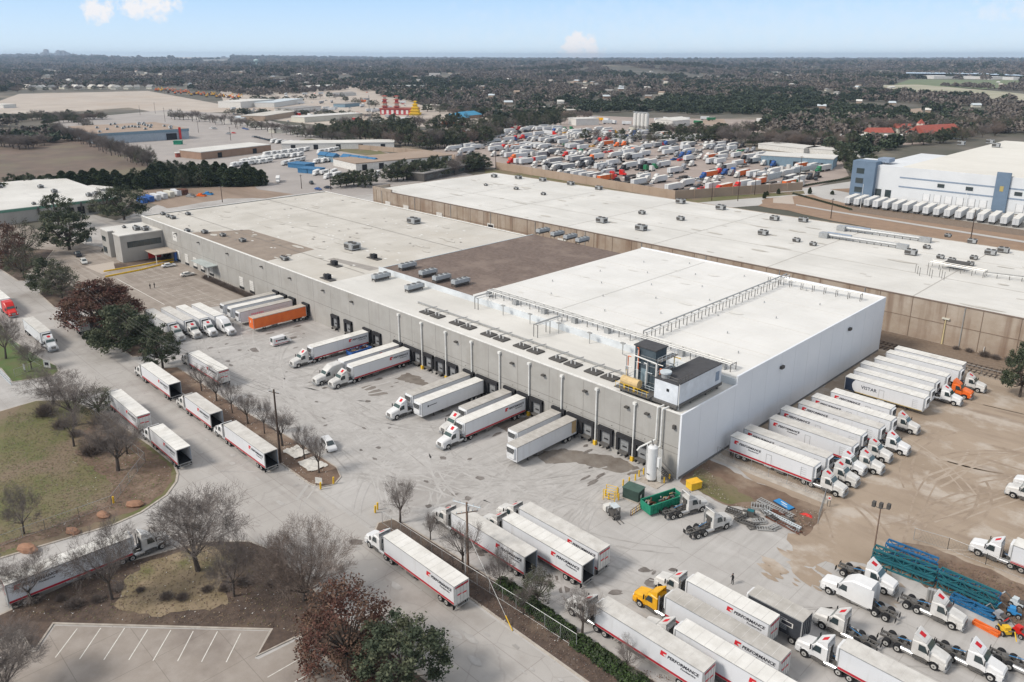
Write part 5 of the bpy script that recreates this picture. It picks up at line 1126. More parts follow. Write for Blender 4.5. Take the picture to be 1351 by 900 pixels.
def wires(label,P0,P1,n=3,sag=1.5,gap=1.0):
    b=MB(); P0=Vector(P0);P1=Vector(P1); d=(P1-P0); nn=Vector((-d.y,d.x,0)).normalized()
    for k in range(n):
        o=nn*((k-(n-1)/2)*gap); pr=P0+o
        for i in range(1,17):
            f=i/16; q=P0.lerp(P1,f)+o-Vector((0,0,sag*4*f*(1-f))); b.cyl(pr,q,.025,darkt,3,cap=False); pr=q
    tag(b.build('power_line'),label,'power line')
pa=at(124,440); pb=at(370.5,611); wires('sagging power lines from the pole behind the russet tree to the dark timber pole',(pa.x,pa.y,12.9),(pb.x,pb.y,14.4),3,3)
wires('sagging power lines running off to the upper left from the pole behind the russet tree',(pa.x,pa.y,12.9),(-420,64,13),3,3)
# signs, bollards by the islands
def signb(label,px,py,w,h,z,m,ang=0,txt=None):
    p=at(px,py,.15); t=thing('sign',label,'sign',(p.x,p.y,.16),R(ang)); b=MB(); b.box(-w/2,-.04,z,w/2,.04,z+h,m); b.build('sign_board',t); b=MB()
    for s in (-1,1): b.box(s*w*.4-.05,-.05,0,s*w*.4+.05,.05,z,steel)
    b.build('post',t)
    if txt: b=MB(); b.box(-w*.3,-.06,z+h*.3,w*.3,-.041,z+h*.7,txt); b.build('emblem',t)
    return t
signb('white square sign with a dark emblem on the grass corner at left',63,487,1.9,1.9,.4,whitew,30,ink); signb('small grey sign by the gate on the grass corner',33,491,.9,1.4,.6,hv,10); signb('white sign at the tip of the island next to yellow bollards',421,641,1.3,1.1,.5,whitew,30)
signb('small white and red notice on the wire fence corner',1093,668,.5,.7,1.2,whitew,20,redt)
signb('pale notice board beside the office planter',118,321,2.2,2.2,.6,hvl,70)
for i,(x,y,lab) in enumerate([(423,645,'yellow bollard in front of the white island sign'),(440,638,'yellow leaning bollard at the island tip, right of the white sign'),(498,672,'yellow bollard at the head of the long fence'),(150,664,'yellow marker post at the bend of the meadow fence'),(495,676,'lower yellow bollard at the fence head'),(757,770,'short white bollard near the hedge'),(1152,0,'')]):
    if not lab: continue
    p=at(x,y,.15); b=MB(); b.cyl((0,0,0),(.1,0,1.3),.16,yel if 'white b' not in lab else whitew,8); tag(b.build('bollard',loc=(p.x,p.y,.14)),lab,'bollard')
def fence(label,pts,h=2.0,step=3,z=.03,solid=True,top=hv):
    t=thing('chain_link_fence',label,'fence',(0,0,0)); b=MB(); pp=[]
    for a,c in zip(pts[:-1],pts[1:]):
        a=Vector((*a,z));c=Vector((*c,z)); n=max(1,int((c-a).length/step))
        for k in range(n+1): q=a.lerp(c,k/n); b.cyl(q,q+Vector((0,0,h)),.045,hv,5)
        pp.append((a,c))
    b.build('posts',t); b=MB()
    for a,c in pp:
        up_=Vector((0,0,1)); b.cyl(a+up_*h,c+up_*h,.035,top,4); b.cyl(a+up_*.08,c+up_*.08,.02,top,4)
        L_=(c-a).length; n=max(1,int(L_/.45)); d=(c-a).normalized()
        for k in range(n+1):
            q=a+d*min(L_,k*L_/n)
            for dd in (h*.6,-h*.6):
                e=q+d*dd+up_*h
                if (e-a).dot(d)<0 or (e-a).dot(d)>L_: continue
                b.cyl(q,e,.011,mesh_m,3,cap=False)
    b.build('wire_mesh',t)
fence('chain link fence along the island above the lowest street truck',[(-92,61.6),(-75,62.0),(-60,62.6),(-52,62.8)],2.2,2.4,.17)
fence('chain link fence beside the first refrigerated truck of the end wall row',[(-66,119.3),(-45.2,119.3),(-42.9,111.5)],2.1)
fence('chain link fence bordering the brown lot near the tracks',[(-61,197.5),(-40,197.5),(-20,199),(10,205)],2.1)
fence('thin wire fence along the brown soil mound',[atxy(1205,712),atxy(1250,725),atxy(1300,745),atxy(1360,768)],2.0)
fence('chain link fence crossing the meadow corner',[atxy(0,722),atxy(60,700),atxy(105,684),atxy(148,668),atxy(192,610),atxy(150,575),atxy(120,545)],1.8,3,.17)
fence('chain link fence around the grass corner at left',[atxy(0,440),atxy(30,470),atxy(55,484),atxy(20,498)],1.8,3,.17)
t=thing('gate','galvanised sliding gate at the left edge','gate',(0,0,0)); b=MB(); a=at(-6,489);c=at(15,509)
for z in (.3,1.0,1.7): b.cyl((a.x,a.y,z),(c.x,c.y,z),.07,hvl,5)
for k in range(9): q=a.lerp(c,k/8); b.cyl((q.x,q.y,.1),(q.x,q.y,1.8),.05,hvl,4)
b.build('gate_frame',t)
for i,(x,y,s,lab) in enumerate([(136,681,1.4,'rounded sandstone boulder at the meadow kerb, middle of three'),(96,703,1.5,'flat sandstone boulder at the meadow kerb, lower'),(36,726,1.8,'largest flat sandstone boulder near the left edge'),(178,667,1.6,'long red sandstone slab on the bare soil')]):
    p=at(x,y,.15); b=MB(); r=random.Random(i); rings=[]
    for k,(rr,zz) in enumerate(((.9,0),(1.0,.3),(.75,.6),(.3,.75))): rings.append([(math.cos(a*.785)*rr*s*r.uniform(.8,1.1),math.sin(a*.785)*rr*s*.55*r.uniform(.8,1.1),zz*s*.8) for a in range(8)])
    b.loft(rings,rock); tag(b.build('boulder',loc=(p.x,p.y,.1),rz=R(15+10*i)),lab,'boulder')
for i,(x,y,s,lab) in enumerate([(391,597,1.6,'crumpled pale tarp sheet under the bare trees of the island'),(412,613,1.7,'crumpled pale tarp sheet nearest the island tip')]):
    p=at(x,y,.15); b=MB(); r=random.Random(i+5); n=8; vs=[]; 
    for a in range(n):
        for c in range(n): vs.append(((a-3.5)*.4*s+r.uniform(-.2,.2),(c-3.5)*.3*s+r.uniform(-.2,.2),r.uniform(.02,.3)))
    b.add(vs,[(a*n+c,(a+1)*n+c,(a+1)*n+c+1,a*n+c+1) for a in range(n-1) for c in range(n-1)],clotht); tag(b.build('tarp',loc=(p.x,p.y,.17)),lab,'tarp')
# people
def person(label,px,py,face,pose=0):
    p=at(px,py); me=bpy.data.meshes.new('person')
    ar=[(.22,.0,1.42),(.3,.05,1.15),(.2,.28,1.05+.1*pose)]
    V=[(0,0,.98),(0,0,1.2),(0,0,1.42),(0,0,1.52),(0,.01,1.62),(0,.02,1.72),
       (.1,0,.92),(.12,.03,.5),(.13,-.02,.08),(.13,.14,.05),(-.1,0,.92),(-.13,-.05,.5),(-.14,-.08,.08),(-.14,.08,.05),
       (.2,0,1.42),(.27,.02,1.16),(.22,.22,1.08),(.19,.28,1.1),(-.2,0,1.42),(-.28,-.02,1.15),(-.24,.15,1.0),(-.22,.22,.98)]
    E_=[(0,1),(1,2),(2,3),(3,4),(4,5),(0,6),(6,7),(7,8),(8,9),(0,10),(10,11),(11,12),(12,13),(2,14),(14,15),(15,16),(16,17),(2,18),(18,19),(19,20),(20,21)]
    rr=[.15,.14,.17,.065,.1,.09,.1,.075,.05,.045,.1,.075,.05,.045,.07,.05,.04,.04,.07,.05,.04,.04]
    me.from_pydata(V,E_,[]); o=bpy.data.objects.new('person',me); COL.objects.link(o); o.location=(p.x,p.y,.04); o.rotation_euler.z=R(face)
    bpy.context.view_layer.objects.active=o
    sk=o.modifiers.new('skin','SKIN')
    if not me.skin_vertices: 
        bm=bmesh.new(); bm.from_mesh(me); bm.verts.layers.skin.verify(); bm.to_mesh(me); bm.free()
    for i,x in enumerate(rr): me.skin_vertices[0].data[i].radius=(x,x*.8)
    me.skin_vertices[0].data[0].use_root=True
    o.modifiers.new('sub','SUBSURF').levels=1; o.modifiers[-1].render_levels=2; me.materials.append(cloth)
    tag(o,label,'person')
    b=MB(); b.loft([[(math.cos(a*.785)*q,.03+math.sin(a*.785)*q*1.1,z) for a in range(8)] for q,z in ((.05,1.56),(.085,1.62),(.095,1.70),(.06,1.78))],skin); b.build('head',o)
    b=MB(); b.loft([[(math.cos(a*.785)*q,.01+math.sin(a*.785)*q*1.1,z) for a in range(8)] for q,z in ((.1,1.69),(.105,1.74),(.06,1.81))],dark); b.build('hair',o)
    return o
person('person in black standing in the left parking area, left of the pair',198.5,381.5,100); person('person in black standing in the left parking area, right of the pair',204,380,-60); person('person in black looking at a phone in the concrete yard near the short striped trailer',966,771,150,1)
# shrub row fence next to the wall
# ---------------------------------------------------------------- trees (prototypes are 10 m tall, crown about 9 m wide)
def rotv(d,ang,az):
    a=d.cross(Vector((0,0,1)) if abs(d.z)<.95 else Vector((1,0,0))).normalized(); b=d.cross(a)
    return (d*math.cos(ang)+(a*math.cos(az)+b*math.sin(az))*math.sin(ang)).normalized()
def bare_proto(seed,trunk=2.6,levels=5,open_=38,upw=.06,nl=5,tw=twig,len0=3.2,tn=(1,1,2)):
    r=random.Random(seed); T=MB(); C=MB()
    def seg(mb,p,q,r0,r1,m,n=3): mb.cyl(p,q,r0,m,n,r1,cap=False)
    top=Vector((r.uniform(-.2,.2),r.uniform(-.2,.2),trunk)); seg(T,Vector((0,0,-.1)),top*.5,.30,.24,bark,7); seg(T,top*.5,top,.24,.2,bark,7)
    def grow(p,d,ln,rad,lv):
        n=3; 
        for k in range(n):
            d=(d+Vector((r.uniform(-.16,.16),r.uniform(-.16,.16),r.uniform(-.08,.12)+upw))).normalized(); q=p+d*ln/n; r1=rad*(1-.22)
            mb=T if lv>=levels-1 else C; seg(mb,p,q,rad,r1,bark if lv>=levels-1 else tw,5 if lv>=levels-1 else 3); p=q; rad=r1
            if lv>0:
                for c in range(1 if lv>1 else 2): grow(p,rotv(d,R(r.uniform(22,48)),r.uniform(0,6.28)),ln*r.uniform(.6,.78),rad*.62,lv-1)
            else:
                for c in range(r.choice(tn)): q2=p+rotv(d,R(r.uniform(15,60)),r.uniform(0,6.28))*ln*r.uniform(.4,.9); seg(C,p,q2,max(.013,rad*.6),.008,tw)
        if lv>0: grow(p,d,ln*.7,rad*.7,lv-1)
    for k in range(nl):
        az=6.283*k/nl+r.uniform(-.4,.4); an=R(r.uniform(open_*.5,open_*1.25)); d=Vector((math.sin(an)*math.cos(az),math.sin(an)*math.sin(az),math.cos(an))); grow(top.copy(),d,len0*r.uniform(.85,1.15),.15,levels-1)
    # normalise to 10 m
    zm=max(v[2] for v in C.v); s=10/zm
    for M_ in (T,C): M_.v=[(x*s,y*s,z*s) for x,y,z in M_.v]
    wd=sorted(math.hypot(x,y) for x,y,z in C.v)[int(len(C.v)*.97)]*2
    return T.mesh('trunk'),C.mesh('crown'),wd
def leaf_proto(seed,trunk=2.2,n_cl=70,per=110,ls=.17,m1=leafd,m2=leafl,wide=4.6,hz=(.30,1.0),cl=.9,dome=False,gap=.0):
    r=random.Random(seed); T=MB(); C=MB(); top=Vector((0,0,trunk)); T.cyl((0,0,-.1),top,.32,bark,7,.22,cap=False)
    z0=10*hz[0]; 
    for k in range(n_cl):
        az=r.uniform(0,6.283); u=r.uniform(-.25 if not dome else .0,1); rr=math.sqrt(max(0,1-u*u)); f=r.uniform(.55,1.0)**.6
        c=Vector((math.cos(az)*rr*wide*f*r.uniform(.8,1.1),math.sin(az)*rr*wide*f*r.uniform(.8,1.1),z0+(10-z0)*(max(0,u) if u>0 else u*.5)*f*r.uniform(.85,1.04)))
        if k%3==0: 
            mid=top.lerp(c,.5)+Vector((0,0,-.4)); T.cyl(top,mid,.13,bark,5,.08,cap=False); T.cyl(mid,c,.08,bark,4,.03,cap=False)
        m=m1 if r.random()<.6 else m2; cs=cl*r.uniform(.7,1.3)
        for j in range(per):
            p=c+Vector((r.gauss(0,.5)*cs,r.gauss(0,.5)*cs,r.gauss(0,.34)*cs)); a=Vector((r.gauss(0,1),r.gauss(0,1),r.gauss(0,.7))).normalized(); b=a.cross(Vector((r.gauss(0,1),r.gauss(0,1),r.gauss(0,1)))).normalized()
            s=ls*r.uniform(.6,1.4); C.add([p-a*s,p+b*s*.6,p+a*s,p-b*s*.6],[(0,1,2,3)],m)
    wd=sorted(math.hypot(x,y) for x,y,z in C.v)[int(len(C.v)*.985)]*2; zt=sorted(z for x,y,z in C.v)[int(len(C.v)*.995)]
    for M_ in (T,C): M_.v=[(x,y,z*10/zt) for x,y,z in M_.v]
    return T.mesh('trunk'),C.mesh('crown'),wd
def cedar_proto(seed,wide=2.4,nl=2600,m1=cedar,m2=cedar2):
    r=random.Random(seed); T=MB(); C=MB(); T.cyl((0,0,-.1),(0,0,8),.2,bark,5,.05,cap=False)
    lob=[(r.uniform(0,6.28),r.uniform(1,9),r.uniform(.7,1.25)) for _ in range(9)]
    for j in range(nl):
        z=r.uniform(.4,10); prof=wide*(1-((z-2)/8.2)**2 if z>2 else .75+.25*z/2)**.8 if z<10.1 else .1
        az=r.uniform(0,6.283); rad=prof*r.uniform(.55,1.0)*(1+.18*math.sin(az*3+seed)+.15*math.sin(z*2.3+az*2))
        p=Vector((math.cos(az)*rad,math.sin(az)*rad,z)); a=Vector((math.cos(az)*.5+r.gauss(0,.4),math.sin(az)*.5+r.gauss(0,.4),r.uniform(-.2,1))).normalized(); b=a.cross(Vector((r.gauss(0,1),r.gauss(0,1),r.gauss(0,1)))).normalized(); s=r.uniform(.2,.5)
        C.add([p-a*s,p+b*s*.5,p+a*s,p-b*s*.5],[(0,1,2,3)],m1 if (math.sin(az*2+z*.9+seed)+r.gauss(0,.6))<.5 else m2)
    return T.mesh('trunk'),C.mesh('crown'),wide*2
TP={}
TP['vase']=bare_proto(1,2.2,5,36,.05,6); TP['round']=bare_proto(2,2.6,5,46,.03,5); TP['small']=bare_proto(3,3.0,4,38,.08,6,len0=2.8); TP['small2']=bare_proto(4,2.7,4,44,.05,6,len0=2.8); TP['fan']=bare_proto(6,1.3,5,54,.05,10,tw=twigw,tn=(1,))
TP['thin']=bare_proto(8,1.6,4,32,.09,4,len0=3.4,tw=twigw)
TP['ever']=leaf_proto(11,n_cl=88,per=115,cl=.74); TP['ever2']=leaf_proto(12,n_cl=60,per=120,ls=.19,wide=5.2); TP['dome']=leaf_proto(13,trunk=1.6,n_cl=230,per=75,ls=.15,m1=leafr,m2=leafr2,wide=5.6,hz=(.22,1),dome=True,cl=.75); TP['russet']=leaf_proto(14,trunk=1.0,n_cl=150,per=60,ls=.14,m1=leafr,m2=leafr2,wide=5.0,hz=(.12,1),cl=.9)
TP['grey']=leaf_proto(15,n_cl=90,per=60,ls=.13,m1=greyleaf,m2=leafl,wide=5.0)
for k in range(3): TP['cedar%d'%k]=cedar_proto(20+k,2.2+.4*k)
def tree(label,px,py,hp,wp,kind,rz=None,grp=None,name=None,base=None,cat='tree'):
    """px,py = trunk foot; hp, wp = crown height and width in metres"""
    p=at(px,py) if base is None else Vector((*base,0)); T,C,wd=TP[kind]
    nm=name or {'vase':'bare_tree','round':'bare_tree','small':'bare_tree','small2':'bare_tree','fan':'bare_tree','thin':'bare_tree','ever':'evergreen_oak','ever2':'evergreen_oak','dome':'russet_tree','russet':'russet_tree','grey':'grey_tree'}.get(kind,'cedar_tree')
    t=thing(nm,label,cat,(p.x,p.y,.1),rnd.uniform(0,6.28) if rz is None else rz,grp); s=(wp/wd,wp/wd,hp/10)
    part('trunk',T,t,sc=s); part('crown',C,t,sc=s); return t
D=lambda x,y: (at(x,y)-Vector((0,0,H))).length
def tpx(label,bx,by,topy,wpx,kind,grp=None,**k):
    d=D(bx,by); dep=math.asin(H/d); a=wpx*d/F*.5; want=(by-topy)*d/F; sn,cs=math.sin(dep),math.cos(dep); h=2.0
    while h<30 and .58*h*cs+math.hypot(.42*h*cs,a*sn*.85)<want: h+=.1
    return tree(label,bx,by,max(h,a*.75),a*2*(.95 if kind not in('ever','ever2') else .88),kind,grp=grp,**k)
tpx('large bare tree standing alone on the lawn in front of the long white truck',262,754,654,112,'vase')
tpx('widest bare fan-shaped tree behind the russet tree in the foreground',402,793,692,128,'fan')
tpx('small dark bare tree between the two big bare trees in the foreground',309,788,712,68,'round')
tpx('large russet-leaved tree in the foreground beside the street',458,868,778,128,'russet')
tpx('dark green evergreen oak at the bottom edge of the photo',530,908,826,132,'ever')
tpx('bare tree in front of the white tractor at lower left',148,792,700,78,'round'); tpx('bare tree in front of the rear of the long white truck at lower left',42,796,736,74,'round'); tpx('bare tree at the bottom left corner over the parking bay',10,925,852,88,'vase')
tpx('lone small bare tree on the meadow at left',32,706,648,50,'round')
for i,(x,y,ty,w,k) in enumerate([(70,534,488,76,'round'),(100,562,502,66,'small'),(98,590,540,46,'small2'),(130,545,512,56,'grey'),(156,622,564,66,'small'),(168,600,560,46,'small2'),(124,602,566,36,'thin'),(144,584,546,40,'small')]): tpx(f'leafless tree in the meadow thicket, {ordn(i)} from its upper end',x,y,ty,w,k,grp='thicket of bare trees at the meadow edge')
tpx('bare tree at the far left edge above the grass corner',8,474,418,52,'round'); tpx('small bare tree at left leaning over the wire fence of the grass corner',42,488,452,34,'round'); tpx('reddish bare tree at the left edge near the upper road',12,352,304,46,'russet'); tpx('greyish tree left of the parked black pickup',32,368,330,42,'grey')
tpx('evergreen oak in front of the left warehouse wall',92,330,286,66,'ever'); tpx('dark evergreen oak close to the left warehouse corner',78,300,262,46,'ever2'); tpx('evergreen oak beside the blue containers',164,290,250,62,'ever2'); tpx('reddish grey tree by the upper road, behind the greyish one',34,340,298,44,'grey'); tpx('dark bare tree between the left warehouse and the containers',142,285,252,44,'grey')
tpx('evergreen oak on the planted corner above the street, left one',66,386,346,52,'ever2'); tpx('grey-green tree on the planted corner above the street, right one',82,394,352,50,'grey')
tpx('domed russet tree above the street trucks',136,432,375,100,'dome'); tpx('widest dark evergreen oak beside the left row of white trucks',164,464,407,86,'ever2'); tpx('dark evergreen oak under the power lines by the yard entrance',215,486,437,52,'ever'); tpx('low dark evergreen at the foot of the widest oak',172,452,416,50,'ever2')
G_='small bare trees along the street island'
for i,(x,y,ty,w) in enumerate([(266.5,517,482,32),(286,530,496,30),(306.8,546,506,28),(327.4,560,519,32),(349,573,526,28),(372.7,589,538,46),(402,607,562,32),(421,625,576,34)]): tpx(f'small bare street tree on the island, {ordn(i)} counting from the yard truck',x,y,ty,w,'small' if i%2 else 'small2',grp=G_)
tpx('small bare tree above the head of the long fence',528,691,636,58,'small2'); 
for i,(x,y,ty,w,k) in enumerate([(568,713,680,26,'small'),(610,752,690,60,'small2'),(660,777,726,48,'round'),(709,799,752,46,'grey'),(768,837,788,50,'small'),(828,886,850,44,'small2'),(690,812,776,26,'small')]): tpx(f'small bare tree below the parked trucks, {ordn(i)} along the island from the upper left',x,y,ty,w,k,grp='bare trees along the hedge island')
tpx('dark green bushy tree at the right edge beside the tracks',1345,524,468,48,'ever')
# hedges and shrubs
def shrub_mesh(seed,m1,m2,n=1100,ls=.13):
    r=random.Random(seed); b=MB()
    for j in range(n):
        a=r.uniform(0,6.283); u=r.uniform(0,1); f=r.uniform(.6,1); rr=math.sqrt(1-u*u*.9)*f; p=Vector((math.cos(a)*rr*(1+.2*math.sin(3*a+seed)),math.sin(a)*rr,u*f+.05))
        v=Vector((r.gauss(0,1),r.gauss(0,1),r.gauss(0,1))).normalized(); q=v.cross(Vector((r.gauss(0,1),r.gauss(0,1),r.gauss(0,1)))).normalized(); s=ls*r.uniform(.6,1.4)
        b.add([p-v*s,p+q*s*.6,p+v*s,p-q*s*.6],[(0,1,2,3)],m1 if r.random()<.6 else m2)
    return b.mesh('shrub')
def twiggy(seed,n=420):
    r=random.Random(seed); b=MB()
    for j in range(n):
        a=r.uniform(0,6.283); t=r.uniform(.15,1.3); p=Vector((r.gauss(0,.25),r.gauss(0,.25),0)); d=Vector((math.cos(a)*math.sin(t),math.sin(a)*math.sin(t),math.cos(t)+.1)); q=p+d*r.uniform(.5,1.05)
        b.cyl(p,q,.018,twig if r.random()<.5 else twigw,3,.008,cap=False)
        for k in range(2): m=p.lerp(q,r.uniform(.4,.9)); b.cyl(m,m+(d+Vector((r.gauss(0,.5),r.gauss(0,.5),r.gauss(0,.3))))*.3,.012,twigw if r.random()<.5 else twig,3,.006,cap=False)
    return b.mesh('shrub')
SH=[shrub_mesh(1,hedge,leafd),shrub_mesh(2,leafd,leafl),twiggy(3),twiggy(4)]
def shrub(label,x,y,s,k,grp=None,z=.12,hs=1.0,name='shrub'):
    p=at(x,y); o=bpy.data.objects.new(name,SH[k]); COL.objects.link(o); o.location=(p.x,p.y,z); o.scale=(s,s,s*hs); o.rotation_euler.z=rnd.uniform(0,6); tag(o,label,'shrub',grp); return o
hp=[(664+k*8.2,774+k*6.2) for k in range(11)]+[(764+k*9,850+k*6.3) for k in range(10)]
for i,(x,y) in enumerate(hp): shrub(f'green hedge shrub below the parked trucks, {ordn(i)} from the upper left',x,y,1.35,0,'green hedge shrubs below the parked trucks',hs=.8)
for i in range(24):
    f=i/23; x=262+f*112-(0); y=366+f*47
    shrub(f'bare brown shrub along the warehouse wall, {ordn(i)} from the sheet canopy',272+i*2.9,368+i*1.25,1.3,3 if i%3 else 2,'brown shrubs along the warehouse wall',hs=.9)
for i,(x,y) in enumerate([(172,341),(178,339),(184,338),(189,337),(141,331),(146,333),(151,336)]): shrub(f'dark shrub in the office beds, {ordn(i)} counting from the entrance canopy',x,y,1.6,1,'dark shrubs around the office',hs=.7)
for i in range(26):
    X=-52+i*2.6+rnd.uniform(-1,1); o=shrub(f'dry brown shrub along the tan stained wall, {ordn(i)} from the warehouse corner',1,900,rnd.uniform(.8,1.8) if i not in(6,7,8) else 2.4,3 if i%4 else 2,'dry shrubs along the tan wall',hs=.9); o.location=(X,212.3+rnd.uniform(-.4,.6),.05)
for i in range(5):
    a=(160+rnd.uniform(-70,60),590+rnd.uniform(-55,60)) ; shrub(f'low bare bush in the meadow thicket, {ordn(i)} from its upper end',60+i*20,550+i*14+rnd.uniform(-14,10),rnd.uniform(1.2,2.2),3 if i%2 else 2,'low bushes in the meadow thicket')
for i in range(15):
    x=20+i*28+rnd.uniform(-6,6); y=818-i*2.6+rnd.uniform(-30,4)
    shrub(f'low brown bush on the foreground lawn, {ordn(i)} from the left',x,y,rnd.uniform(.6,1.3),3 if i%3 else 2,'low bushes on the foreground lawn',hs=.8)
for i in range(12): shrub(f'dark undergrowth bush beneath the widest oak, {ordn(i)} from the left',118+i*6.5,446+((i*7)%11),1.7,1,'undergrowth beneath the oaks')
# loose leaves, pebbles and litter on the soils: nobody could count them
b=MB(); r=random.Random(5)
def scatter(pl,n,s0,s1,mats):
    P_=[Vector(q) for q in PX(pl)]; xs=[q.x for q in P_];ys=[q.y for q in P_]; c=0;it=0
    while c<n and it<n*8:
        it+=1; x=r.uniform(min(xs),max(xs)); y=r.uniform(min(ys),max(ys)); ins=False; j=len(P_)-1
        for i in range(len(P_)):
            if (P_[i].y>y)!=(P_[j].y>y) and x<(P_[j].x-P_[i].x)*(y-P_[i].y)/(P_[j].y-P_[i].y)+P_[i].x: ins=not ins
            j=i
        if not ins: continue
        c+=1; s=r.uniform(s0,s1); a=r.uniform(0,6.28); z=.19; b.add([(x-s*math.cos(a),y-s*math.sin(a),z),(x+s*.5*math.sin(a),y-s*.5*math.cos(a),z),(x+s*math.cos(a),y+s*math.sin(a),z+.06),(x-s*.5*math.sin(a),y+s*.5*math.cos(a),z+.05)],[(0,1,2,3)],r.choice(mats))
lawn=[(10,812),(130,756),(249,724),(330,716),(400,764),(450,818),(540,885),(459,893),(395,838),(357,828),(71,820)]
scatter(lawn,5000,.05,.16,[mud,leafr2,soil_dark,twigw,MATS['straw_grass'],grassg]); scatter(lawn,160,.06,.13,[whitew])
scatter([(10,545),(130,550),(228,620),(214,653),(60,712),(-20,740)],9000,.06,.2,[grassg,mud,grassd,twigw,grassb]); scatter([(130,556),(228,620),(214,653),(60,712),(100,600)],120,.05,.12,[whitew])
scatter([(498,700),(660,772),(830,880),(900,900),(780,900),(620,790)],2500,.05,.15,[mud,leafr2,soil_dark,twigw]); scatter([(498,700),(660,772),(830,880),(900,900),(780,900),(620,790)],60,.06,.13,[whitew])
scatter([(965,668),(1090,675),(1060,705),(905,640),(930,608)],1500,.05,.14,[mud,grassg,tan,twigw]); scatter([(1165,735),(1192,718),(1351,775),(1351,828),(1220,775)],1500,.05,.15,[mud,grassd,twigw,soil_dark])
scatter([(235,485),(270,500),(430,620),(445,635),(410,645),(350,600)],1500,.05,.14,[mud,leafr2,soil_dark,twigw,whitew])
tag(b.build('ground_litter'),'dry leaves, tufts and specks of litter over the soil beds','litter',kind='stuff')
# ---------------------------------------------------------------- middle and far distance
def bldpx(name,label,cat,pl,pr,depth,h,wm,rm,gable=False,trimm=None,win=0,winm=glass,grp=None,rh=2.5,door=0):
    a=at(*pl);c=at(*pr); l=(c-a).length; rz=math.atan2(c.y-a.y,c.x-a.x)
    z=hgt(a.x,a.y); t=thing(name,label,cat,(a.x,a.y,z-.3),rz,grp)
    b=MB(); b.box(0,0,0,l,depth,h,wm); b.build('wall',t)
    b=MB()
    if gable:
        b.add([(-.6,-.6,h+.01),(l+.6,-.6,h+.01),(l+.6,depth+.6,h+.01),(-.6,depth+.6,h+.01),(-.6,depth/2,h+rh),(l+.6,depth/2,h+rh)],[(0,1,5,4),(2,3,4,5),(1,2,5),(3,0,4),(0,3,2,1)],rm)
    else: b.box(-.3,-.3,h+.005,l+.3,depth+.3,h+.5,rm)
    b.build('roof',t)
    for k in range(win):
        x=(k+.5)*l/win; b=MB(); b.box(x-l/win*.28,-.08,h*.35,x+l/win*.28,-.01,h*.72,winm); b.build('window',t)
    for k in range(door):
        x=(k+.5)*l/door; b=MB(); b.box(x-1.8,-.1,.3,x+1.8,-.02,4.2,dark); b.build('door',t)
    return t
# left warehouse
lw=thing('low_warehouse','low warehouse with white roof and green fascia at the left edge','warehouse',(-401,76,0)); b=MB(); b.box(-92,-80,0,0,52,5.4,wallg); b.build('wall',lw); b=MB(); b.box(-92.2,-80.2,5.4,.2,52.2,6.5,trim); b.build('fascia',lw); b=MB(); b.box(-91.8,-79.8,6.5,-.2,51.8,6.7,roofw); b.build('roof',lw)
b=MB()
for k in range(5): b.box(.2,28+k*4.6,.8,.4,31+k*4.6,4.2,dark)
b.box(52*0+.2,46,.2,.5,50.5,4.6,dark); b.build('dock_openings',lw)
b=MB()
for k in range(4): b.box(.25,-2+k*18,2.8,.9,-1.3+k*18,6.2,darkt)
b.build('downpipes',lw)
for px,py,s in ((54,248,3),(72,254,3),(118,259,3),(127,257,3),(0,248,3),(45,270,2)): p=at(px,py,6.7); ac_unit(p.x+401,p.y-76,6.7,s,s*.8,s*.5,hv,lw)
bldpx('shed','low grey shed behind the white-roofed left warehouse','shed',(122,262),(150,257),16,4,whitew,roofw)
# containers
cc=[bluec,bluec,conm,conm,cream,conm,rust,rust]
cl=['blue shipping container, leftmost of the row','blue shipping container, second of the row','pale container right of the blue ones','pale container in the middle of the row','cream container in the row','pale container left of the rusty ones','rusty shipping container, left of the pair','rusty shipping container, right of the pair']
for i in range(8):
    p=at(192+i*9.0 if i<6 else 240+(i-6)*6,268.5-i*2.0 if i<6 else 258-(i-6)*1); t=thing('shipping_container',cl[i],'container',(p.x,p.y,.1),R(180),'shipping containers in a row'); L_=9 if i<6 else 5
    b=MB(); b.box(0,-1.2,0,L_,1.2,2.7,cc[i]); 
    for k in range(16): b.box(.3+k*L_/17,-1.24,.15,.45+k*L_/17,-1.2,2.6,cc[i])
    b.build('body',t); b=MB(); b.box(-.03,-.03,.1,-.001,.03,2.6,darkt); b.box(-.05,-.6,.1,-.02,-.55,2.6,hv); b.box(-.05,.55,.1,-.02,.6,2.6,hv); b.build('doors',t)
for i,(x,y,m) in enumerate([(266,259,orat),(275,257,bluep),(252,260,hv)]):
    p=at(x,y); b=MB(); b.box(-2.5,-1,0,2.5,1,.8,m); b.box(-1.5,-.8,.8,0,.8,1.5,m); b.box(1,-.7,.8,2,.7,1.2,darkt); tag(b.build('machine_parts',loc=(p.x,p.y,.1),rz=.5),['orange machine parts lying right of the containers','blue machine parts lying right of the containers','grey steel parts lying beside the rusty containers'][i],'machinery')
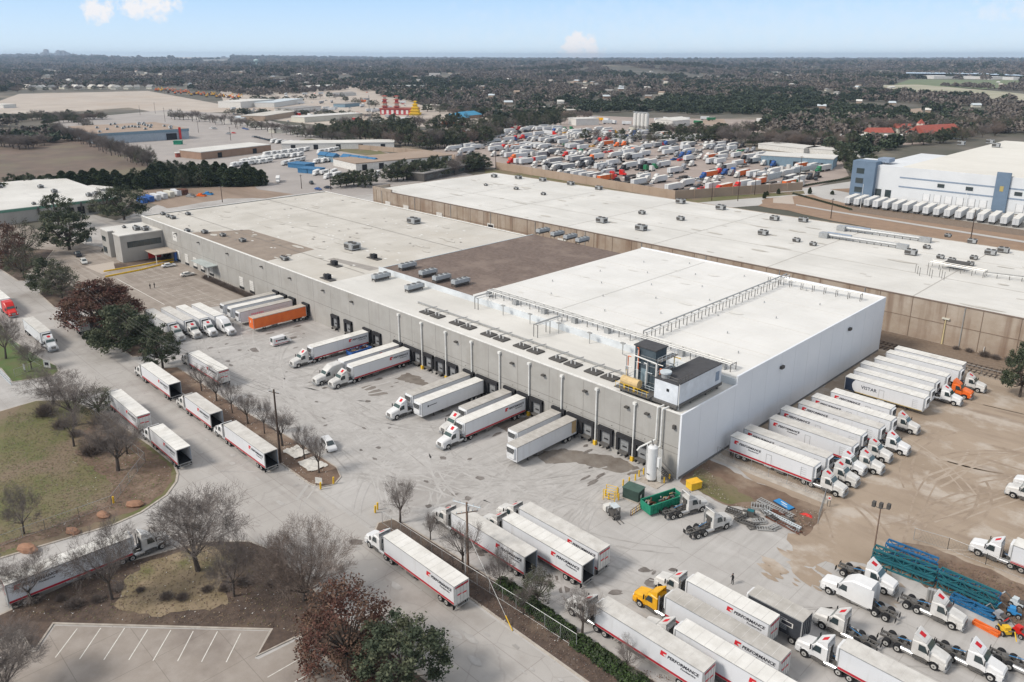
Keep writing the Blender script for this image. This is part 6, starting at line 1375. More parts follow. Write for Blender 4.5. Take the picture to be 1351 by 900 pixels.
# business park
t=bldpx('big_store','wide grey blue building with a tan gravel roof','building',(128,191),(250,183),95,9,M('pale_blue_wall',(.36,.42,.48)),brownlot); b=MB(); l=(at(250,183)-at(128,191)).length; b.box(-.4,-.4,7.2,l+.4,-.02,9.5,bwall); b.build('fascia',t); b=MB(); b.box(l-9,-.9,0,l-7,-.4,11,redt); b.box(l-20,-.6,.3,l-11,-.4,6,dark); b.build('entrance',t)
for k in range(26): 
    x=rnd.uniform(5,l-5); y=rnd.uniform(5,90); o=ac_unit(x,y,9.5,2.4,2,1.6,hvl,t,1,'roof_vent')
bldpx('brick_building','long brown building with a white roof edge in the business park','building',(266,211),(358,200),26,5.5,brick,roofw,door=2)
bldpx('red_container_office','long red container behind the cedar hedge','container',(233,208),(262,206),4,3.4,redroof,roofw); bldpx('green_dumpster_box','green dumpster in the business park yard','dumpster',(229,191),(239,191),4,3,grnd,grnd)
for i,(a,c,lab) in enumerate([((380,221),(403,223),'blue office cabin, largest in front of the row of motorhomes'),((393,228),(405,229),'blue office cabin at the front corner'),((406,229),(416,230),'dark blue cabin beside the front corner one')]): bldpx('office_cabin',lab,'cabin',a,c,9,3,blueact,blueact)
for i in range(6): x=420+i*11+(0 if i<2 else 8); bldpx('sales_booth',f'blue peaked sales booth, {ordn(i)} from the left','booth',(x,212+i*1.6),(x+9,213+i*1.6),6,4.6,bwall,blueact,gable=True,rh=2,grp='blue sales booths')
bldpx('low_store','low tan-roofed building behind the blue booths','building',(470,226),(596,214),34,5,whitew,brownlot,door=6); bldpx('low_store','long white roofed building left of the tan-roofed one','building',(372,198),(520,196),22,5,whitew,roofw,door=5)
bldpx('grey_wall_building','grey wall of a low building in front of the evergreen trees','building',(560,240),(640,222),14,5,darkt,greyroof,win=6)
# shops and warehouses far left centre
fb=[((350,160),(392,153),30,6,tanw,roofo,0),((388,150),(424,146),30,6,whitew,greyroof,0),((402,162),(478,156),24,6,cream,roofw,0),((318,143),(362,139),40,9,whitew,roofw,0),((362,142),(400,136),30,7,whitew,hvl,0),((418,118),(446,116),40,7,whitew,roofw,0),((385,122),(405,121),30,6,whitew,roofw,0),((372,176),(398,171),14,4,cream,roofw,0),((322,160),(342,157),20,4,whitew,hvl,0),((455,142),(475,140),20,5,bwall,greyroof,0),((440,128),(470,126),20,5,whitew,greyroof,1),((505,118),(560,116),30,6,whitew,roofw,0),((565,120),(640,124),30,6,whitew,roofw,0),((572,144),(600,143),30,5,cream,roofo,0),((700,146),(745,151),30,5,tanw,roofo,0),((640,150),(672,152),20,5,cream,roofo,0),((760,166),(790,165),20,7,whitew,roofw,0),((887,168),(910,166),24,7,whitew,roofw,1),((1004,164),(1022,164),18,5,whitew,roofw,0),((830,172),(850,173),16,4,cream,greyroof,0),((5,143),(22,142),30,5,whitew,roofw,0),((1000,196),(1060,203),22,4,whitew,roofw,0),((1062,202),(1135,208),22,4,whitew,roofw,0)]
for i,(a,c,d,h,wm,rm,gb) in enumerate(fb):
    bldpx('industrial_building',f'pale low industrial building beyond the trees, {ordn(sorted(range(len(fb)),key=lambda q:fb[q][0][0]).index(i))} from the left','building',a,c,d,h,wm,rm,gable=bool(gb),grp='pale industrial buildings in the distance')
bldpx('blue_grey_shed','long blue grey shed beside the truck lot','shed',(1003,218),(1098,224),22,7,bwall,roofw,door=3)
# red and yellow roadside shops
t=thing('temple_shop','red shop with two tiered red towers like a pagoda','shop',(*at(524,151)[:2],0),R(35)); b=MB(); b.box(-20,-8,0,26,14,7,pinkr); b.build('wall',t); b=MB(); b.box(-21,-9,7,27,15,8,redroof)
for k in range(6): b.box(-18+k*6.5,-8.2,1,-15+k*6.5,-8.0,6,trimw)
b.build('roof',t)
for x0 in (-16,0):
    b=MB()
    for k in range(4): w_=5-k*.7; z=7+k*4.2; b.box(x0-w_/2,-w_/2,z,x0+w_/2,w_/2,z+3,pinkr if k%2==0 else cream); b.loft([[(x0+sx*(w_/2+2),sy*(w_/2+2),z+3) for sx,sy in ((-1,-1),(1,-1),(1,1),(-1,1))],[(x0+sx*(w_/2-.6),sy*(w_/2-.6),z+4.2) for sx,sy in ((-1,-1),(1,-1),(1,1),(-1,1))]],redroof)
    b.build('tower',t)
t=thing('pagoda_tower','bright yellow tiered tower beside the red shop','tower',(*at(548,152)[:2],0),R(35)); b=MB()
for k in range(5): w_=12-k*2.4; z=k*3.6; b.box(-w_/2,-w_/2,z,w_/2,w_/2,z+2.6,yelw); b.loft([[(sx*(w_/2+1.5),sy*(w_/2+1.5),z+2.6) for sx,sy in ((-1,-1),(1,-1),(1,1),(-1,1))],[(sx*(w_/2-1.6),sy*(w_/2-1.6),z+3.6) for sx,sy in ((-1,-1),(1,-1),(1,1),(-1,1))]],yel)
b.build('tiers',t)
for i,(a,c) in enumerate([((592,160),(618,160)),((616,157),(636,155))]): bldpx('blue_roof_building',['blue roofed building, larger left one beyond the trees','blue roofed building, smaller right one beyond the trees'][i],'building',a,c,26,4,brick,blueroof,gable=True,rh=4)
bldpx('orange_store','low orange walled store below the blue roofs','store',(583,165),(604,166),14,4.5,oratr,roofo)
# silos
sl=thing('silo_cluster','cluster of tall white silos on legs behind the truck lot','silos',(*at(845,174)[:2],0),0)
for i in range(4):
    b=MB(); x=(i-1.5)*4.6; b.cyl((x,0,6),(x,0,17.5),2.1,whitew,14); b.cyl((x,0,17.5),(x,0,18.6),2.1,whitew,14,.6); b.cyl((x,0,6),(x,0,2.8),2.1,whitew,14,.5)
    for k in range(4): b.cyl((x+1.7*math.cos(k*1.57+.78),1.7*math.sin(k*1.57+.78),0),(x+1.7*math.cos(k*1.57+.78),1.7*math.sin(k*1.57+.78),6),.15,hv,4)
    b.build('silo',sl)
b=MB(); b.box(-9,-2,18.6,9,-1.2,19.4,hv); b.build('catwalk',sl)
# water tower
p=Vector((0,0,H))+ray(338,81)*1.0; r_=ray(338,81); q=Vector((0,0,H))+r_*(5200/math.hypot(r_.x,r_.y)); t=thing('water_tower','tiny pale water tower on the horizon left of centre','water tower',(q.x,q.y,hgt(q.x,q.y))); b=MB(); b.cyl((0,0,-5),(0,0,34),5,M('tower_teal',(.42,.55,.55)),12); b.loft([[(math.cos(a*.52)*q_,math.sin(a*.52)*q_,z) for a in range(12)] for q_,z in ((5,33),(15,38),(16,44),(10,50),(3,52))],MATS['tower_teal']); b.build('tank',t)
# skyline
for i,(x,h,w_) in enumerate([(58,70,60),(62,110,50),(66,60,80),(74,60,60),(78,95,50),(84,90,60),(88,70,60),(40,40,90),(100,36,90),(130,30,120),(20,34,90)]):
    r_=ray(x,75); d=13000; q=r_*(d/math.hypot(r_.x,r_.y)); b=MB(); b.box(-w_/2,-w_/2,-20,w_/2,w_/2,h,M('far_tower',(.4,.42,.45))); b.box(-w_/4,-w_/4,h,w_/4,w_/4,h+8,MATS['far_tower'])
    tag(b.build('office_tower',loc=(q.x,q.y,hgt(q.x,q.y)-6),rz=.8),f'tiny skyline tower on the far left horizon, {ordn(sorted([58,62,66,74,78,84,88,40,100,130,20]).index(x))} from the left','tower','towers of the distant skyline')
# far flat pale buildings
ff=[(105,79,132,79),(140,80,170,80),(171,81,190,81),(196,80.5,230,81),(233,81,262,81.5),(266,82,300,82),(1190,98,1212,99),(1216,99,1228,100),(1232,101,1260,101),(1266,101,1300,101.5),(1306,102,1330,102),(484,89,505,89),(540,84,560,84),(600,86,620,86),(1337,103,1352,103),(690,82,700,82),(1030,99,1045,99)]
for i,(x0,y0,x1,y1) in enumerate(ff): bldpx('distant_building',f'long pale building in the far distance, {ordn(sorted(range(len(ff)),key=lambda q:ff[q][0]).index(i))} from the left','building',(x0,y0+1),(x1,y1+1),60,12 if i<6 else 9,whitew,roofw,grp='long pale buildings in the far distance')
# right warehouse
rwT=thing('distribution_warehouse','large white warehouse with slate blue panels at the right','warehouse',(-146,428,0)); b=MB(); b.box(0,0,0,240,185,17.0,wallb); b.box(-14,14,0,0,70,17.0,wallb); b.build('wall',rwT)
b=MB(); b.box(.5,.5,17.001,239.5,184.5,17.25,roofy); b.build('roof',rwT)
b=MB(); b.box(-.15,-.12,11.3,240,-.01,12.0,bstr); b.box(-.15,-.12,6.6,240,-.01,7.3,bstr); b.build('band',rwT)
b=MB(); b.box(-24,-3,0,-12,6,18.6,blug); b.box(-26,6,0,-14,20,17.6,wallb); b.box(-14,4,18.0,-8,12,20,bstr); b.build('office_tower',rwT)
for z in (2,6.8,12):
    b=MB(); b.box(-21.5,-3.12,z,-17.5,-3.01,z+2.8,glass); b.build('window',rwT); b=MB(); b.box(-26.1,7,z,-26.01,18,z+2.6,glass); b.build('window',rwT); b=MB(); b.box(-24.12,-2,z,-24.01,4,z+2.6,glass); b.build('window',rwT)
for x in (-10,-5): b=MB(); b.box(x-1.5,-.2,.5,x+1.5,-.1,4.5,glass); b.build('window',rwT)
b=MB(); b.box(-12,0,0,0,14,16.9,wallb); b.build('link_wall',rwT)
for x in (20,33,54,62,76,99,120): b=MB(); b.box(x-1.6,-.2,8.6,x+1.6,-.12,10.4,glass); b.build('window',rwT)
b=MB(); b.box(44,-1.2,0,50,-.12,19,blug); b.box(46.2,-1.3,10,47.8,-1.2,12.5,M('gold_emblem',(.4,.32,.12),fine=0)); b.build('pilaster',rwT)
for k in range(30):
    x=14+k*5.2
    if 43<x<51: continue
    b=MB(); b.box(x-1.5,-.2,1.0,x+1.5,-.12,4.6,M('white_dock_panel',(.72,.73,.74),fine=.05)); b.box(x-1.7,-.16,.6,x-1.5,-.1,4.8,hv); b.box(x+1.5,-.16,.6,x+1.7,-.1,4.8,hv); b.build('dock_door',rwT)
for px,py in ((1268,191),(1306,189),(1314,194)): p=at(px,py,17.5); ac_unit(p.x+146,p.y-428,17.25,4,3.4,2.6,hv,rwT)
# row of white trailers on the right
def simple_trailer(body,Ln=15.5):
    b=MB(); b.box(0,-1.25,1.1,Ln,1.25,4.0,body); b.box(-.03,-.02,1.2,-.001,.02,3.9,darkt); b.box(-.06,-1.2,.5,-.01,1.2,.62,hv); b.box(0,-1.27,4.0,Ln,1.27,4.06,trroof)
    for x in (1.6,2.9): b.cyl((x,-1.15,.52),(x,1.15,.52),.52,black,8)
    b.box(Ln-3.5,-.9,.1,Ln-3.3,.9,1.1,steel); b.box(1,-.5,.8,Ln-1,.5,1.1,steel); return b.mesh('box')
ST=simple_trailer(M('plain_white_trailer',(.62,.64,.66),(.5,.52,.54),sc=.12))
n=21
for i in range(n):
    X=-157+i*4.62; t=thing('parked_trailer',f'white trailer before the slate blue panelled warehouse, {ordn(i)} from the left','trailer',(X,391+(i%5==2)*1.0,.2),R(90+4),'white trailers before the right warehouse'); part('box',ST,t)
# truck lot behind the tan wall
tanwallpts=[(655,223),(890,263),(1058,251)]
def blockwall(label,pts,h,m):
    t=thing('block_wall',label,'wall',(0,0,0)); b=MB()
    for p,q in zip(pts[:-1],pts[1:]):
        a=at(*p);c=at(*q); d=(c-a).normalized(); nn=Vector((-d.y,d.x,0))*.25
        v=[a-nn,c-nn,c+nn,a+nn]; b.add([(k.x,k.y,0) for k in v]+[(k.x,k.y,h) for k in v],[(0,1,5,4),(1,2,6,5),(2,3,7,6),(3,0,4,7),(4,5,6,7)],m)
        k=0
        while k<(c-a).length: q_=a+d*k; b.box(q_.x-.35,q_.y-.35,0,q_.x+.35,q_.y+.35,h+.1,m); k+=12
    b.build('wall_panels',t)
blockwall('tan block wall along the front of the crowded truck lot',tanwallpts,4.6,tanw); blockwall('short tan wall right of the truck lot gate',[(983,245),(1012,238)],3.6,tanw); blockwall('pale blue wall along the right side of the truck lot',[(1012,238),(1056,228),(1103,219)],3.6,M('pale_blue_block',(.5,.56,.6)))
blockwall('tan block wall left of the truck lot beside the grass verge',[(474,197),(560,204),(600,211)],3.6,tanw)
def lotpoly():
    return [Vector(atxy(*p)) for p in [(600,214),(640,200),(660,222),(890,261),(1056,249),(1100,224),(1095,212),(1000,200),(960,186),(930,178),(860,172),(760,172),(690,160),(640,166),(610,178),(590,200)]]
def inside(P_,x,y):
    ins=False;j=len(P_)-1
    for i in range(len(P_)):
        if (P_[i].y>y)!=(P_[j].y>y) and x<(P_[j].x-P_[i].x)*(y-P_[i].y)/(P_[j].y-P_[i].y)+P_[i].x: ins=not ins
        j=i
    return ins
def simp_tractor(m):
    b=MB(); b.loft([ring(3.2,.9,.7,1.6,.1),ring(1.6,1.05,.6,2.1,.1)],m); b.loft([ring(1.8,1.1,.6,2.2,.1),ring(1.2,1.05,.6,3.0,.1),ring(.2,1.15,.6,3.8,.1),ring(-1.4,1.15,.6,3.8,.1)],m)
    b.add([(1.82,-.9,2.2),(1.82,.9,2.2),(1.3,.85,2.85),(1.3,-.85,2.85)],[(0,1,2,3)],glass); b.box(-5,-.45,.7,1.5,.45,1.0,steel)
    for x in (2.2,-3.2,-4.4): b.cyl((x,-1.1,.5),(x,1.1,.5),.5,black,8)
    return b.mesh('tractor')
def simp_box(body,Ln): return simple_trailer(body,Ln)
def simp_flat(m,Ln=13):
    b=MB(); b.box(0,-1.2,1.0,Ln,1.2,1.35,m); b.box(2,-1.0,1.35,Ln*.7,1.0,2.2,darkt)
    for x in (1.6,2.9): b.cyl((x,-1.1,.5),(x,1.1,.5),.5,black,8)
    return b.mesh('flatbed')
cols=[('white',twhite2,.55),('red',redt,.08),('orange',orat,.03),('blue',blut,.05),('yellow',yeld,.02),('black',blkt,.15),('green',grnt,.02),('grey',greyt,.14)]
def pick(r):
    u=r.random()*sum(c[2] for c in cols)
    for c in cols:
        u-=c[2]
        if u<=0: return c
    return cols[0]
LP=lotpoly(); r=random.Random(21); rows=[]; y=366.0; ri=0; cnt=0
rowy=[]; yy=361
while yy<760: rowy.append(yy); yy+=19.5
for ri,yy in enumerate(rowy):
    x=-620+r.uniform(0,3); items=[]
    while x<-150:
        x+=r.choice([4.4,4.6,5,6,7,10])
        if r.random()<.26: x+=r.uniform(5,16)
        if inside(LP,x,yy) and inside(LP,x,yy+13): items.append(x)
    rows.append(items)
tot=sum(len(i) for i in rows)
far=MB(); used={'semi truck':0,'trailer':0,'car':0,'truck tractor':0}
def addmesh(mb,me,x,y,z,a):
    n=len(mb.v); c,s=math.cos(a),math.sin(a)
    mb.v+=[(x+c*v.co.x-s*v.co.y,y+s*v.co.x+c*v.co.y,z+v.co.z) for v in me.vertices]
    for p in me.polygons: mb.f.append(tuple(n+i for i in p.vertices)); mb.m.append(mb.mi(me.materials[p.material_index]))
for ri,items in enumerate(rows):
    yy=rowy[ri]
    for i,x in enumerate(items):
        u=r.random(); c=pick(r); hd=-90 if (ri%3 or r.random()<.1) else 90; hd+=r.gauss(0,2.5)
        if ri>0 and r.random()<.03: hd+=90
        base=f'{ordn(i)} from left, {ordn(ri)} row behind the tan wall'
        if hd<0: px0,py0=x,yy+13
        else: px0,py0=x,yy
        if u<.30:
            t=thing('semi_truck',f'{c[0]} semi truck with box trailer, {base}','semi truck',(px0,py0+r.uniform(-1.5,1.5),.1),R(hd),'trucks crowded in the lot behind the tan wall'); Ln=r.choice([9.5,12,12])
            bc=r.choice(['w','w','w','w','w','w','w','g','g','o']); bm={'w':MATS['plain_white_trailer'],'o':oratr,'g':greyt}[bc]
            part('trailer',cached(('sb',bc,Ln),lambda:simp_box(bm,Ln)),t); part('tractor',cached(('stt',c[0]),lambda:simp_tractor(c[1])),t,(Ln+1.2,0,0))
        elif u<.40:
            t=thing('semi_trailer',f'parked box trailer, {base}','trailer',(px0,py0+r.uniform(-1.5,1.5),.1),R(hd),'trailers crowded in the lot behind the tan wall'); part('box',cached(('sb','w',12),lambda:simp_box(MATS['plain_white_trailer'],12)),t)
        elif u<.52:
            t=thing('flatbed_trailer',f'loaded flatbed trailer, {base}','trailer',(px0,py0,.1),R(hd),'flatbeds crowded in the lot behind the tan wall'); part('flatbed',cached(('sf',c[0]),lambda:simp_flat(greyt if r.random()<.6 else c[1])),t)
        elif u<.76:
            for q in range(2 if u<.7 else 1):
                t=thing('truck_tractor',f'{c[0]} truck without trailer, {"near slot, " if q==0 else "far slot, "}{base}','truck tractor',(x,yy+3+q*9.5,.1),R(hd),'tractors crowded in the lot behind the tan wall'); part('tractor',cached(('stt',c[0]),lambda:simp_tractor(c[1])),t)
        else:
            for q in range(2):
                k=r.choice(['sedan','suv','pickup']); t=thing('parked_car',f'{c[0]} {k}, {"near" if q==0 else "far"} slot, {base}','car',(x,yy+2+q*6.5,.1),R(hd),'cars in the lot behind the tan wall'); part('body',cached(('car',k,c[1].name),lambda:car_mesh(k,c[1])),t); part('windows',cached(('cg',k),lambda:car_glass(k)),t)
# motorhomes
def rv_mesh(l,kind):
    b=MB(); m=M('motorhome_white',(.74,.74,.73)); 
    if kind==0: b.loft([ring(-l/2,1.15,.6,3.1,.15),ring(l/2-1.6,1.15,.6,3.1,.15),ring(l/2-.3,1.1,.6,2.8,.2)],m); b.loft([ring(l/2-.6,1.0,.4,1.8,.1),ring(l/2+1.1,.95,.4,1.2,.1)],m)
    else: b.loft([ring(-l/2,1.15,.6,3.0,.3),ring(l/2,1.15,.6,3.0,.5)],m); b.box(l/2,-.1,.5,l/2+1.3,.1,.7,steel)
    for s in (-1,1): b.box(-l/2+.8,s*1.16-.01,1.8,l/2-2,s*1.16+.01,2.4,glass); b.box(-l/2+.3,s*1.165-.01,1.1,l/2-1,s*1.165+.01,1.3,greyt)
    for x in (-l/4,l/3): b.cyl((x,-1.1,.4),(x,1.1,.4),.4,black,8)
    return b.mesh('body')
RV=[rv_mesh(8,0),rv_mesh(7,1),rv_mesh(10,0)]
rvrows=[((305,221),(358,214),7),((330,213),(400,206),9),((350,206),(408,199),8),((318,216),(352,212),5),((372,219),(402,212),4),((415,216),(440,213),3),((412,231),(445,230),3),((484,234),(500,232),2),((428,236),(450,233),2),((420,203),(446,199),4),((385,192),(420,196),6),((358,188),(392,192),5)]
for ri,(a,c,n) in enumerate(rvrows):
    for i in range(n):
        f=(i+.5)/n; p=at(a[0]+(c[0]-a[0])*f,a[1]+(c[1]-a[1])*f); t=thing('motorhome',f'white camper in the {ordn(ri)} camper group of the sales lot, {ordn(i)} from its left','motorhome',(p.x,p.y,.15),R(-60+rnd.gauss(0,6)),'white motorhomes in the sales lot'); part('body',RV[(i+ri)%3],t)
p=at(367,240); t=thing('motorhome','white camper trailer parked alone right of the cedar hedge','motorhome',(p.x,p.y,.15),R(-30),'white motorhomes in the sales lot'); part('body',RV[2],t)
# parked cars in the business park
pc=[((333,181),(372,190),11),((278,170),(285,171),2),((298,178),(312,176),2),((320,170),(328,172),2),((378,190),(398,193),6)]
for ri,(a,c,n) in enumerate(pc):
    for i in range(n):
        f=(i+.5)/n; p=at(a[0]+(c[0]-a[0])*f,a[1]+(c[1]-a[1])*f); cc_=r.choice([blkt,blkt,greyt,twhite,navy,redt,blut]); k=r.choice(['sedan','suv','pickup']); t=thing('parked_car',f'small car, {ordn(i)} from left, {["in the long line","in the pair by the red entrance","in the middle pair","in the pair by the road","behind the motorhomes"][ri]} of the business park','car',(p.x,p.y,.2),R(20),'cars parked in the business park'); part('body',cached(('car',k,cc_.name),lambda:car_mesh(k,cc_)),t); part('windows',cached(('cg',k),lambda:car_glass(k)),t)
for i,(x,y,m,k) in enumerate([(411,243,blkt,'pickup'),(420,251,blut,'sedan'),(433,249,navy,'sedan'),(1131,243,blkt,'pickup'),(1076,238,blkt,'suv')]):
    p=at(x,y); car('parked_car',['black pickup crossing the open sales lot','blue car at the front of the sales lot','dark car beside the blue one in the sales lot','black pickup on the pale road beside the right warehouse','black suv on the pale road near the truck lot'][i],'car',k,m,p.x,p.y,[-20,10,30,100,120][i],.2)
# construction machines beyond the tan lot
for i in range(34):
    f=i/33; x=205+f*112+rnd.uniform(-1,1); yv=119.5+f*11+rnd.uniform(-1.5,2.5); p=at(x,yv); b=MB(); m=rnd.choice([orat,yeld,orat,rust]); b.box(-2.5,-1.5,0,2.5,1.5,2,darkt); b.box(-2,-1.3,2,1,1.3,4.5,m); b.cyl((1,0,3),(6,0,7),.5,m,5); b.cyl((6,0,7),(8,0,2),.4,m,5); tag(b.build('excavator',loc=(p.x,p.y,.1),rz=rnd.uniform(0,6)),f'orange construction machine beyond the wide tan lot, {ordn(i)} from the left','machine','construction machines beyond the tan lot')
# trucks parked near the red roofs on the right, and beyond the silos
for i,(x,y) in enumerate([(1098,184),(1108,183),(1118,184),(1128,185),(1138,183),(1148,183),(1158,184),(1168,183),(1178,184),(1188,183)]):
    p=at(x,y); c=pick(r); t=thing('semi_truck',f'{c[0]} semi truck in the lot before the red roofs, {ordn(i)} from the left','semi truck',(p.x,p.y,.2),R(-70),'trucks in the lot before the red roofs'); part('trailer',cached(('sb','w',12),lambda:simp_box(MATS['plain_white_trailer'],12)),t); part('tractor',cached(('stt',c[0]),lambda:simp_tractor(c[1])),t,(13.2,0,0))
for i in range(22):
    x=752+i*8.6; y=160+rnd.uniform(-2,6); 
    if 828<x<862: continue
    p=at(x,y); c=pick(r); t=thing('semi_trailer',f'{c[0]} container or trailer in the yard around the silos, {ordn(i)} from the left','trailer',(p.x,p.y,.2),R(rnd.uniform(0,180)),'trailers in the yard around the silos'); part('box',cached(('sb2',c[0]),lambda:simp_box(MATS['plain_white_trailer'] if c[0] in('white','black') else c[1],10)),t)
region('red_roof_lot',[(1085,182),(1120,177),(1200,178),(1225,190),(1180,192),(1095,190)],.08,truckl)
# red roofed school and its tower
ch=bldpx('red_roof_hall','red tiled roof hall with pale walls beyond the right warehouse','hall',(1222,186),(1270,183),22,6,cream,redroof,gable=True,rh=7); bldpx('red_roof_hall','smaller red tiled roof left of the pale tower','hall',(1184,176),(1206,176),14,5,cream,redroof,gable=True,rh=4); bldpx('red_roof_hall','dark red roofed building behind the parked trucks','hall',(1148,182),(1178,182),14,5,cream,redroof,gable=True,rh=4)
p=at(1212,182); t=thing('bell_tower','pale tower with a pointed red roof beside the red hall','tower',(p.x,p.y,0)); b=MB(); b.box(-2.6,-2.6,0,2.6,2.6,13,cream); b.build('shaft',t); b=MB(); b.cyl((0,0,13),(0,0,17),3.8,redroof,4,.2); b.build('roof',t)
# back poles
for i,(x,y,h) in enumerate([(293.5,267,8.5),(398,249,8),(304.6,185.6,12),(359,182,10),(218,161,16),(313,171,10),(436.6,251,12),(654,223,14),(804.8,246,8),(938.8,265,10),(973.3,265.6,13),(995.4,257.5,13),(1053.6,247.7,18),(1096,288.6,9.5),(1280.6,316,12.5),(205,150,14),(185,152,12),(380,176,10),(262,175,11)]):
    pole('utility_pole',f'thin dark utility pole in the middle distance, {ordn([293.5,398,304.6,359,218,313,436.6,654,804.8,938.8,973.3,995.4,1053.6,1096,1280.6,205,185,380,262].index(x) if False else sorted([293.5,398,304.6,359,218,313,436.6,654,804.8,938.8,973.3,995.4,1053.6,1096,1280.6,205,185,380,262]).index(x))} from the left',x,y,h,.22,wood,((h-.6,2.4,rnd.uniform(0,90),wood),),grp='utility poles in the middle distance')
for i,(x,y,h) in enumerate([(1135,275,12),(1272,275,9)]): pole('light_pole',['slim white light pole beside the first white trailer at the right','slim white light pole in the middle of the right trailer row'][i],x,y,h,.14,pipew,(),cat='light pole')
p=at(489,176); t=thing('lattice_mast','tall grey mast rising from the wood in front of the red shop','mast',(p.x,p.y,0)); b=MB(); 
for a_ in range(3): b.cyl((1.2*math.cos(a_*2.1),1.2*math.sin(a_*2.1),0),(.5*math.cos(a_*2.1),.5*math.sin(a_*2.1),36),.16,hv,4)
for k in range(24): b.cyl((-.9+.02*k,0,k*1.5),(.9-.02*k,0,k*1.5+1.5),.08,hv,3)
b.build('lattice',t)
# small conifers by the right warehouse
for i,(x,y,h) in enumerate([(1008,262,3),(1027,256,2.5),(1068,256,3),(1020,253,2),(1012,258,2),(1098,257,1.8)]): tpx(f'young conifer in the brown bed near the right warehouse, {ordn(i)} from the back',x,y,y-h*2.6,5,'cedar0',grp='young conifers near the right warehouse')
for i in range(30): shrub(f'tiny dark shrub in the line along the brown bed, {ordn(i)} from the left',1047+i*2.6+0,256.5+i*.72,.8,1,'tiny shrubs along the brown bed',z=.2)
for i in range(24): shrub(f'tiny dark shrub toward the slate blue tower, {ordn(i)} from the left',1058+i*3.0,246.5-i*.5,.9,1,'tiny shrubs along the pale road',z=.2)
# ---------------------------------------------------------------- tree belts: individual trees
def belt(name,pts,n,kinds,h0,h1,w0,w1,label,grp,seed):
    r=random.Random(seed); P_=[Vector(p) for p in pts]; L_=[(b_-a_).length for a_,b_ in zip(P_[:-1],P_[1:])]; S=sum(L_)
    for i in range(n):
        s=S*(i+r.uniform(.1,.9))/n; k=0
        while k<len(L_)-1 and s>L_[k]: s-=L_[k]; k+=1
        q=P_[k].lerp(P_[k+1],s/L_[k]); nn=r.uniform(-1,1); p=at(q.x,q.y+nn*2.2); k_=r.choice(kinds); T,C,wd=TP[k_]
        h=r.uniform(h0,h1); w_=r.uniform(w0,w1); t=thing(name,label+f', {ordn(i)} from its left end','tree',(p.x,p.y,0),r.uniform(0,6),grp); part('trunk',T,t,sc=(w_/wd,w_/wd,h/10)); part('crown',C,t,sc=(w_/wd,w_/wd,h/10))
belt('cedar_tree',[(-5,266),(20,252),(80,249),(170,248),(260,246),(350,244)],62,['cedar0','cedar1','cedar2','ever2'],6,11,7,10.5,'dark green cedar in the front of the hedge','cedars in the long hedge',1)
belt('cedar_tree',[(190,240),(230,236),(290,238),(330,242)],20,['cedar0','cedar1','cedar2','ever2'],7.5,12.5,7,10.5,'taller cedar behind the hedge','taller cedars behind the hedge',2)
belt('bare_tree',[(-10,190),(30,196),(60,190)],14,['round','vase','fan'],9,12,11,15,'grey bare tree in the thicket at the far left','bare trees at the far left',3)
belt('bare_tree',[(70,180),(110,190),(150,205),(200,222)],34,['round','vase','small','grey'],11,15,9,13,'bare tree in the belt behind the brown field','bare trees in the diagonal belt',4)
belt('bare_tree',[(60,165),(100,162),(120,172)],12,['grey','round','ever2'],9,13,9,13,'dark tree above the brown field','dark trees above the brown field',5)
belt('bare_tree',[(222,155),(260,160),(340,171),(400,180),(470,190)],44,['round','grey','small'],8,13,9,14,'bare tree in the belt beside the distant road','bare trees beside the distant road',6)
belt('evergreen_oak',[(420,182),(470,186),(520,190),(560,196),(640,190),(660,180)],52,['ever','ever2','round','grey','fan'],12,19,12,18,'tall tree in the wood behind the blue booths','trees in the wood behind the booths',7)
belt('evergreen_oak',[(440,172),(500,176),(560,172),(640,174),(700,168),(745,166)],46,['ever','ever2','grey','round'],12,18,12,17,'tree in the wood below the coloured shops','trees in the back of the wood',8)
belt('evergreen_oak',[(512,240),(540,236),(600,230),(640,222)],15,['ever','ever2','vase'],9,13,11,15,'oak in the line behind the long white roof','oaks behind the long white roof',9)
belt('evergreen_oak',[(445,248),(490,245)],6,['ever'],7,10,9,12,'oak in the cluster right of the roof peak','oaks right of the roof peak',10)
belt('bare_tree',[(940,186),(990,192),(1060,194),(1130,200)],32,['round','fan','grey','ever2','vase'],11,17,12,18,'tree in the belt behind the blue grey shed','trees behind the blue grey shed',11)
belt('bare_tree',[(765,183),(800,188),(870,190),(950,186)],12,['grey','round','ever2'],8,13,10,14,'tree standing among the parked trucks','trees among the parked trucks',12)
belt('evergreen_oak',[(1095,198),(1140,240),(1150,215)],8,['ever','ever2'],9,12,10,13,'dark tree left of the slate blue tower','dark trees left of the slate blue tower',13)
belt('bare_tree',[(1100,176),(1200,172),(1300,170),(1360,168)],26,['round','fan','grey','ever2'],12,17,13,18,'tree in the line around the red roofs','trees around the red roofs',14)
belt('bare_tree',[(1010,185),(1060,190),(1100,196)],16,['round','fan','ever2','grey'],10,15,12,16,'tree behind the long white sheds','trees behind the white sheds',15)
belt('bare_tree',[(1200,192),(1240,188),(1290,182),(1330,176)],16,['round','fan','ever','grey'],10,14,12,16,'tree between the red hall and the right warehouse','trees before the red hall',16)
belt('bare_tree',[(560,146),(620,152),(700,156),(780,156)],30,['round','fan','ever','grey','ever2'],9,13,12,17,'tree in the line beyond the blue roofs','trees beyond the blue roofs',17)
belt('bare_tree',[(300,150),(360,152),(420,152),(500,158)],26,['round','ever','grey','ever2'],6,9,10,14,'tree among the pale industrial buildings','trees among the industrial buildings',18)
belt('bare_tree',[(300,138),(360,134),(440,130),(500,140)],22,['round','ever','grey','ever2'],8,11,10,16,'tree behind the pale industrial buildings','trees behind the industrial buildings',19)
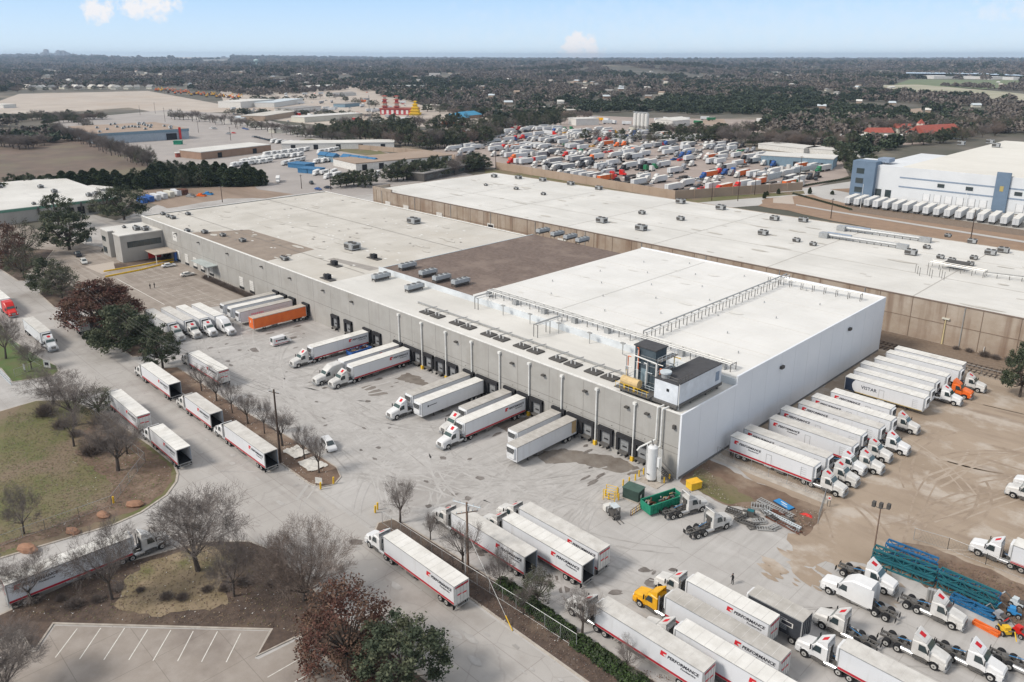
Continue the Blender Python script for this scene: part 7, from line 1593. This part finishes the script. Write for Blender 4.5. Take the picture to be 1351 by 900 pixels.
belt('evergreen_oak',[(860,176),(900,180),(950,180),(1000,178)],24,['round','ever','fan','grey'],10,14,13,18,'tree in the line behind the truck rows','trees behind the truck rows',20)
r=random.Random(77)
ind=sorted([(r.uniform(300,560),r.choice([r.uniform(140,152),r.uniform(150,164),r.uniform(122,138)])) for _ in range(110)])
for i,(x,y_) in enumerate(ind):
    p=at(x,y_); c=pick(r); u=r.random()
    if u<.5: t=thing('semi_trailer',f'pale container or trailer between the industrial buildings, {ordn(i)} from the left','trailer',(p.x,p.y,.2),R(r.uniform(0,180)),'trailers between the industrial buildings'); part('box',cached(('sb2',c[0]),lambda:simp_box(MATS['plain_white_trailer'] if c[0] in('white','black') else c[1],10)),t)
    else:
        k='suv'; t=thing('parked_car',f'{c[0]} vehicle between the industrial buildings, {ordn(i)} from the left','car',(p.x,p.y,.2),R(r.uniform(0,180)),'vehicles between the industrial buildings'); part('body',cached(('car',k,c[1].name),lambda:car_mesh(k,c[1])),t); part('windows',cached(('cg',k),lambda:car_glass(k)),t)
belt('bare_tree',[(-5,162),(60,158),(140,158)],26,['round','fan','grey','ever2'],8,12,12,17,'tree between the tan lot and the brown field','trees below the tan lot',31)
belt('bare_tree',[(-5,122),(100,117),(200,113)],26,['round','fan','grey','ever2'],8,13,13,20,'tree along the far edge of the tan lot','trees beyond the tan lot',32)
# ---------------------------------------------------------------- far woodland (one mass) and the houses in it
EX=[[(20,118),(200,113),(340,128),(470,118),(500,126),(560,140),(640,158),(700,158),(780,158),(1000,160),(1030,180),(1100,205),(1180,250),(1400,330),(1400,340),(1000,300),(640,260),(400,270),(150,300),(-80,330),(-80,185),(40,192),(100,186),(60,168),(-80,162),(-80,145)],
    [(560,198),(620,182),(740,150),(1010,152),(1010,176),(960,182),(1110,205),(1130,250),(560,240)],
    [(1085,184),(1120,178),(1190,178),(1195,188),(1095,190)],[(1215,181),(1275,181),(1290,190),(1210,192)],[(1180,104),(1345,105),(1351,113),(1180,114)],[(1150,113),(1210,112),(1400,124),(1400,138),(1200,124)],[(1175,146),(1220,143),(1220,150)],
    [(1130,262),(1125,215),(1200,192),(1310,176),(1500,180),(1500,300)],[(100,78),(305,79.5),(305,83),(100,81)],[(805,76),(940,76),(935,78.2),(805,78.2)],[(560,100),(595,98),(600,104),(560,105)],[(780,92),(900,97),(1030,103),(1030,105),(850,101)]]
EXW=[[Vector(atxy(*p)) for p in e] for e in EX]
hs=[]
for i in range(99):
    x=rnd.uniform(30,1340); yv=rnd.choice([rnd.uniform(86,100),rnd.uniform(100,120),rnd.uniform(112,150)])
    if (yv>112 and x<600) or (yv>140 and x<1030): yv=rnd.uniform(90,112)
    hs.append((x,yv))
hs.sort()
HW=[]
for (x,yv) in hs: p=at(x,yv); HW.append((p.x,p.y,math.hypot(p.x,p.y)))
for q in ff: p=at((q[0]+q[2])/2,q[1]+1); HW.append((p.x,p.y,math.hypot(p.x,p.y)))
def cleared(x,y,d,s_):
    for hx,hy,hd in HW:
        if d>hd+8 or d<hd-hd*.11: continue
        t=(x*hx+y*hy)/hd; o=abs(x*hy-y*hx)/hd
        if o<(16+4*s_)*max(1,hd/2500) and t<hd+6: return True
    return False
import numpy as np
rg=np.random.default_rng(5); PT=[]
for (d0,d1,n,s) in ((560,1300,9000,1.0),(1300,2600,15000,1.25),(2600,5000,15000,1.9),(5000,10000,11000,3.6),(10000,16000,6500,4.6)):
    dd=np.sqrt(rg.uniform(d0*d0,d1*d1,n)); aa=rg.uniform(R(-37),R(37),n)
    for d,a in zip(dd,aa):
        v=fh*math.cos(a)+rt*math.sin(a); x=v.x*d; y=v.y*d
        if d<6000 and noise.noise(Vector((x/170,y/170,1)))>.24 and d>900: continue
        ok=True
        for e in EXW:
            if inside(e,x,y): ok=False; break
        if ok and cleared(x,y,d,s): ok=False
        if ok: PT.append((x,y,hgt(x,y)-.4*s,s*rg.uniform(.55,1.15),0 if noise.noise(Vector((x/420,y/420,9)))+rg.normal(0,.22)<.09 else 1))
def crown_blob(seed,m1,m2,n=110,flat=.8):
    r=random.Random(seed); b=MB()
    for j in range(n):
        a=r.uniform(0,6.283); u=r.uniform(-.1,1); rr=math.sqrt(max(0,1-u*u)); f=r.uniform(.7,1.05); p=Vector((math.cos(a)*rr*5.4*f*(1+.2*math.sin(a*2+seed)),math.sin(a)*rr*5.4*f,3.4+u*6*f*flat))
        v=Vector((r.gauss(0,1),r.gauss(0,1),r.gauss(0,.6))).normalized(); q=v.cross(Vector((r.gauss(0,1),r.gauss(0,1),r.gauss(0,1)))).normalized(); s=r.uniform(.9,2.0); b.add([p-v*s,p+q*s*.7,p+v*s,p-q*s*.7],[(0,1,2,3)],m1 if r.random()<.6 else m2)
    return b.mesh('crown')
fg=M('far_bare_crown',(.225,.192,.168),(.13,.113,.10),sc=.02,det=6,c3=(.27,.24,.20),sc3=.007); fg2=M('far_bare_crown_dark',(.12,.105,.095),(.08,.07,.063),sc=.02)
fd=M('far_green_crown',(.04,.058,.036),(.028,.042,.028),sc=.02); fd2=M('far_green_crown_light',(.06,.08,.045),(.04,.055,.034),sc=.02)
protos=[[crown_blob(1,fg,fg2),crown_blob(2,fg,fg2,90,1.0)],[crown_blob(3,fd,fd2),crown_blob(4,fd,fd2,120,1.1)]]
for cls in (0,1):
    P_=[p for p in PT if p[4]==cls]; me=bpy.data.meshes.new('woodland'); me.from_pydata([(p[0],p[1],p[2]) for p in P_],[],[])
    at_=me.attributes.new('s','FLOAT','POINT'); at_.data.foreach_set('value',[p[3] for p in P_]); o=bpy.data.objects.new('woodland',me); COL.objects.link(o)
    tag(o,['grey brown leafless woodland stretching to the horizon','dark green evergreen woodland stretching to the horizon'][cls],'woodland',kind='stuff')
    pc_=bpy.data.collections.new('crown_sources')
    for m_ in protos[cls]: q=bpy.data.objects.new('crown',m_); pc_.objects.link(q)
    ng=bpy.data.node_groups.new('scatter','GeometryNodeTree'); ng.interface.new_socket('Geometry',in_out='INPUT',socket_type='NodeSocketGeometry'); ng.interface.new_socket('Geometry',in_out='OUTPUT',socket_type='NodeSocketGeometry')
    I=ng.nodes.new('NodeGroupInput');O_=ng.nodes.new('NodeGroupOutput'); ip=ng.nodes.new('GeometryNodeInstanceOnPoints'); ci=ng.nodes.new('GeometryNodeCollectionInfo'); ci.inputs[0].default_value=pc_; ci.inputs['Separate Children'].default_value=True; ci.inputs['Reset Children'].default_value=True
    ip.inputs['Pick Instance'].default_value=True; na_=ng.nodes.new('GeometryNodeInputNamedAttribute'); na_.data_type='FLOAT'; na_.inputs[0].default_value='s'; rv=ng.nodes.new('FunctionNodeRandomValue'); rv.data_type='FLOAT_VECTOR'; rv.inputs[0].default_value=(0,0,0); rv.inputs[1].default_value=(0,0,6.28)
    l_=ng.links.new; l_(I.outputs[0],ip.inputs['Points']); l_(ci.outputs[0],ip.inputs['Instance']); l_(na_.outputs[0],ip.inputs['Scale']); l_(rv.outputs[0],ip.inputs['Rotation']); l_(ip.outputs[0],O_.inputs[0])
    md=o.modifiers.new('scatter','NODES'); md.node_group=ng
for i,(x,yv) in enumerate(hs):
    d=D(x,yv); w_=rnd.uniform(8,15)*F/d; bldpx('house',f'small pale house among the distant trees, {ordn(i)} from the left','house',(x,yv),(x+w_,yv+rnd.uniform(-.3,.3)),9,3.6,rnd.choice([whitew,cream,tanw,brick]),rnd.choice([greyroof,roofw,roofo,hvl,brownlot]),gable=True,rh=2.6,grp='houses among the distant trees')
bldpx('assembly_hall','distant pale hall with a pyramid roof standing in the woods','hall',(566,104),(580,104),40,8,cream,greyroof,gable=True,rh=12)
# a house row left of the tan lot
for i in range(14):
    x=30+i*12.5+rnd.uniform(-3,3); bldpx('house',f'pale roofed house in the row beyond the tan lot, {ordn(i)} from the left','house',(x,117.5+rnd.uniform(-1,1)),(x+7,117.5),12,5,cream,rnd.choice([greyroof,roofo,roofw]),gable=True,rh=5,grp='houses beyond the tan lot')
region('distant_river',[(1195,98.5),(1290,99.3),(1351,102.5),(1351,103.8),(1280,101),(1195,100)],9,MATS['lake_water'])
# ---------------------------------------------------------------- haze
hb=MB(); hb.box(-15500,-1500,-45,6000,19000,132,M('haze_box',(1,1,1),fine=0)); hz=hb.build('haze'); tag(hz,'thin blue air over the whole landscape','haze',kind='stuff')
hm=MATS['haze_box']; t_=hm.node_tree; t_.nodes.clear(); ho=t_.nodes.new('ShaderNodeOutputMaterial'); pv=t_.nodes.new('ShaderNodeVolumePrincipled'); pv.inputs['Color'].default_value=(.62,.78,1,1); pv.inputs['Density'].default_value=HAZE; pv.inputs['Anisotropy'].default_value=.2
t_.links.new(pv.outputs[0],ho.inputs['Volume'])
